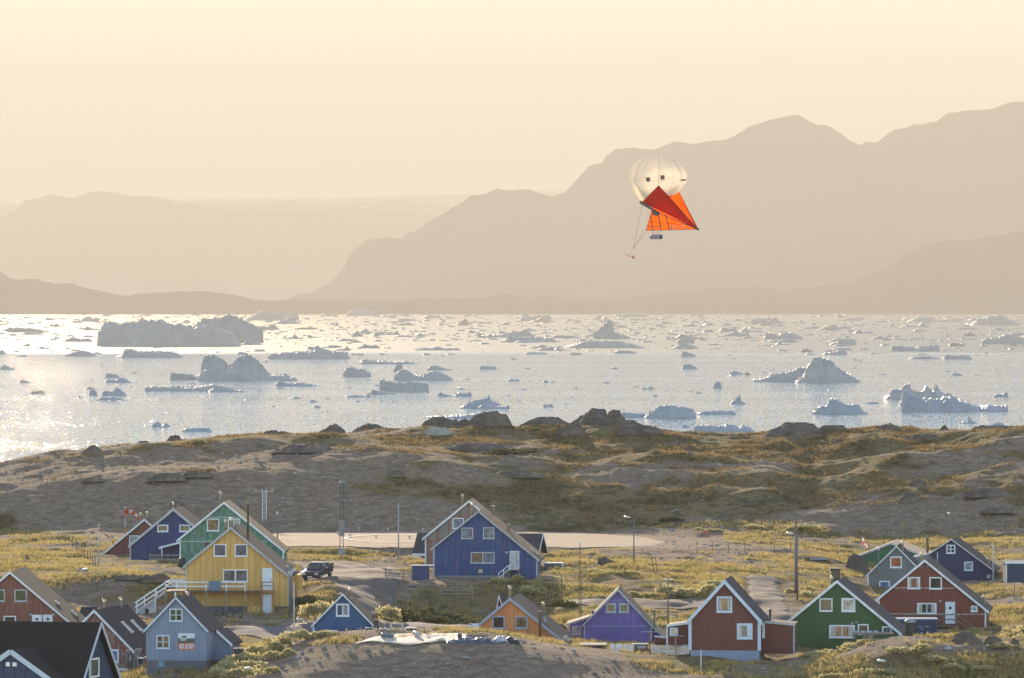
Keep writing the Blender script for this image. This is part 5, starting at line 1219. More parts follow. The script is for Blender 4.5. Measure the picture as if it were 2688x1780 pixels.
# left flank of the knoll
LK = [(640,1740,556,110,44),(690,1716,560,100,40),(735,1698,562,90,36),(780,1686,563,90,30),(820,1676,564,80,24),(600,1765,553,110,48),(660,1752,552,100,34),(730,1722,556,80,28),(575,1775,549,90,40),(630,1775,546,120,40),(700,1750,549,70,26),(860,1668,564,60,14)]
LKL = ['sunlit willow shrub in the middle of the row up the left flank of the knoll','sunlit shrub with pale spikes higher on the left flank of the knoll','shrub below the white pole foot on the knoll flank','shrub left of the small blue house on the knoll top edge','low shrub under the lower window of the small blue house','bushy shrub lowest left on the knoll flank beside the green yard','second-row shrub below the middle of the knoll flank','short shrub at the shaded edge of the bare knoll','shrub behind the curved lamp at the bottom','spreading shrub at the bottom edge right of the curved lamp','small shrub casting shade on the bare knoll side','last low tuft of shrub left of the dark case on the knoll']
bushrow(LK, 10, LKL)
RB_ = [(2150,1705,560,70,24),(2190,1694,563,80,26),(2235,1688,565,90,26),(2280,1684,565,70,18),(2215,1705,560,50,14),(2430,1690,575,80,26),(2480,1684,577,60,20),(2640,1650,590,120,46),(2680,1630,600,90,48),(2600,1668,585,60,20),(2380,1738,553,130,26),(2460,1752,551,120,22),(2300,1770,548,110,20),(2545,1765,549,140,22),(2640,1745,555,120,20),(2180,1765,548,90,18)]
RBL = ['leftmost sunlit shrub on the right knoll rim, above the footpath','shrub under the double window of the forest green house','shrub under the wooden rack by the forest green house','short shrub at the right end of the rack by the forest green house','small round shrub alone on the right gravel knoll','shrub in front of the dark container','smaller shrub right of the container, beside the broad boulder','large glowing shrub at the right edge behind the boulders','tall willow clump against the right edge','low shrub between the big red house corner and the dark boulder','widest sunlit shrub on the slope below the right knoll','shrub right of the curved street lamp head','shrub on the slope left of the curved street lamp head','dark-bellied shrub on the slope near the right corner','low shrub near the right edge under the small boulder','shrub low on the slope just right of the footpath']
bushrow(RB_, 40, RBL)
MBs = [(835,1575,612,110,60),(880,1560,618,90,56),(800,1545,640,110,40),(1020,1610,612,70,56),(1080,1560,628,150,56),(1180,1590,625,160,44),(1280,1600,622,150,40),(1380,1590,625,140,40),(1140,1625,615,120,30),(1250,1625,616,130,28),(1440,1620,616,110,28),(1010,1560,640,60,28),(1480,1560,640,90,24)]
MBL = ['big round willow bush left of the small blue house','willow bush touching the round one above the blue roof','brown grassy bush under the parked pickup truck','orange-lit bush behind the standing person','largest dark bush on the bank below the log fence','dark bush below the fence of the big blue house','dark bush under the stair of the big blue house','dark bush above the orange roof','low bush at the foot of the bank above the road','low bush at the foot of the bank left of the orange roof','shaded bush between the orange and purple houses','small bush by the left end of the log fence','bush at the edge of shade and sunlit meadow']
for i, (px, py, D, w_, h_) in enumerate(MBs): shrub(px, D, w_, h_, 70+i, MBL[i], dark=i not in (0, 1, 3))
MM = [(1820,1560,655,130,34),(1760,1556,657,110,28),(1880,1552,660,90,30),(1690,1560,655,90,18),(1560,1500,686,120,14),(1640,1505,684,90,14),(2100,1530,668,80,26),(2120,1555,655,70,26),(1740,1600,632,60,14),(1330,1520,664,90,26),(1390,1525,660,90,24),(1440,1510,668,80,22),(1860,1350,790,80,12),(1980,1345,792,90,12),(1760,1330,800,70,12),(1350,1195,838,160,20),(1300,1210,836,100,16),(2110,1325,790,120,14)]
MML = ['long pale willow thicket left of the dark red house','pale willow thicket left end behind the side road','willow thicket nearest the dark red roof','low willow left of the thicket by the side road','low bush beside the brown rock slab','low bush right of the brown rock slab','bush along the right side of the dirt lane, upper','bush along the right side of the dirt lane, lower','small bush by the street lamp behind the purple house','bush against the right wall of the big blue house','grassy bush right of the big blue house','outermost bush right of the big blue house','pale shrub patch on the golden slope','shrub patch on the golden slope right of the pale one','dark shrub patch at the left of the golden slope','grey-green willow patch high on the middle of the hill','smaller willow patch high on the hill','willow streak on the right slope above the double pole']
for i, (px, py, D, w_, h_) in enumerate(MM): shrub(px, D, w_, h_, 110+i, MML[i], dark=i in (14, 15, 16))

# ------------------------------------------------------------------ icebergs
def ice_mat(name, col, dirt=.15):
    m, n, l, b = new_mat(name); v = coords(n, l)
    f = noise(n, l, v, .12, 5, .6); r = ramp(n, [(.35, tuple(c*.78 for c in col)), (.65, col)]); l.new(f, r.inputs[0])
    d = ramp(n, [(.60, 0.0), (.75, dirt)]); l.new(noise(n, l, coords(n, l, (1,1,.4)), .05, 5, .7), d.inputs[0])
    l.new(mixc(n, l, d.outputs[0], r.outputs[0], (.35,.27,.2)), b.inputs['Base Color']); b.inputs['Roughness'].default_value = .55
    bump(n, l, b, noise(n, l, v, .35, 5, .7), .6, 1.2); return m
M_ICE = ice_mat('glacier_ice', (.32,.40,.435)); M_ICEB = ice_mat('blue_ice', (.25,.36,.45), .08); M_ICED = ice_mat('dirty_ice', (.25,.235,.22), .6)
def iceberg(x0, x1, ybase, prof, seed, label, mat=None, group='icebergs drifting on the fjord', deep=.55, n=None, name='iceberg', rough=1.0):
    """prof: [(pixel x, pixel y of the top)] over the water line ybase; real distance from the water plane"""
    D = CH*F/(ybase-HY); wd = (x1-x0)/F*D
    n = n or int(np.clip((x1-x0)/2.2, 10, 90)); mm = max(8, int(n*.45))
    xs = np.linspace(x0, x1, n); top = np.interp(xs, [p[0] for p in prof], [p[1] for p in prof])
    hgt = (ybase-top)/F*D
    hm = max(hgt.max(), .5)
    hgt = np.clip(hgt + hm*(.06*noise2(xs*.35, xs*0+seed, seed)+(.07 if x1-x0 < 120 else .03)*noise2(xs*.9, xs*0+seed, seed+9))*(hgt > .1), 0, None)
    t = np.linspace(-1, 1, mm)[:, None]; U = np.linspace(-1, 1, n)[None, :]
    dp = wd*deep
    # the crest wanders in depth
    cr = .35*noise2(U*2+seed, U*0, seed+3)
    sh = np.clip(1-np.abs((t-cr*(1-np.abs(t))))**2.2, 0, 1)**.55
    Hh = hgt[None, :]*sh
    Hh = Hh*(1+rough*(.16*noise2(U*4+seed, t*4, seed+1)+.13*noise2(U*14, t*10+seed, seed+2)))
    Hh = np.minimum(Hh, hgt[None, :]*1.02)
    Hh = np.where((np.abs(t) > .97) | (np.abs(U) > .985), -1.0, Hh+0*U)
    X = (np.linspace(-1, 1, n)[None, :]*wd/2*(1-.06*np.abs(t))+0*t) ; Y = t*dp/2*(1-.25*np.abs(U)**3)
    co_ = np.stack([X.ravel(), Y.ravel(), Hh.ravel()], 1)
    o = mesh_np(name, co_, grid_quads(mm, n), mat or M_ICE, smooth=False)
    D2 = D+dp*.35; xc = ((x0+x1)/2-CX)/F*D2; o.location = (xc, D2, 0)
    return tag(o, label, 'iceberg', group)
I1 = sheet(0, 780, 2.631); I2 = sheet(900, 780, 2.631); I3 = sheet(1788, 780, 2.631)
def ice(S, base, pts, seed, label, **k):
    q = [S(*p) for p in pts]; b = S(0, base)[1]
    pr = [(q[0][0], b)] + q + [(q[-1][0], b)]
    return iceberg(q[0][0]-1, q[-1][0]+1, b, [(q[0][0]-1, b)]+q+[(q[-1][0]+1, b)], seed, label, **k)
ice(I1, 342, [(666,260),(690,215),(712,178),(770,168),(815,190),(885,175),(930,185),(1000,160),(1130,162),(1150,185),(1330,200),(1400,190),(1500,220),(1600,250),(1668,330)], 1, 'enormous tabular iceberg with a lumpy left hump, largest on the left')
ice(I1, 315, [(1330,215),(1370,170),(1430,145),(1490,143),(1520,150),(1590,122),(1640,140),(1720,180),(1830,225),(1820,312)], 2, 'tall tented iceberg behind the right end of the enormous tabular one')
ice(I1, 345, [(775,335),(800,318),(860,322),(900,330),(930,303),(970,318),(985,340)], 3, 'small knobbly ice in front of the enormous tabular iceberg')
ice(I1, 418, [(795,412),(840,400),(860,362),(900,358),(960,372),(1080,372),(1200,378),(1240,395),(1265,412)], 4, 'long loaf-shaped iceberg below the enormous tabular one')
ice(I1, 408, [(437,402),(470,390),(510,378),(540,372),(590,370),(640,385),(668,402)], 5, 'low bumpy iceberg left of the loaf-shaped one')
ice(I1, 428, [(1845,405),(1860,392),(1990,380),(2120,375),(2170,358),(2230,356),(2300,372),(2368,378),(2400,372),(2412,425)], 6, 'long brown-streaked iceberg with a humped right half', mat=M_ICE)
ice(I1, 575, [(1385,500),(1395,450),(1400,425),(1470,402),(1510,420),(1555,445),(1580,478),(1640,430),(1700,395),(1730,400),(1790,440),(1820,490),(1870,530),(1880,560)], 7, 'twin-peaked iceberg rising behind a smooth low one')
ice(I1, 578, [(1358,545),(1400,510),(1480,495),(1540,488),(1640,492),(1750,510),(1830,540),(1960,528),(2055,560)], 8, 'smooth whale-backed ice in front of the twin-peaked iceberg')
ice(I1, 572, [(1175,535),(1185,522),(1230,530),(1330,535),(1370,560)], 9, 'flat block of ice left of the whale-backed one')
ice(I1, 650, [(998,635),(1000,618),(1060,612),(1150,620),(1250,612),(1350,615),(1430,610),(1480,605),(1540,640)], 10, 'long flat floe below the whale-backed ice, left part')
ice(I1, 655, [(1435,650),(1480,620),(1520,610),(1590,625),(1650,640),(1740,652)], 11, 'rounded floe joined to the right of the long flat one')
ice(I1, 680, [(617,650),(640,630),(665,650),(675,678)], 12, 'small spiky ice chunk left of the serrated berg', mat=M_ICEB)
ice(I1, 682, [(705,660),(730,650),(780,648),(805,622),(840,645),(880,680)], 13, 'serrated iceberg above a flat raft of ice in the glitter', mat=M_ICEB)
ice(I1, 712, [(668,705),(700,690),(780,685),(840,700),(890,710)], 14, 'flat raft of ice just below the serrated berg', mat=M_ICEB)
ice(I1, 615, [(1900,605),(1925,575),(1970,595),(2100,590),(2220,612)], 15, 'flat floe with a pointed left end, right of the whale-backed ice', mat=M_ICEB)
ice(I1, 895, [(1040,885),(1070,868),(1095,860),(1120,885),(1150,870),(1178,892)], 16, 'pair of little blue ice lumps nearest the left shore', mat=M_ICEB)
ice(I1, 928, [(1255,920),(1300,902),(1350,905),(1440,902),(1466,925)], 17, 'small blue floe just above the left skyline', mat=M_ICEB)
ice(I1, 590, [(715,585),(740,570),(800,572),(840,555),(900,580),(940,588)], 18, 'white rubble floe under the small dark block', mat=M_ICEB)
ice(I1, 558, [(728,545),(735,525),(790,528),(828,550)], 19, 'small dark block of ice in the left glitter')
ice(I1, 668, [(208,662),(240,648),(290,645),(315,662)], 20, 'brown dirty growler in the left glitter', mat=M_ICED)
ice(I1, 592, [(135,588),(145,572),(180,578),(210,588)], 21, 'little dark growler near the left edge', mat=M_ICED)
ice(I1, 502, [(0,490),(30,465),(60,480),(108,498)], 22, 'pointed growler at the left edge of the water')
ice(I2, 575, [(350,560),(365,530),(400,498),(440,505),(480,530),(520,545),(560,530),(620,512),(680,520),(740,550),(765,572)], 23, 'double-humped iceberg left of the middle of the fjord')
ice(I2, 655, [(252,635),(250,580),(265,568),(300,580),(400,595),(450,590),(458,575),(490,592),(560,595),(605,605),(595,650)], 24, 'upturned-bow shaped iceberg just below the double-humped one')
ice(I2, 515, [(350,505),(370,470),(395,458),(418,468),(415,512)], 25, 'small domed ice knob behind the double-humped iceberg')
ice(I2, 550, [(0,530),(30,488),(70,490),(100,500),(150,495),(190,520),(202,548)], 26, 'jumbled iceberg left of the domed ice knob')
ice(I2, 673, [(193,660),(200,640),(260,648),(375,668)], 27, 'wedge of ice under the bow-shaped berg')
ice(I2, 690, [(10,685),(60,675),(150,680),(190,668),(193,688)], 28, 'flat floe left of the wedge of ice', mat=M_ICEB)
ice(I2, 685, [(652,680),(665,655),(700,670),(760,680)], 29, 'little fin of ice right of the wedge', mat=M_ICEB)
ice(I2, 685, [(765,682),(800,662),(850,665),(880,650),(895,682)], 30, 'two-ended floe beside the little fin of ice', mat=M_ICEB)
ice(I2, 768, [(800,762),(860,735),(920,712),(985,702),(1015,678),(1020,710),(1080,735),(1095,760)], 31, 'layered blue iceberg with a thin curled spike', mat=M_ICEB)
ice(I2, 772, [(930,765),(960,742),(1030,750),(1130,755),(1155,742),(1150,768)], 32, 'flat blue ledge in front of the spiked iceberg', mat=M_ICEB)
ice(I2, 836, [(560,825),(700,818),(850,812),(950,800),(1050,795),(1070,830)], 33, 'long thin floe above the skyline rocks in the middle', mat=M_ICEB)
ice(I2, 312, [(1090,300),(1130,290),(1125,245),(1150,260),(1210,275),(1300,272),(1420,280),(1480,295),(1475,308)], 34, 'long hazy iceberg with a small horn, middle distance')
ice(I2, 278, [(935,272),(1000,255),(1090,258),(1170,240),(1230,235),(1275,218),(1300,250),(1340,275)], 35, 'hazy ridge of ice behind the horned iceberg')
ice(I2, 290, [(1728,240),(1760,225),(1800,195),(1830,162),(1855,158),(1868,180),(1870,240),(1940,260),(1990,275),(1985,288)], 36, 'shark-fin shaped iceberg standing under the balloon')
ice(I2, 352, [(1520,345),(1600,325),(1680,302),(1800,300),(1920,305),(2000,325),(2085,345)], 37, 'broad low shield of ice in front of the fin-shaped iceberg')
ice(I2, 370, [(1335,362),(1370,348),(1440,345),(1465,362),(1480,335),(1500,355),(1585,365)], 38, 'broken low ice left of the broad shield')
ice(I2, 368, [(495,358),(550,350),(610,352),(650,342),(700,352),(790,350),(818,370)], 39, 'chain of low lumps of ice in the bright band')
ice(I2, 462, [(112,450),(140,428),(200,435),(280,440),(350,445),(450,440),(530,458)], 40, 'long rough floe left of the middle, at the edge of the calm band')
ice(I2, 505, [(582,495),(610,475),(650,472),(700,490),(765,500)], 41, 'low domed floe right of the domed ice knob')
ice(I2, 498, [(943,480),(960,475),(1050,478),(1060,492),(1100,497)], 42, 'small flat-topped block in open water')
ice(I2, 838, [(2075,830),(2120,795),(2180,760),(2240,752),(2300,755),(2380,765),(2420,775),(2445,810),(2440,838)], 43, 'broad domed blue iceberg behind the skyline gap', mat=M_ICEB)
ice(I2, 832, [(1920,822),(1930,795),(2000,800),(2090,808),(2100,830)], 44, 'low blue shelf left of the broad domed iceberg', mat=M_ICEB)
ice(I3, 932, [(80,915),(90,885),(180,888),(280,892),(320,878),(370,885),(400,900),(430,885),(470,895),(510,928)], 45, 'cracked blue iceberg just above the skyline gap', mat=M_ICEB)
ice(I3, 900, [(0,900),(10,878),(40,885),(60,898)], 46, 'small blue ice piece left of the cracked iceberg', mat=M_ICEB)
ice(I3, 628, [(215,620),(245,582),(268,585),(285,625)], 47, 'little peaked floe in the right of the fjord', mat=M_ICEB)
ice(I3, 738, [(335,735),(360,715),(385,700),(405,672),(412,690),(400,712),(450,732)], 48, 'ice shaped like a curled tail', mat=M_ICEB)
ice(I3, 812, [(105,805),(140,790),(200,788),(250,780),(310,790),(350,780),(385,808)], 49, 'row of low white lumps below the curled tail', mat=M_ICEB)
ice(I3, 590, [(780,585),(850,540),(858,500),(880,460),(920,425),(965,418),(1000,430),(1045,445),(1060,470),(1120,510),(1200,560),(1250,588)], 50, 'great sloping iceberg with a steep left crown and diagonal bands')
ice(I3, 585, [(492,570),(560,562),(610,550),(608,530),(680,525),(760,515),(830,485),(870,490),(880,580)], 51, 'stepped low ice attached to the left of the great sloping iceberg')
ice(I3, 808, [(893,800),(930,765),(1000,755),(1020,712),(1045,700),(1080,715),(1150,745),(1190,742),(1230,748),(1250,778),(1290,802)], 52, 'craggy triangular iceberg below the great sloping one', mat=M_ICEB)
ice(I3, 792, [(1490,780),(1515,700),(1520,650),(1560,655),(1600,680),(1680,705),(1790,712),(1810,690),(1860,690),(1920,712),(2020,745),(2100,755),(2200,750),(2278,755),(2262,790)], 53, 'largest blue iceberg on the right, high at its left end', mat=M_ICEB)
ice(I3, 705, [(1390,698),(1430,675),(1440,640),(1480,632),(1510,640),(1545,605),(1575,602),(1580,640),(1640,655),(1670,648),(1690,612),(1720,640),(1740,655),(1755,605),(1765,610),(1800,655),(1850,665),(1905,690)], 54, 'pinnacled iceberg with four knobs behind the largest blue one')
ice(I3, 872, [(1890,868),(1975,862),(1980,820),(1995,845),(2045,870)], 55, 'little blue iceberg like a raised finger', mat=M_ICEB)
ice(I3, 905, [(2125,888),(2160,872),(2200,862),(2240,878),(2262,900)], 56, 'small blue ice heap above the right skyline', mat=M_ICEB)
ice(I3, 690, [(2150,685),(2180,670),(2220,672),(2240,658),(2262,660),(2260,688)], 57, 'small block right of the pinnacled iceberg', mat=M_ICEB)
ice(I3, 375, [(1440,365),(1450,338),(1500,335),(1620,348),(1640,335),(1700,338),(1760,328),(1785,340),(1783,372)], 58, 'rectangular slab of ice in the bright band, right')
ice(I3, 428, [(1570,425),(1600,412),(1700,405),(1790,422)], 59, 'long flat floe under the rectangular slab, left')
ice(I3, 430, [(1805,425),(1830,395),(1860,405),(1980,400),(2015,425)], 60, 'flat floe under the rectangular slab, right')
ice(I3, 398, [(972,392),(1060,375),(1090,358),(1130,362),(1150,392)], 61, 'low iceberg with a hump on its right, middle right')
ice(I3, 292, [(580,245),(640,252),(680,258),(720,242),(780,250),(830,272),(838,290)], 62, 'dog-shaped hazy iceberg right of the balloon')
ice(I3, 312, [(555,308),(680,292),(780,290),(810,310)], 63, 'thin floe under the dog-shaped iceberg')
ice(I3, 325, [(2070,298),(2140,282),(2190,285),(2220,262),(2270,258),(2310,275),(2360,285),(2400,320)], 64, 'craggy hazy iceberg at the right edge')
ice(I3, 330, [(1020,325),(1080,310),(1085,288),(1190,290),(1212,328)], 65, 'square-cut iceberg in the calm band')
ice(I3, 320, [(-30,315),(-10,285),(30,275),(90,285),(92,318)], 66, 'domed iceberg right of the broad shield, upper')
ice(I3, 356, [(-60,352),(-20,330),(60,325),(132,352)], 67, 'low iceberg right of the broad shield, lower')
ice(I3, 412, [(0,410),(10,375),(60,382),(105,410)], 68, 'lumpy floe at the near edge of the calm band')
ice(I3, 496, [(0,492),(20,465),(60,462),(120,492)], 69, 'white crumbling floe in open water right of centre', mat=M_ICEB)
ice(I3, 535, [(330,530),(360,508),(400,520),(435,532)], 70, 'crumbly pale ice beside a brown triangle', mat=M_ICEB)
ice(I3, 538, [(442,515),(460,522),(482,535)], 71, 'tiny brown triangular growler', mat=M_ICED)
ice(I3, 188, [(482,155),(520,150),(600,155),(650,138),(680,160),(700,185)], 72, 'hazy wide iceberg far off, right of the balloon box')
ice(I3, 228, [(950,222),(1000,200),(1060,188),(1110,225)], 73, 'pyramid iceberg in the haze')
ice(I3, 172, [(1560,168),(1640,135),(1700,130),(1760,155),(1850,150),(1915,168)], 74, 'large faint iceberg near the far shore on the right')
ice(I1, 160, [(1700,150),(1760,120),(1820,95),(1900,112),(2000,108),(2068,125),(2066,155)], 75, 'large faint iceberg near the far shore behind the tented one')
ice(I2, 130, [(10,125),(60,92),(130,75),(200,90),(255,125)], 76, 'pale cone of ice against the far shore left of centre')
ice(I2, 155, [(1232,150),(1240,110),(1300,128),(1400,125),(1420,118),(1450,150)], 77, 'faint flat iceberg far off in the middle')
ice(I2, 190, [(795,185),(830,155),(850,148),(865,175),(895,188)], 78, 'small brown cone of ice in the far haze', mat=M_ICED)
ice(I1, 245, [(45,240),(60,205),(100,215),(200,212),(340,235)], 79, 'faint drift of ice far off at the left')
ice(I3, 195, [(1990,190),(2050,150),(2120,140),(2200,120),(2260,150),(2340,185)], 80, 'tall faint iceberg cluster near the far shore at the right')
# the crowd of small floes, each its own piece
rs_ = np.random.RandomState(99); NB = 205
bandname = {0: 'tiny pale floe crowded in the far band of drift ice by the opposite shore', 1: 'small floe in the bright calm band of drift ice', 2: 'small growler scattered on the near open water'}
PR = [[(-1,0),(-.6,.5),(-.1,1),(.3,.5),(1,.1)], [(-1,.1),(-.7,.8),(-.2,.6),(.4,1),(.8,.5),(1,0)], [(-1,0),(-.4,.4),(0,.45),(.5,1),(.7,.4),(1,.1)], [(-1,.3),(-.5,.6),(.5,.7),(1,.2)], [(-1,0),(-.5,1),(-.2,.3),(.5,.4),(1,0)]]
for i in range(NB):
    bnd = 0 if i < 100 else (1 if i < 165 else 2)
    yb = {0: rs_.uniform(828, 890), 1: rs_.uniform(880, 932), 2: rs_.uniform(935, 1075)}[bnd]
    px = rs_.uniform(-60, 2740); w_ = {0: rs_.uniform(12, 80), 1: rs_.uniform(14, 75), 2: rs_.uniform(10, 44)}[bnd]*(.6+rs_.rand()*.6)
    h_ = w_*rs_.uniform(.12, .26); p = PR[rs_.randint(5)]; sg_ = rs_.choice((-1, 1))
    pr = sorted([(px+sg_*u*w_/2, yb-v*h_) for u, v in p])
    side = ('left of the tabular iceberg' if px < 250 else 'between the tabular iceberg and the balloon' if px < 1250 else 'below the balloon' if px < 1850 else 'right of the balloon')
    lab = ('wide ' if w_ > 38 else '')+{0: 'pale floe in the far drift ice, ', 1: 'floe in the bright calm band, ', 2: 'growler on the ruffled near water, '}[bnd]+side
    iceberg(px-w_/2-1, px+w_/2+1, yb, [(px-w_/2-1, yb)]+pr+[(px+w_/2+1, yb)], 300+i, lab, group=['far drift ice', 'calm band floes', 'near growlers'][bnd], n=int(np.clip(w_/2, 10, 26)), name='ice_floe', mat=[M_ICE, M_ICE, M_ICEB, M_ICED][rs_.choice(4, p=[.5,.25,.15,.1])])

# brash ice: far more little pieces than anyone could count
def brash():
    r_ = np.random.RandomState(77); base = np.array([(-1,-1,-.4),(1,-1,-.4),(1,1,-.4),(-1,1,-.4),(-.5,-.4,1),(.4,-.5,.7),(.3,.5,.8),(-.6,.4,.6)], float)
    q = np.array([(0,1,5,4),(1,2,6,5),(2,3,7,6),(3,0,4,7),(4,5,6,7)]); V_ = []; Q = []; n = 0
    for i in range(4600):
        u = r_.rand(); yb = 824+ (r_.rand()**1.2)*(72 if u < .62 else 110) if u < .93 else r_.uniform(935, 1090)
        D = CH*F/(yb-HY); px = r_.uniform(-250, 2950); w_ = r_.uniform(2.5, 12)*(1+2.2*r_.rand()**4)*(1 if yb < 935 else .8)/F*D/2; X = (px-CX)/F*D
        B = base*np.array([w_, w_*.8, w_*r_.uniform(.16, .42)])*(1+.25*r_.randn(8, 1)) + np.array([X, D, 0]); V_.append(B); Q.append(q+n); n += 8
    return tag(mesh_np('brash_ice', np.concatenate(V_), np.concatenate(Q), M_ICE, smooth=False), 'countless small fragments of brash ice between the floes', 'ice', kind='stuff')
brash()
Zc = sheet(1480, 1650, 6.766); Zd = sheet(310, 1680, 15.68); Ze = sheet(980, 1470, 10.764); Zf = sheet(160, 1370, 7.4); Zg = sheet(920, 1600, 4.933); Zi = sheet(1640, 470, 9.225)
M_POLE = plain('grey_pole_paint', (.16,.15,.15), .6, .2, .15); M_WPOLE = plain('white_pole_paint', (.5,.5,.5), .6, 0, .12); M_LAMPH = plain('lamp_housing', (.55,.53,.5), .4, .3, .1)
M_GLASS = plain('lamp_glass', (.6,.6,.55), .15, 0, .05)
def px_h(D, n): return n/F*D
def pole_at(px, D, ytop, label, name='street_lamp', cat='street lamp', head=None, r=.055, mat=None, group=None, ybase=None):
    b = on(px, D)
    if ybase is not None and abs(ybase-(HY+(CH-b.z)*F/D)) > 25: b.z = zpix(ybase, D)
    H = zpix(ytop, D)-b.z
    e = empty(name, b); tag(e, label, cat, group)
    MB().tube([(0,0,-.4), (0,0,H*.5), (0,0,H)], [r*1.5, r*1.15, r], 8).build('pole', mat or M_POLE, e)
    if head == 'cobra_l' or head == 'cobra_r':
        s = -1 if head == 'cobra_l' else 1
        MB().tube([(0,0,H-.02), (s*.25,0,H+.08), (s*.5,0,H+.1)], .03, 6).build('arm', mat or M_POLE, e)
        MB().prism([(s*.35, H+.02), (s*.5, H+.16), (s*.95, H+.22), (s*1.08, H+.14), (s*1.0, H+.05)] if s > 0 else [(s*1.0, H+.05), (s*1.08, H+.14), (s*.95, H+.22), (s*.5, H+.16), (s*.35, H+.02)], -.13, .13).build('lamp_head', M_LAMPH, e)
        MB().box(min(s*.5, s*.95), max(s*.5, s*.95), -.1, .1, H, H+.019).build('lamp_glass', M_GLASS, e)
    elif head == 'ball':
        MB().lathe([(0,H+.32),(.1,H+.3),(.17,H+.2),(.18,H+.12),(.12,H+.02),(.05,H-.02)], n=12).build('lamp_head', M_LAMPH, e)
    elif head == 'double':
        for s in (-1, 1): MB().prism([(s*.1,H-.02),(s*.1,H+.1),(s*.5,H+.1),(s*.5,H-.02)] if s < 0 else [(.1,H-.02),(.5,H-.02),(.5,H+.1),(.1,H+.1)], -.12, .12).build('lamp_head', M_LAMPH, e)
    return e, H
GL = 'street lamps in the village'
pole_at(728.4, 770, 1350, 'slim street lamp with a round head behind the green house, by the helipad', head='ball', group=GL)
pole_at(1664, 703, 1359, 'street lamp with its head to the left, right of the big blue house', head='cobra_l', group=GL)
pole_at(1754, 612, 1522, 'street lamp with a bright flat head behind the left annex of the oxblood house', head='double', group=GL)
pole_at(2093, 652, 1402, 'street lamp with its head to the left on the taller double pole by the lane', head='cobra_l', r=.07, group=GL)
pole_at(2306, 690, 1444, 'street lamp with a round glaring head in front of the bare plywood house', head='ball', group=GL)
pole_at(2491, 762, 1352, 'thin street lamp rising behind the dark navy house roof', head='ball', group=GL)
pole_at(2337, 545, 1737, 'curved street lamp head at the bottom, in front of the right slope', head='cobra_l', r=.05, group=GL)
pole_at(626, 545, 1757, 'curved street lamp head at the bottom left in front of the knoll shrubs', head='cobra_r', r=.05, group=GL)
pole_at(203, 660, 1497, 'short street lamp in the meadow left of the red house back row', head='cobra_r', r=.04, group=GL)
pole_at(809, 601, 1628, 'thin street lamp by the road left of the small blue house', head='cobra_l', r=.03, group=GL)
pole_at(2089, 664, 1350, 'tall dark bare pole by the dirt lane, left one of the pair', 'utility_pole', 'pole', r=.09)
pole_at(2354, 770, 1383, 'short grey marker pole on the right slope behind the low green hall', 'marker_pole', 'pole', r=.04)
pole_at(1840, 553, 1706, 'white marker pole in front of the oxblood house at the bottom edge', 'marker_pole', 'pole', r=.05, mat=M_WPOLE)
e, H = pole_at(771.5, 584, 1531, 'tall white flagpole between the yellow and the small blue house', 'flagpole', 'flagpole', r=.05, mat=M_WPOLE); MB().lathe([(0,H+.12),(.07,H+.06),(0,H)]).build('finial', M_WPOLE, e)
e, H = pole_at(1046, 712, 1324, 'tall pale bare flagpole left of the big blue house', 'flagpole', 'flagpole', r=.06, mat=plain('pale_pole', (.42,.40,.38))); MB().lathe([(0,H+.14),(.09,H+.07),(0,H)]).build('finial', M_WPOLE, e)
e, H = pole_at(2607, 703, 1430, 'white flagpole at the right corner of the dark navy house', 'flagpole', 'flagpole', r=.05, mat=M_WPOLE); MB().lathe([(0,H+.12),(.07,H+.06),(0,H)]).build('finial', M_WPOLE, e)
pole_at(2075.6, 577, 1595, 'short white pole at the left corner of the forest green house', 'marker_pole', 'pole', r=.035, mat=M_WPOLE, ybase=1633)
pole_at(2663, 680, 1526, 'grey wooden post on the slope below the flat roofed shed', 'fence_post', 'post', r=.05, mat=M_WOOD)
pole_at(257, 650, 1504, 'tall faint wooden pole on the bank left of the stair', 'utility_pole', 'pole', r=.035, mat=M_WOODD)
for k, (x, yt, lb) in enumerate(((759.5, 1476, 'left'), (763, 1480, 'middle'), (766.5, 1474, 'right'))):
    e, H = pole_at(x, 628+k*3, yt, '%s one of the three dark utility poles at the right corner of the yellow house' % lb, 'utility_pole', 'pole', r=.05, group='utility poles at the yellow house')
    MB().box(-.35, .35, -.04, .04, H-.3, H-.2).build('crossarm', M_POLE, e); MB().box(-.12, .12, -.08, -.01, H-1.2, H-.8).build('junction_box', M_GALV, e)
# flag near the green hall
e, H = pole_at(2263.5, 742, 1408, 'white flagpole with a red and white flag beside the low green hall', 'flagpole', 'flagpole', r=.04, mat=M_WPOLE)
nu, nv = 12, 8; fl = MB(); vs = []
for j in range(nv+1):
    for i in range(nu+1):
        u = i/nu; v = j/nv; x = .05+u*.55+.05*math.sin(u*7); y = .12*math.sin(u*9+v); z = H-.1-.75*v-1.05*u*(1-.45*v)
        vs.append((x, y, z))
fs = [(j*(nu+1)+i, j*(nu+1)+i+1, (j+1)*(nu+1)+i+1, (j+1)*(nu+1)+i) for j in range(nv) for i in range(nu)]
me = fl.add(vs, fs, 0, True); fo = me.build('flag', [leaf_mat('flag_white', [(.3,(.7,.68,.65)),(.7,(.8,.78,.75))], .4), leaf_mat('flag_red', [(.3,(.6,.06,.04)),(.7,(.7,.09,.05))], .4)], e)
for i, p in enumerate(fo.data.polygons): p.material_index = 1 if ((i//nu) >= nv/2) == ((i % nu) > nu*.55 or (i % nu) < nu*.2) and (i % nu) < nu*.8 else 0
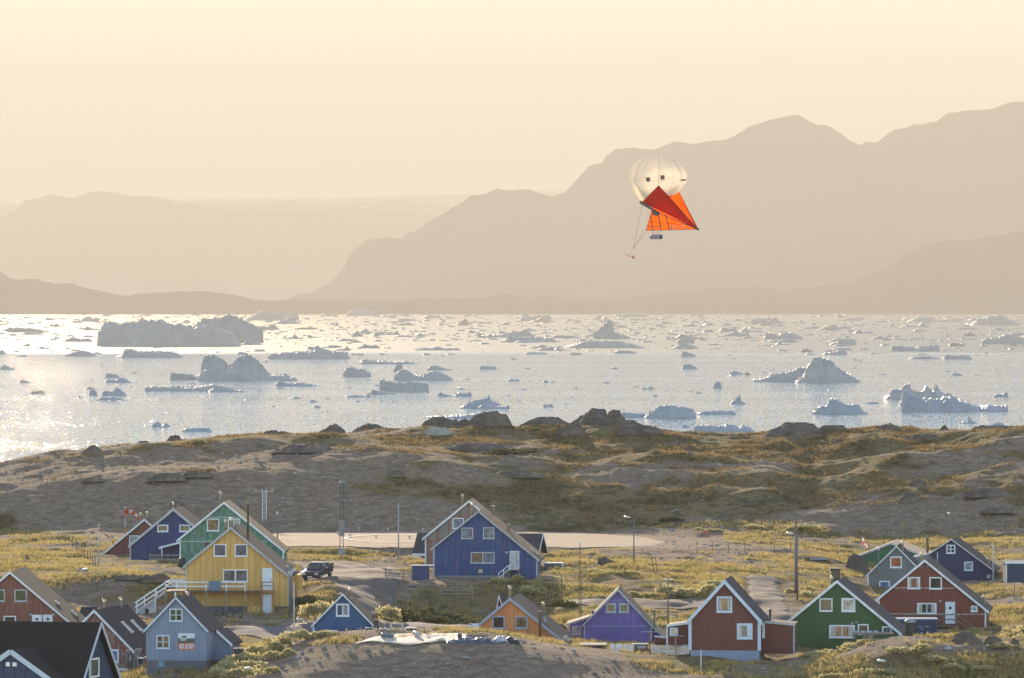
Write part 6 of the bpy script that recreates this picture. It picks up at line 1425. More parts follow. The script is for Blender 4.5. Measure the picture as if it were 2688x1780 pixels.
# windsocks
def windsock(px, D, ytop, label, droop, banded=True):
    e, H = pole_at(px, D, ytop, label, 'windsock', 'windsock', r=.05, mat=M_WPOLE)
    if banded:
        MB().lathe([(.078,-.3),(.075,.9)]).lathe([(.068,H*.62),(.062,H)]).build('pole_band', plain('signal_red', (.55,.09,.05), .6), e)
        MB().lathe([(.3,-.02),(.32,0),(.3,.02)], (0,0,H-.35), 14).build('hoop', M_RUST, e)
    SO = leaf_mat('sock_orange', [(.3,(.5,.08,.035)),(.7,(.62,.13,.05))], .4); SW = leaf_mat('sock_white', [(.3,(.55,.53,.5)),(.7,(.62,.6,.57))], .4)
    for k in range(5):
        t0, t1 = k/5, (k+1)/5; pt = [Vector(droop(t)) + Vector((0,0,H-.35)) for t in (t0, (t0+t1)/2, t1)]
        r0, r1 = (.3, .13) if banded else (.09, .05)
        MB().tube(pt, [r0+(r1-r0)*t for t in (t0, (t0+t1)/2, t1)], 12, cap=(k == 0)).build('sock_band', SO if k % 2 == 0 else SW, e)
    MB().lathe([(0,H+.3),(.1,H+.22),(.1,H+.1),(0,H)], n=10).build('top_light', M_LAMPH, e)
windsock(328.5, 778, 1336, 'windsock with red and white bands blowing to the right, left of the navy house', lambda t: (.1+1.75*t, 0, .1+.05*math.sin(3*t)-1.15*t*t))
windsock(259, 700, 1382, 'thin drooping orange and white streamer on a white pole, far left', lambda t: (.05+1.75*t, 0, -.9*t-.85*t*t), banded=False)
# lattice towers
def lattice(px, D, ytop, w_, label, mat, head=None, tri=False, seg=.6, ybase=None, taper=1.0):
    b = on(px, D)
    if ybase: b.z = zpix(ybase, D)
    H = zpix(ytop, D)-b.z; e = empty('lattice_mast', b); tag(e, label, 'mast')
    cs = [(-w_/2,-w_/2),(w_/2,-w_/2),(w_/2,w_/2),(-w_/2,w_/2)]; tr = .022
    for (x, y) in cs: MB().beam((x,y,-.4),(x*taper,y*taper,H), tr*2.2).build('leg', mat, e)
    m = MB(); n_ = int(H/seg)
    for k in range(n_):
        z0, z1 = H*k/n_, H*(k+1)/n_; f0 = 1+(taper-1)*k/n_; f1 = 1+(taper-1)*(k+1)/n_
        for i in range(4):
            a, c = cs[i], cs[(i+1) % 4]
            p, q = (a, c) if k % 2 else (c, a); m.beam((p[0]*f0,p[1]*f0,z0),(q[0]*f1,q[1]*f1,z1), tr); m.beam((a[0]*f1,a[1]*f1,z1),(c[0]*f1,c[1]*f1,z1), tr)
    m.build('bracing', mat, e); return e, H
e, H = lattice(897, 712, 1268, .45, 'dark lattice mast with a small round platform and lights, middle left', M_DKMET, seg=1.1, taper=.7)
MB().lathe([(.2,H-.5),(.32,H-.4),(.32,H-.05),(.45,H+.0),(.45,H+.1),(.2,H+.12),(.18,H+.3),(.0,H+.32)], n=12).build('platform', M_GALV, e); MB().tube([(0,0,H),(0,0,H+.9)], .02).build('antenna', M_DKMET, e)
MB().box(-.33,.33,-.33,.33,.0,1.1).build('base_cabinet', M_GALV, e); MB().box(-.3,.3,-.34,-.3,2.4,4.1).build('panel', plain('mast_panel', (.3,.27,.25)), e)
e, H = lattice(694, 800, 1291, .5, 'pale grey lattice tower with a crossbar behind the green house', plain('zinc_pale', (.75,.72,.68), .6, .0), seg=.5)
MB().beam((-1.1,0,H+.05),(1.0,0,H+.05), .05).build('crossbar', M_GALV, e)
for x in (-1.05, -.3, .2, .95): MB().lathe([(0,.28),(.06,.22),(.06,.0)], (x,0,H+.07), 8).build('instrument', M_LAMPH, e)
for s in (-1, 1): MB().tube([(0,0,H-.5),(s*5,0,1.5)], .012, 4).build('guy_wire', M_GALV, e)
e, H = lattice(1522.5, 632, 1500, .22, 'slender lattice lamp mast left of the purple house', M_DKMET, seg=.3, ybase=1622)
MB().tube([(0,0,H-.1),(0,0,zpix(1427,632)-e.location.z)], .035).build('pole', M_DKMET, e); hh = zpix(1427,632)-e.location.z
MB().box(-.22,.12,-.12,.12,hh,hh+.13).build('lamp_head', M_LAMPH, e)
# pad edge lights
for k, (x, y) in enumerate(((360,558),(470,578),(550,524),(700,588),(808,527),(998,598),(1117,530))):
    p = Z3(x, y); b = pix_ground(p[0], p[1], 738, 800); e = empty('pad_light', b)
    tag(e, ['leftmost low white pad light, left of the painted circle','pad light at the lower left of the painted circle','pad light on the far edge above the painted circle','pad light in front of the painted circle','pad light on the far edge, left of the bare flagpole','pad light right of the bare flagpole, near side','pad light on the far edge close to the grey house'][k], 'light', 'helipad edge lights')
    MB().lathe([(.09,-.1),(.07,.3)], n=8).build('stem', M_GALV, e); MB().lathe([(0,.48),(.12,.45),(.15,.32),(.07,.3)], n=10).build('lamp_head', M_LAMPH, e)
# red sign on the meadow
p = on(1853, 785); e = empty('red_sign', p); tag(e, 'small red board on two legs in the meadow beyond the helipad', 'sign')
MB().box(-.4,.4,0,.05,.45,.78).build('panel', plain('sign_red_faded', (.50,.10,.05), .6), e)
for x in (-.38, .38): MB().box(x-.03,x+.03,.05,.1,-.2,.8).build('leg', M_WOODD, e)
# slanted frame on two legs
p = on(1722, 690); e = empty('slanted_frame', p); tag(e, 'glinting slanted bar on two thin legs in the meadow above the purple house', 'frame')
MB().beam((-.55,0,2.05),(-.05,0,1.7), .3,.06).build('bar', M_LAMPH, e)
for a, b_ in (((-.5,0,2.0),(-.2,0,-.2)), ((-.08,0,1.7),(.2,0,-.2))): MB().beam(a, b_, .06).build('leg', M_DKMET, e)
# table shelter right of blue house
p = on(1453, 700); e = empty('carport_table', p); tag(e, 'low grey shelter with a white edged flat top right of the big blue house', 'shelter')
MB().box(-1.1,1.05,-.8,.8,.66,.74).build('top', M_WHITE, e); MB().box(-1.0,.85,-.7,.7,-.3,.655).build('body', M_CONCD, e); MB().box(.9,1.03,-.8,-.65,-.3,.655).build('leg', M_WHITE, e)

# ------------------------------------------------------------------ fences
def rail_fence(name, label, posts, rails, mat, pw=.09, rh=.1, ph=1.0, cat='fence', dip=0):
    """posts: ground points; rails at heights"""
    o = posts[0]; e = empty(name, o); tag(e, label, cat)
    L = [p-o for p in posts]
    for p in L: MB().box(p.x-pw/2, p.x+pw/2, p.y-pw/2, p.y+pw/2, p.z-.3, p.z+ph).build('post', mat, e)
    for a, b_ in zip(L[:-1], L[1:]):
        for z in rails: MB().beam(a+Vector((0,-pw/2-.02,z)), b_+Vector((0,-pw/2-.02,z+.03*random.uniform(-1,1))), .035, rh).build('rail', mat, e)
    return e
gp = lambda S, x, y, a=600, b_=760: (lambda q: pix_ground(q[0], q[1], a, b_))(S(x, y))
rail_fence('log_fence', 'open wooden rail fence left of the big blue house beside a blue crate', [on(Ze(350,0)[0],664),on(Ze(855,0)[0],663),on(Ze(1090,0)[0],663.5)], (.3,.62,.92), M_WOOD, .13, .09, 1.05)
rail_fence('pallet_fence', 'short leaning pallet fence above the bank, left of the planks', [on(Ze(65,0)[0],652),on(Ze(290,0)[0],651),on(Ze(530,0)[0],651)], (.2,.42,.7,.95), M_WOOD, .1, .13, 1.05)
rail_fence('garden_fence', 'grey plank fence in front of the big blue house basement', [on(1157,659),on(1198,659),on(1241,659)], (.25,.6,.85), M_WOOD, .1, .14, .95)
rail_fence('bank_fence', 'lower plank fence on the bank under the blue house stair', [on(1242,654),on(1284,654),on(1328,654)], (.3,.65), M_WOOD, .1, .13, .85)
rail_fence('corner_fence', 'broken plank fence right of the big blue house', [on(1415,664),on(1452,663),on(1475,662)], (.3,.6,.8), M_WOOD, .12, .12, 1.0)
# picket fence: two runs, leaning pickets
def picket(label, x0, x1, yt0, yt1, hpx, D0, D1, step, lean, seed):
    r_ = random.Random(seed); p0 = Zc(x0, 0)[0]; p1 = Zc(x1, 0)[0]; n = int((x1-x0)/step)
    a = on(p0, D0); e = empty('picket_fence', a); tag(e, label, 'fence')
    for k in range(n+1):
        t = k/n; D = D0+(D1-D0)*t; x = p0+(p1-p0)*t; X = (x-CX)/F*D
        zt = zpix(Zc(0, yt0+(yt1-yt0)*t)[1], D)+r_.uniform(-.03,.03)*(1+lean*8); h_ = hpx/6.766/F*D; l_ = r_.uniform(-1,1)*lean; w_ = .055
        b_ = Vector((X, D, zt))-a; z0 = b_.z-h_
        m = MB(); m.prism([(b_.x-w_, z0), (b_.x+w_, z0), (b_.x+w_+l_, b_.z-.07), (b_.x+l_, b_.z), (b_.x-w_+l_, b_.z-.07)], b_.y-.015, b_.y+.015); m.build('picket', M_FENCE, e)
    for z in (.3, .72):
        q0 = Vector(((p0-CX)/F*D0, D0, zpix(Zc(0, yt0)[1], D0)))-a; q1 = Vector(((p1-CX)/F*D1, D1, zpix(Zc(0, yt1)[1], D1)))-a; hh = hpx/6.766/F*D0
        MB().beam(q0+Vector((0,.04,-hh*z)), q1+Vector((0,.04,-hh*z)), .03, .08).build('rail', M_FENCE, e)
M_FENCE = plain('fence_white', (.74,.77,.80), .7, 0, .15, 6)
picket('crooked left run of the white picket fence in front of the purple house', 835, 1225, 262, 280, 150, 576, 574, 27, .09, 3)
picket('upright right run of the white picket fence joining the oxblood house', 1560, 2215, 270, 275, 185, 574, 567, 34, .012, 4)
# wire fences
def wire_fence(label, pts, ph, wires=(.4,.75,1.0), r=.03):
    o = pts[0]; e = empty('wire_fence', o); tag(e, label, 'fence')
    for p in pts: q = p-o; MB().tube([(q.x,q.y,q.z-.3),(q.x,q.y,q.z+ph)], r, 5).build('post', M_DKMET, e)
    for a, b_ in zip(pts[:-1], pts[1:]):
        for z in wires: MB().tube([a-o+Vector((0,0,ph*z)), b_-o+Vector((0,0,ph*z))], .004, 3, cap=False).build('wire', M_WOODD, e)
wire_fence('wire fence running across the lit meadow toward the low green hall', [on(px, D) for px, D in ((1830,735),(1870,735),(1912,736),(1955,738),(1995,740),(2033,741),(2075,742),(2115,744),(2156,746),(2197,749),(2237,752),(2280,756))], 1.3)
wire_fence('wire fence along the crest of the lit meadow on the upper right', [on(px, D) for px, D in ((2320,768),(2364,772),(2400,775),(2440,777),(2478,779),(2517,781),(2559,783),(2598,785),(2640,787),(2679,789),(2730,790))], 1.4)
wire_fence('dense wire fence of leaning posts climbing the far left meadow', [on(px, D) for px, D in ((164,764),(171,760),(179,768),(190,752),(201,744),(207,738),(214,731),(221,724),(230,716),(238,706),(244,700),(250,694))], 1.25, r=.035)

# ------------------------------------------------------------------ yard things
def thing_box(name, label, cat, S, p0, p1, D, depth, parts, rz=0):
    pass
# container
a = at(*Z6(1128,905), 616); c = at(*Z6(1527,1115), 616); e = empty('container', (a.x, 616, c.z)); tag(e, 'dark blue corrugated shipping container under the deck of the big red house', 'container')
Wc, Hc = c.x-a.x, a.z-c.z; m = MB(); n = 30; MC = plain('container_blue', (.05,.065,.125), .6, .1, .25, 1.5)
vs = []; 
for k in range(n*4+1):
    x = Wc*k/(n*4); d = (0, -.05, -.05, 0)[k % 4]; vs += [(x, d, .12), (x, d, Hc-.12)]
m.add(vs, [(2*k, 2*k+2, 2*k+3, 2*k+1) for k in range(n*4)]); m.box(0, Wc, .06, 2.4, .1, Hc-.1); m.build('corrugated_wall', MC, e)
MB().box(-.03, Wc+.03, -.07, 2.43, Hc-.12, Hc).build('roof_rail', plain('container_rail', (.22,.29,.40), .5, .1), e); MB().box(-.03, Wc+.03, -.07, 2.43, 0, .12).build('base_rail', MC, e)
for x in (0, Wc-.12): MB().box(x, x+.12, -.065, .02, .12, Hc-.12).build('corner_post', MC, e)
M_PRT = plain('stencil_grey', (.33,.36,.40), .6)
textmesh('lettering', 'BSIU 115064 8', .19, M_PRT, e, (Wc*.535, -.055, Hc*.60), (R(90),0,0), .003, .004); textmesh('lettering', '2781', .19, M_PRT, e, (Wc*.57, -.055, Hc*.49), (R(90),0,0), .003, .004)
o = MB().lathe([(0,0),(.1,0)], (0,0,0), 8).build('emblem', M_PRT, e); o.location = (Wc*.61, -.056, Hc*.33); o.rotation_euler = (R(90),0,0)
# wooden rack by the forest green house
a = at(*Z6(700,1040), 574); c = at(*Z6(1097,1040), 574); zb_ = ground(a.x+2, 574); e = empty('bench_table', (a.x, 574, zb_)); tag(e, 'long low table with glazed cold frames in front of the forest green house', 'table'); W_ = c.x-a.x; hz_ = a.z-zb_
MB().box(0, W_, -.4, .4, hz_-.16, hz_).build('table_top', M_WOOD, e)
for k in range(4): MB().add([(W_*(.02+.16*k),-.35,hz_+.005),(W_*(.15+.16*k),-.35,hz_+.005),(W_*(.15+.16*k),.35,hz_+.14),(W_*(.02+.16*k),.35,hz_+.14),(W_*(.02+.16*k),.35,hz_+.005),(W_*(.15+.16*k),.35,hz_+.005)], [(0,1,2,3),(3,2,5,4),(0,3,4),(1,5,2)]).build('glass_lid', M_GALV, e)
for x in (.1, W_*.33, W_*.66, W_-.1): MB().box(x-.05, x+.05, -.35, .35, -.3, hz_-.16).build('leg', M_WOODD, e)
MB().box(W_*.25, W_*.5, -.3, .3, hz_-.55, hz_-.162).build('crate', M_WOOD, e)
# barbecue / bin under the eave of green house
p = at(*Z6(1255,1118), 581); e = empty('rain_barrel', (p.x, 581, p.z)); tag(e, 'dark rain barrel with a pale round lid beside the container', 'barrel')
MB().lathe([(.38,-.3),(.42,.4),(.4,1.5),(.36,1.55)], n=16).build('barrel', plain('barrel_green', (.035,.045,.03)), e); MB().lathe([(0,1.95),(.35,1.85),(.52,1.7),(.5,1.6)], n=16).build('lid', M_GALV, e)
# boulder-front planks, benches at the right
p = at(*Zc(0,0), 575)
# low red box with sunlit lid
a = at(*Zc(275,262), 581); c = at(*Zc(760,375), 581); e = empty('red_bin', (a.x, 581, c.z)); tag(e, 'long low dark red bin with a sunlit lid left of the picket fence', 'bin'); W_, H_ = c.x-a.x, a.z-c.z
MB().box(.1, W_-.05, 0, 1.2, -.3, H_-.12).build('body', M_OX, e); MB().add([(0,-.15,H_-.12),(W_,-.15,H_-.12),(W_,1.4,H_+.0),(0,1.4,H_+.0),(0,-.15,H_-.2),(W_,-.15,H_-.2),(W_,1.4,H_-.08),(0,1.4,H_-.08)], [(0,1,2,3),(7,6,5,4),(0,4,5,1),(1,5,6,2),(2,6,7,3),(3,7,4,0)]).build('lid', plain('lid_board', (.45,.37,.28), .8), e)
MB().box(W_+.0, W_+.14, -.1, 0, -.3, H_-.15).build('post', M_WOOD, e)
# dark cart board
a = at(*Zc(1215,268), 574.5); c = at(*Zc(1500,440), 574.5); e = empty('garden_bin', (a.x, 574.5, c.z)); tag(e, 'dark slatted bin with a white edge in the gap of the picket fence', 'bin'); W_, H_ = c.x-a.x, a.z-c.z
MB().box(.05, W_-.05, 0, .8, -.2, H_-.1).build('body', M_WOODD, e); MB().box(0, W_, -.05, .9, H_-.1, H_).build('top', M_OLDW, e); MB().box(W_*.3, W_*.85, -.04, -.005, H_*.5, H_*.78).build('label_plate', M_GALV, e)
# T post
p = on(1706, 571.5); H = zpix(1660, 571.5)-p.z; e = empty('clothes_post', p); tag(e, 'rusty T shaped clothes post in front of the purple house', 'post')
MB().box(-.045,.045,-.04,.04,-.3,H).build('post', M_RUST, e); MB().box(-.72,.75,-.06,.06,H,H+.07).build('crossbar', plain('blue_green_bar', (.18,.27,.30)), e)
# drying rack right
p = on(1775, 566.5); H = zpix(1671, 566.5)-p.z; e = empty('drying_rack', p); tag(e, 'grey wooden drying rack standing against the oxblood house fence', 'rack')
MB().beam((0,0,-.3),(-.06,0,H), .12).build('post', M_WOOD, e)
for y in (-.4, 0, .4): MB().beam((-.55,y,H+.03),(.75,y,H+.06), .05).build('bar', M_WOOD, e)
# red boat with white rim
a = at(*Zc(1618,170), 572); c = at(*Zc(2212,280), 572); e = empty('red_boat', ((a.x+c.x)/2, 572, c.z)); tag(e, 'dark red dinghy with a white rim behind the picket fence', 'boat'); L_, H_ = (c.x-a.x), a.z-c.z
m = MB(); rm = MB(); ns = 14; vs = []; rv_ = []
for i in range(ns+1):
    t = i/ns; x = -L_/2+L_*t; wd = .75*(1-(max(0, (.35-t)/.35))**2.2)*(1-.25*max(0, (t-.8)/.2)); sh = .12*(1-t)**2
    for k in range(9):
        a_ = math.pi*k/8; vs.append((x, -wd*math.cos(a_), H_+sh-(H_+.15)*math.sin(a_)**.6))
    rv_.append((x, wd, H_+sh))
m.add(vs, [(i*9+k, i*9+k+1, (i+1)*9+k+1, (i+1)*9+k) for i in range(ns) for k in range(8)], 0, True); h_ = m.build('hull', M_OX, e); s_ = h_.modifiers.new('t', 'SOLIDIFY'); s_.thickness = .03
for s in (-1, 1): rm.tube([(x, s*w2, z+.02) for x, w2, z in rv_], .055, 6)
rm.build('rim', M_WHITE, e); MB().box(-.1,.15,-.6,.6,H_*.6,H_*.66).build('thwart', M_OLDW, e)
# blue crate, planks, log near the big blue house
a = at(*Ze(1095,150), 666); c = at(*Ze(1580,300), 666); zg = min(ground(a.x, 666), a.z-.55); e = empty('blue_crate', (a.x, 666, zg)); tag(e, 'dark blue crate with a pale lid beside the wooden rail fence', 'crate'); W_ = c.x-a.x; H_ = a.z-zg
MB().box(0, W_, 0, 1.1, 0, H_-.06).build('body', plain('crate_blue', (.04,.055,.14)), e); MB().box(-.1, W_+.5, -.08, 1.2, H_-.06, H_).build('lid', M_OLDW, e)
for k, (x0, x1, y, D, lb) in enumerate(((1040,1077,1510,662,'long pale plank lying on the bank left of the big blue house'), (1050,1077,1523,657,'thick short beam below the long pale plank'))):
    a = on(x0, D); b_ = on(x1, D); o = MB().beam((0,0,0), b_-a, .3, .16).build('plank', M_WOOD); o.location = a+Vector((0,0,.12)); tag(o, lb, 'plank')
# black tank by green house, deck of navy house
p = on(478, 684); e = empty('water_tank', p); tag(e, 'black wrapped water tank between the navy deck and the yellow house', 'tank')
MB().lathe([(.25,-.2),(.4,.1),(.42,.8),(.3,1.05),(0,1.1)], n=14).build('tank', M_BLACK, e); MB().lathe([(.12,1.08),(.12,1.2),(0,1.2)], n=8).build('cap', M_BLACK, e)
HN = [o for o in COL.objects if o.name == 'navy_house'][0]
D_ = 709; a = at(*Zf(1720,640), D_); c = at(*Zf(2310,800), D_); e = empty('wooden_deck', (a.x, D_, c.z)); tag(e, 'sunlit wooden deck with railings in front of the navy house', 'deck'); W_, H_ = c.x-a.x, a.z-c.z
DK = plain('deck_timber', (.36,.30,.24), .8, 0, .25, 4)
MB().box(0, W_, 0, 3.2, -.14, 0).build('floor', DK, e)
for k in range(6): MB().box(W_*k/5-.05, W_*k/5+.05, 0, .1, -.9, H_).build('post', M_WOOD, e)
for z in (H_*.5, H_): MB().box(-.05, W_+.05, -.04, 0, z-.09, z+.02).build('rail', DK, e); MB().box(-.05, .0, 0.0, 3.2, z-.09, z+.02).build('side_rail', DK, e)
for k in range(10): MB().box(.15+k*.13, .19+k*.13, .02, .05, .05, H_*.95).build('baluster', M_WOOD, e)
# rope lines
def rope(name, label, pts, r=.012, mat=None): 
    o = MB().tube(pts, r, 4).build(name, mat or M_WOOD); return tag(o, label, 'rope')
p = [at(*Zf(x, y), 729) for x, y in ((840,770),(1000,770),(1200,750),(1400,720))]; rope('hanging_rope', 'pale rope sagging along the red wall of the back row house', p, .025, M_OLDW)
p = [at(*Zf(x, y), 728.5) for x, y in ((860,800),(1050,805),(1230,775),(1400,722))]; rope('hanging_rope', 'second lower rope sagging along the red wall', p, .02, M_OLDW)
# bicycles
def bicycle(px, D, label, rz, dark=True):
    e = empty('bicycle', on(px, D), rz); tag(e, label, 'bicycle', 'bicycles against the yellow house plinth'); mt = M_DKMET
    for x, mm in ((-.52, M_BLACK), (.52, M_BLACK if dark else M_GALV)):
        m = MB(); m.tube([(x+.33*math.cos(t*math.pi/10), 0, .34+.33*math.sin(t*math.pi/10)) for t in range(21)], .03, 6, cap=False); w_ = m.build('wheel', mm, e)
        q = MB(); 
        for k in range(6): t = math.pi*k/6; q.beam((x-.31*math.cos(t),0,.34-.31*math.sin(t)), (x+.31*math.cos(t),0,.34+.31*math.sin(t)), .008)
        q.build('spokes', M_GALV, w_)
    m = MB()
    for a, b_ in (((-.52,0,.34),(-.05,0,.32)), ((-.05,0,.32),(-.2,0,.82)), ((-.2,0,.78),(.36,0,.82)), ((-.05,0,.32),(.36,0,.75)), ((-.52,0,.34),(-.2,0,.75)), ((.36,0,.88),(.52,0,.34))): m.beam(a, b_, .035)
    m.build('frame', mt, e); MB().box(-.33,-.1,-.06,.06,.84,.89).build('saddle', M_BLACK, e); MB().tube([(.36,-.26,.98),(.38,0,.95),(.36,.26,.98)], .015).build('handlebar', mt, e)
bicycle(590, 621, 'leftmost dark bicycle leaning at the yellow house plinth', .15); bicycle(615, 622, 'middle dark bicycle in the tangle by the yellow house plinth', -.3); bicycle(636, 620, 'rightmost bicycle with a pale wheel by the yellow house plinth', .05, False)
# gas bottles
MG = plain('bottle_grey', (.15,.135,.12), .45, .3, .25, 4)
GB = [(370,425,555,571),(408,440,575,572.5),(500,400,570,571),(545,430,575,572.5),(725,380,560,571),(805,345,560,571),(880,420,600,572.5),(940,330,560,572)]
GLb = ['leftmost tall gas bottle beside the brown house','second gas bottle from the left, close behind the leftmost','third gas bottle with a pale label','fourth gas bottle at the end of the left bunch','first bottle of the right bunch under the eave','bottle with a pale label in the right bunch','squat bottle behind the metal rack','rightmost gas bottle with a sunlit shoulder']
for k, (x, yt, _, D) in enumerate(GB):
    px = Zd(x, 0)[0]; zb = zpix(Zd(0, 1180)[1], D); zt = zpix(Zd(0, yt)[1], D); X = (px-CX)/F*D; e = empty('gas_bottle', (X, D, zb)); H = zt-zb
    tag(e, GLb[k], 'gas bottle', 'gas bottles by the brown house')
    MB().lathe([(.15,0),(.16,.05),(.16,H-.35),(.12,H-.22),(.05,H-.15)], n=12).build('bottle', MG, e); MB().lathe([(.06,H-.15),(.075,H-.08),(.06,H),(0,H)], n=8).build('valve_cap', M_GALV, e)
    if k in (2, 5): MB().box(-.09,.09,-.175,-.155,H-.95,H-.6).build('paper_label', M_OLDW, e)
e = empty('metal_rack', at(*Zd(820,1230), 570)); tag(e, 'square metal rack with white top bars right of the gas bottles', 'rack'); w_ = px_h(570, 245/15.68); h_ = px_h(570, 470/15.68)
for x in (0, w_): MB().box(x-.03,x+.03,-.3,.3,0,h_).build('side_frame', M_GALV, e)
MB().box(0,w_,-.33,.3,h_,h_+.07).build('top_bar', M_WHITE, e); MB().box(.03,w_-.03,-.32,.28,h_*.47,h_*.52).build('shelf', M_GALV, e); MB().box(.06,w_-.06,0,.2,h_*.55,h_*.95).build('motor_box', M_DKMET, e)
e = empty('red_cabinet', at(*Zd(1085,1090), 571)); tag(e, 'small orange red cabinet at the left corner of the grey blue house', 'cabinet'); MB().box(0,.2,0,.4,0,px_h(571,385/15.68)).build('body', plain('cabinet_red', (.42,.09,.05), .6), e); MB().box(.02,.18,-.02,-.002,.1,.6).build('door', plain('cabinet_red_door', (.33,.07,.04), .6), e)
e = empty('plinth_board', at(*Zd(0,1210), 573)); tag(e, 'low whitish board under the leftmost gas bottles', 'board'); MB().box(-.6,px_h(573,400/15.68),-.2,.4,-.1,.05).build('plank', M_WHITE, e)
# bins beside the grey blue house wing
for k, (x, lb) in enumerate(((2098, 'left dark bin under a plank by the grey blue house wing'), (2140, 'right dark bin under a plank by the grey blue house wing'))):
    a = at(*Z2(x, 920), 557); e = empty('dark_bin', (a.x, 557, a.z-.2)); tag(e, lb, 'bin', 'dark bins by the wing'); MB().box(-.2,.2,-.2,.2,0,1.15).build('body', M_BLACK, e); MB().box(-.22,.22,-.22,.22,1.15,1.2).build('lid', M_BLACK, e)
a = at(*Z2(2083,832), 557); c = at(*Z2(2190,822), 557); o = MB().beam((0,0,0), c-a, .35, .06).build('plank', M_OLDW); o.location = a; tag(o, 'pale plank laid over the two dark bins', 'plank')

# ------------------------------------------------------------------ pickup truck
tp = on(835, 662, .24); tr_ = empty('pickup_truck', tp, R(-17)); tr_.rotation_euler = (R(5), 0, R(-17)); tag(tr_, 'dark navy pickup truck with a sunlit roof parked beside the yellow house', 'truck')
MT = plain('truck_paint', (.022,.026,.045), .22, .3, .1)
def sideprof(pts, hw, m, hw2=None, ztaper=None):
    vs = []; 
    for s in (-1, 1):
        for (y, z) in pts:
            k = hw if (ztaper is None or z < ztaper) else hw2
            vs.append((s*k, y, z))
    n = len(pts); fs = [tuple(range(n)), tuple(reversed(range(n, 2*n)))]+[(i, i+n, (i+1) % n+n, (i+1) % n) for i in range(n)]
    return m.add(vs, fs)
m = MB(); sideprof([(-2.45,.42),(-2.5,.62),(-2.42,.95),(-1.35,1.08),(-1.25,1.1),(.35,1.1),(2.45,1.1),(2.45,.5),(1.95,.45),(1.85,.75),(1.1,.75),(1.0,.42),(-1.2,.42),(-1.3,.72),(-2.0,.72),(-2.1,.42)], .86, m); m.build('body', MT, tr_, bevel=.05)
m = MB(); sideprof([(-1.3,1.09),(-.65,1.62),(-.45,1.69),(.2,1.69),(.42,1.62),(.6,1.09)], .80, m, .66, 1.3); cab = m.build('cab', MT, tr_, bevel=.04)
MB().add([(-.70,-1.235,1.15),(.70,-1.235,1.15),(.60,-.70,1.585),(-.60,-.70,1.585)], [(0,1,2,3)]).build('windscreen', P['grey'], cab).location.y = -.025
for s in (-1, 1):
    for (y0, y1, z1) in ((-.95,-.38,1.56),(-.3,.36,1.56)):
        MB().add([(s*.806,y0-.1 if y0 < -.5 else y0,1.16),(s*.806,y1,1.16),(s*.70,y1,z1),(s*.70,y0+.28 if y0 < -.5 else y0,z1)], [(0,1,2,3)]).build('side_window', P['grey'], cab).location.x = s*.012
MB().box(-.65,.65,-.45,.25,1.70,1.71).build('roof_sunlit_skin', plain('truck_roof_sunlight', (.55,.55,.55), .25, .2), cab)  # pale grey skin paints the sunlight onto the navy cab roof
MB().box(-.74,.74,.7,2.38,1.06,1.09).build('bed_floor', M_BLACK, tr_)
for s in (-1, 1): MB().box(s*.86-.03,s*.86+.03,.62,2.46,1.1,1.32).build('bed_side', MT, tr_); MB().tube([(s*.86,.65,1.35),(s*.86,2.45,1.35)], .035).build('bed_rail', M_STEEL, tr_)
MB().box(-.86,.86,2.42,2.47,1.1,1.32).build('tailgate', MT, tr_)
MB().box(-.84,.84,-2.62,-2.44,.38,.66).build('bumper', MT, tr_, bevel=.03); MB().box(-.45,.45,-2.53,-2.46,.70,.88).build('grille', M_DKMET, tr_); MB().box(-.26,.26,-2.635,-2.622,.46,.57).build('number_plate', M_SIGNW, tr_)
for s in (-1, 1):
    MB().prism([(s*.50-.02*s,.70),(s*.82,.72),(s*.84,.92),(s*.55,.9)] if s > 0 else [(s*.82,.72),(s*.50-.02*s,.70),(s*.55,.9),(s*.84,.92)], -2.52, -2.46).build('headlight', M_GLASS, tr_)
    MB().box(s*1.0-.09,s*1.0+.09,-1.12,-1.02,1.14,1.34).build('mirror', M_WHITE if s < 0 else M_DKMET, tr_)
    for y in (-1.65, 1.48):
        t_ = MB(); t_.lathe([(.12,-.12),(.33,-.12),(.37,-.07),(.37,.07),(.33,.12),(.12,.12)], n=18); w_ = t_.build('wheel', M_BLACK, tr_); w_.rotation_euler = (0, R(90), 0); w_.location = (s*.76, y, .36)
        MB().lathe([(0,s*.13),(.18,s*.125),(.2,s*.10)], n=14).build('rim', M_GALV, w_)
MB().lathe([(0,.16),(.06,.14),(.07,.0)], (.05,-.35,1.71), 10).build('beacon', plain('beacon_amber', (.7,.35,.08), .3), tr_)

# ------------------------------------------------------------------ launch site on the knoll
DC = 563
tz = lambda x, D: ground((x-CX)/F*D, D)
# white tarp
pts = []; nu, nv = 46, 14; tv = []
for j in range(nv+1):
    for i in range(nu+1):
        u, v = i/nu, j/nv
        x0, x1 = 925+95*v, 1195+35*v; px = x0+(x1-x0)*u; D = 555.4+6.5*v+.9*math.sin(u*9)*(1-v)+ (1.3*(1-u)*(1-v))
        X = (px-CX)/F*D; tv.append((X, D, ground(X, D)+.06+.03*abs(noise2(X*1.3, D*1.3, 9))+.03*max(0, noise2(X*3.1, D*2.1, 4))))
tf = [(j*(nu+1)+i, j*(nu+1)+i+1, (j+1)*(nu+1)+i+1, (j+1)*(nu+1)+i) for j in range(nv) for i in range(nu)]
o = MB().add(tv, tf, 0, True).build('tarpaulin', plain('tarp_white', (.60,.51,.41), .7, 0, .35, 2.5)); s_ = o.modifiers.new('t', 'SOLIDIFY'); s_.thickness = .03; tag(o, 'large white tarpaulin spread in the sun on top of the knoll', 'tarpaulin')
def gpt(x, y, D=None):
    p = Zg(x, y); D = D or DC; return Vector(((p[0]-CX)/F*D, D, zpix(p[1], D)))
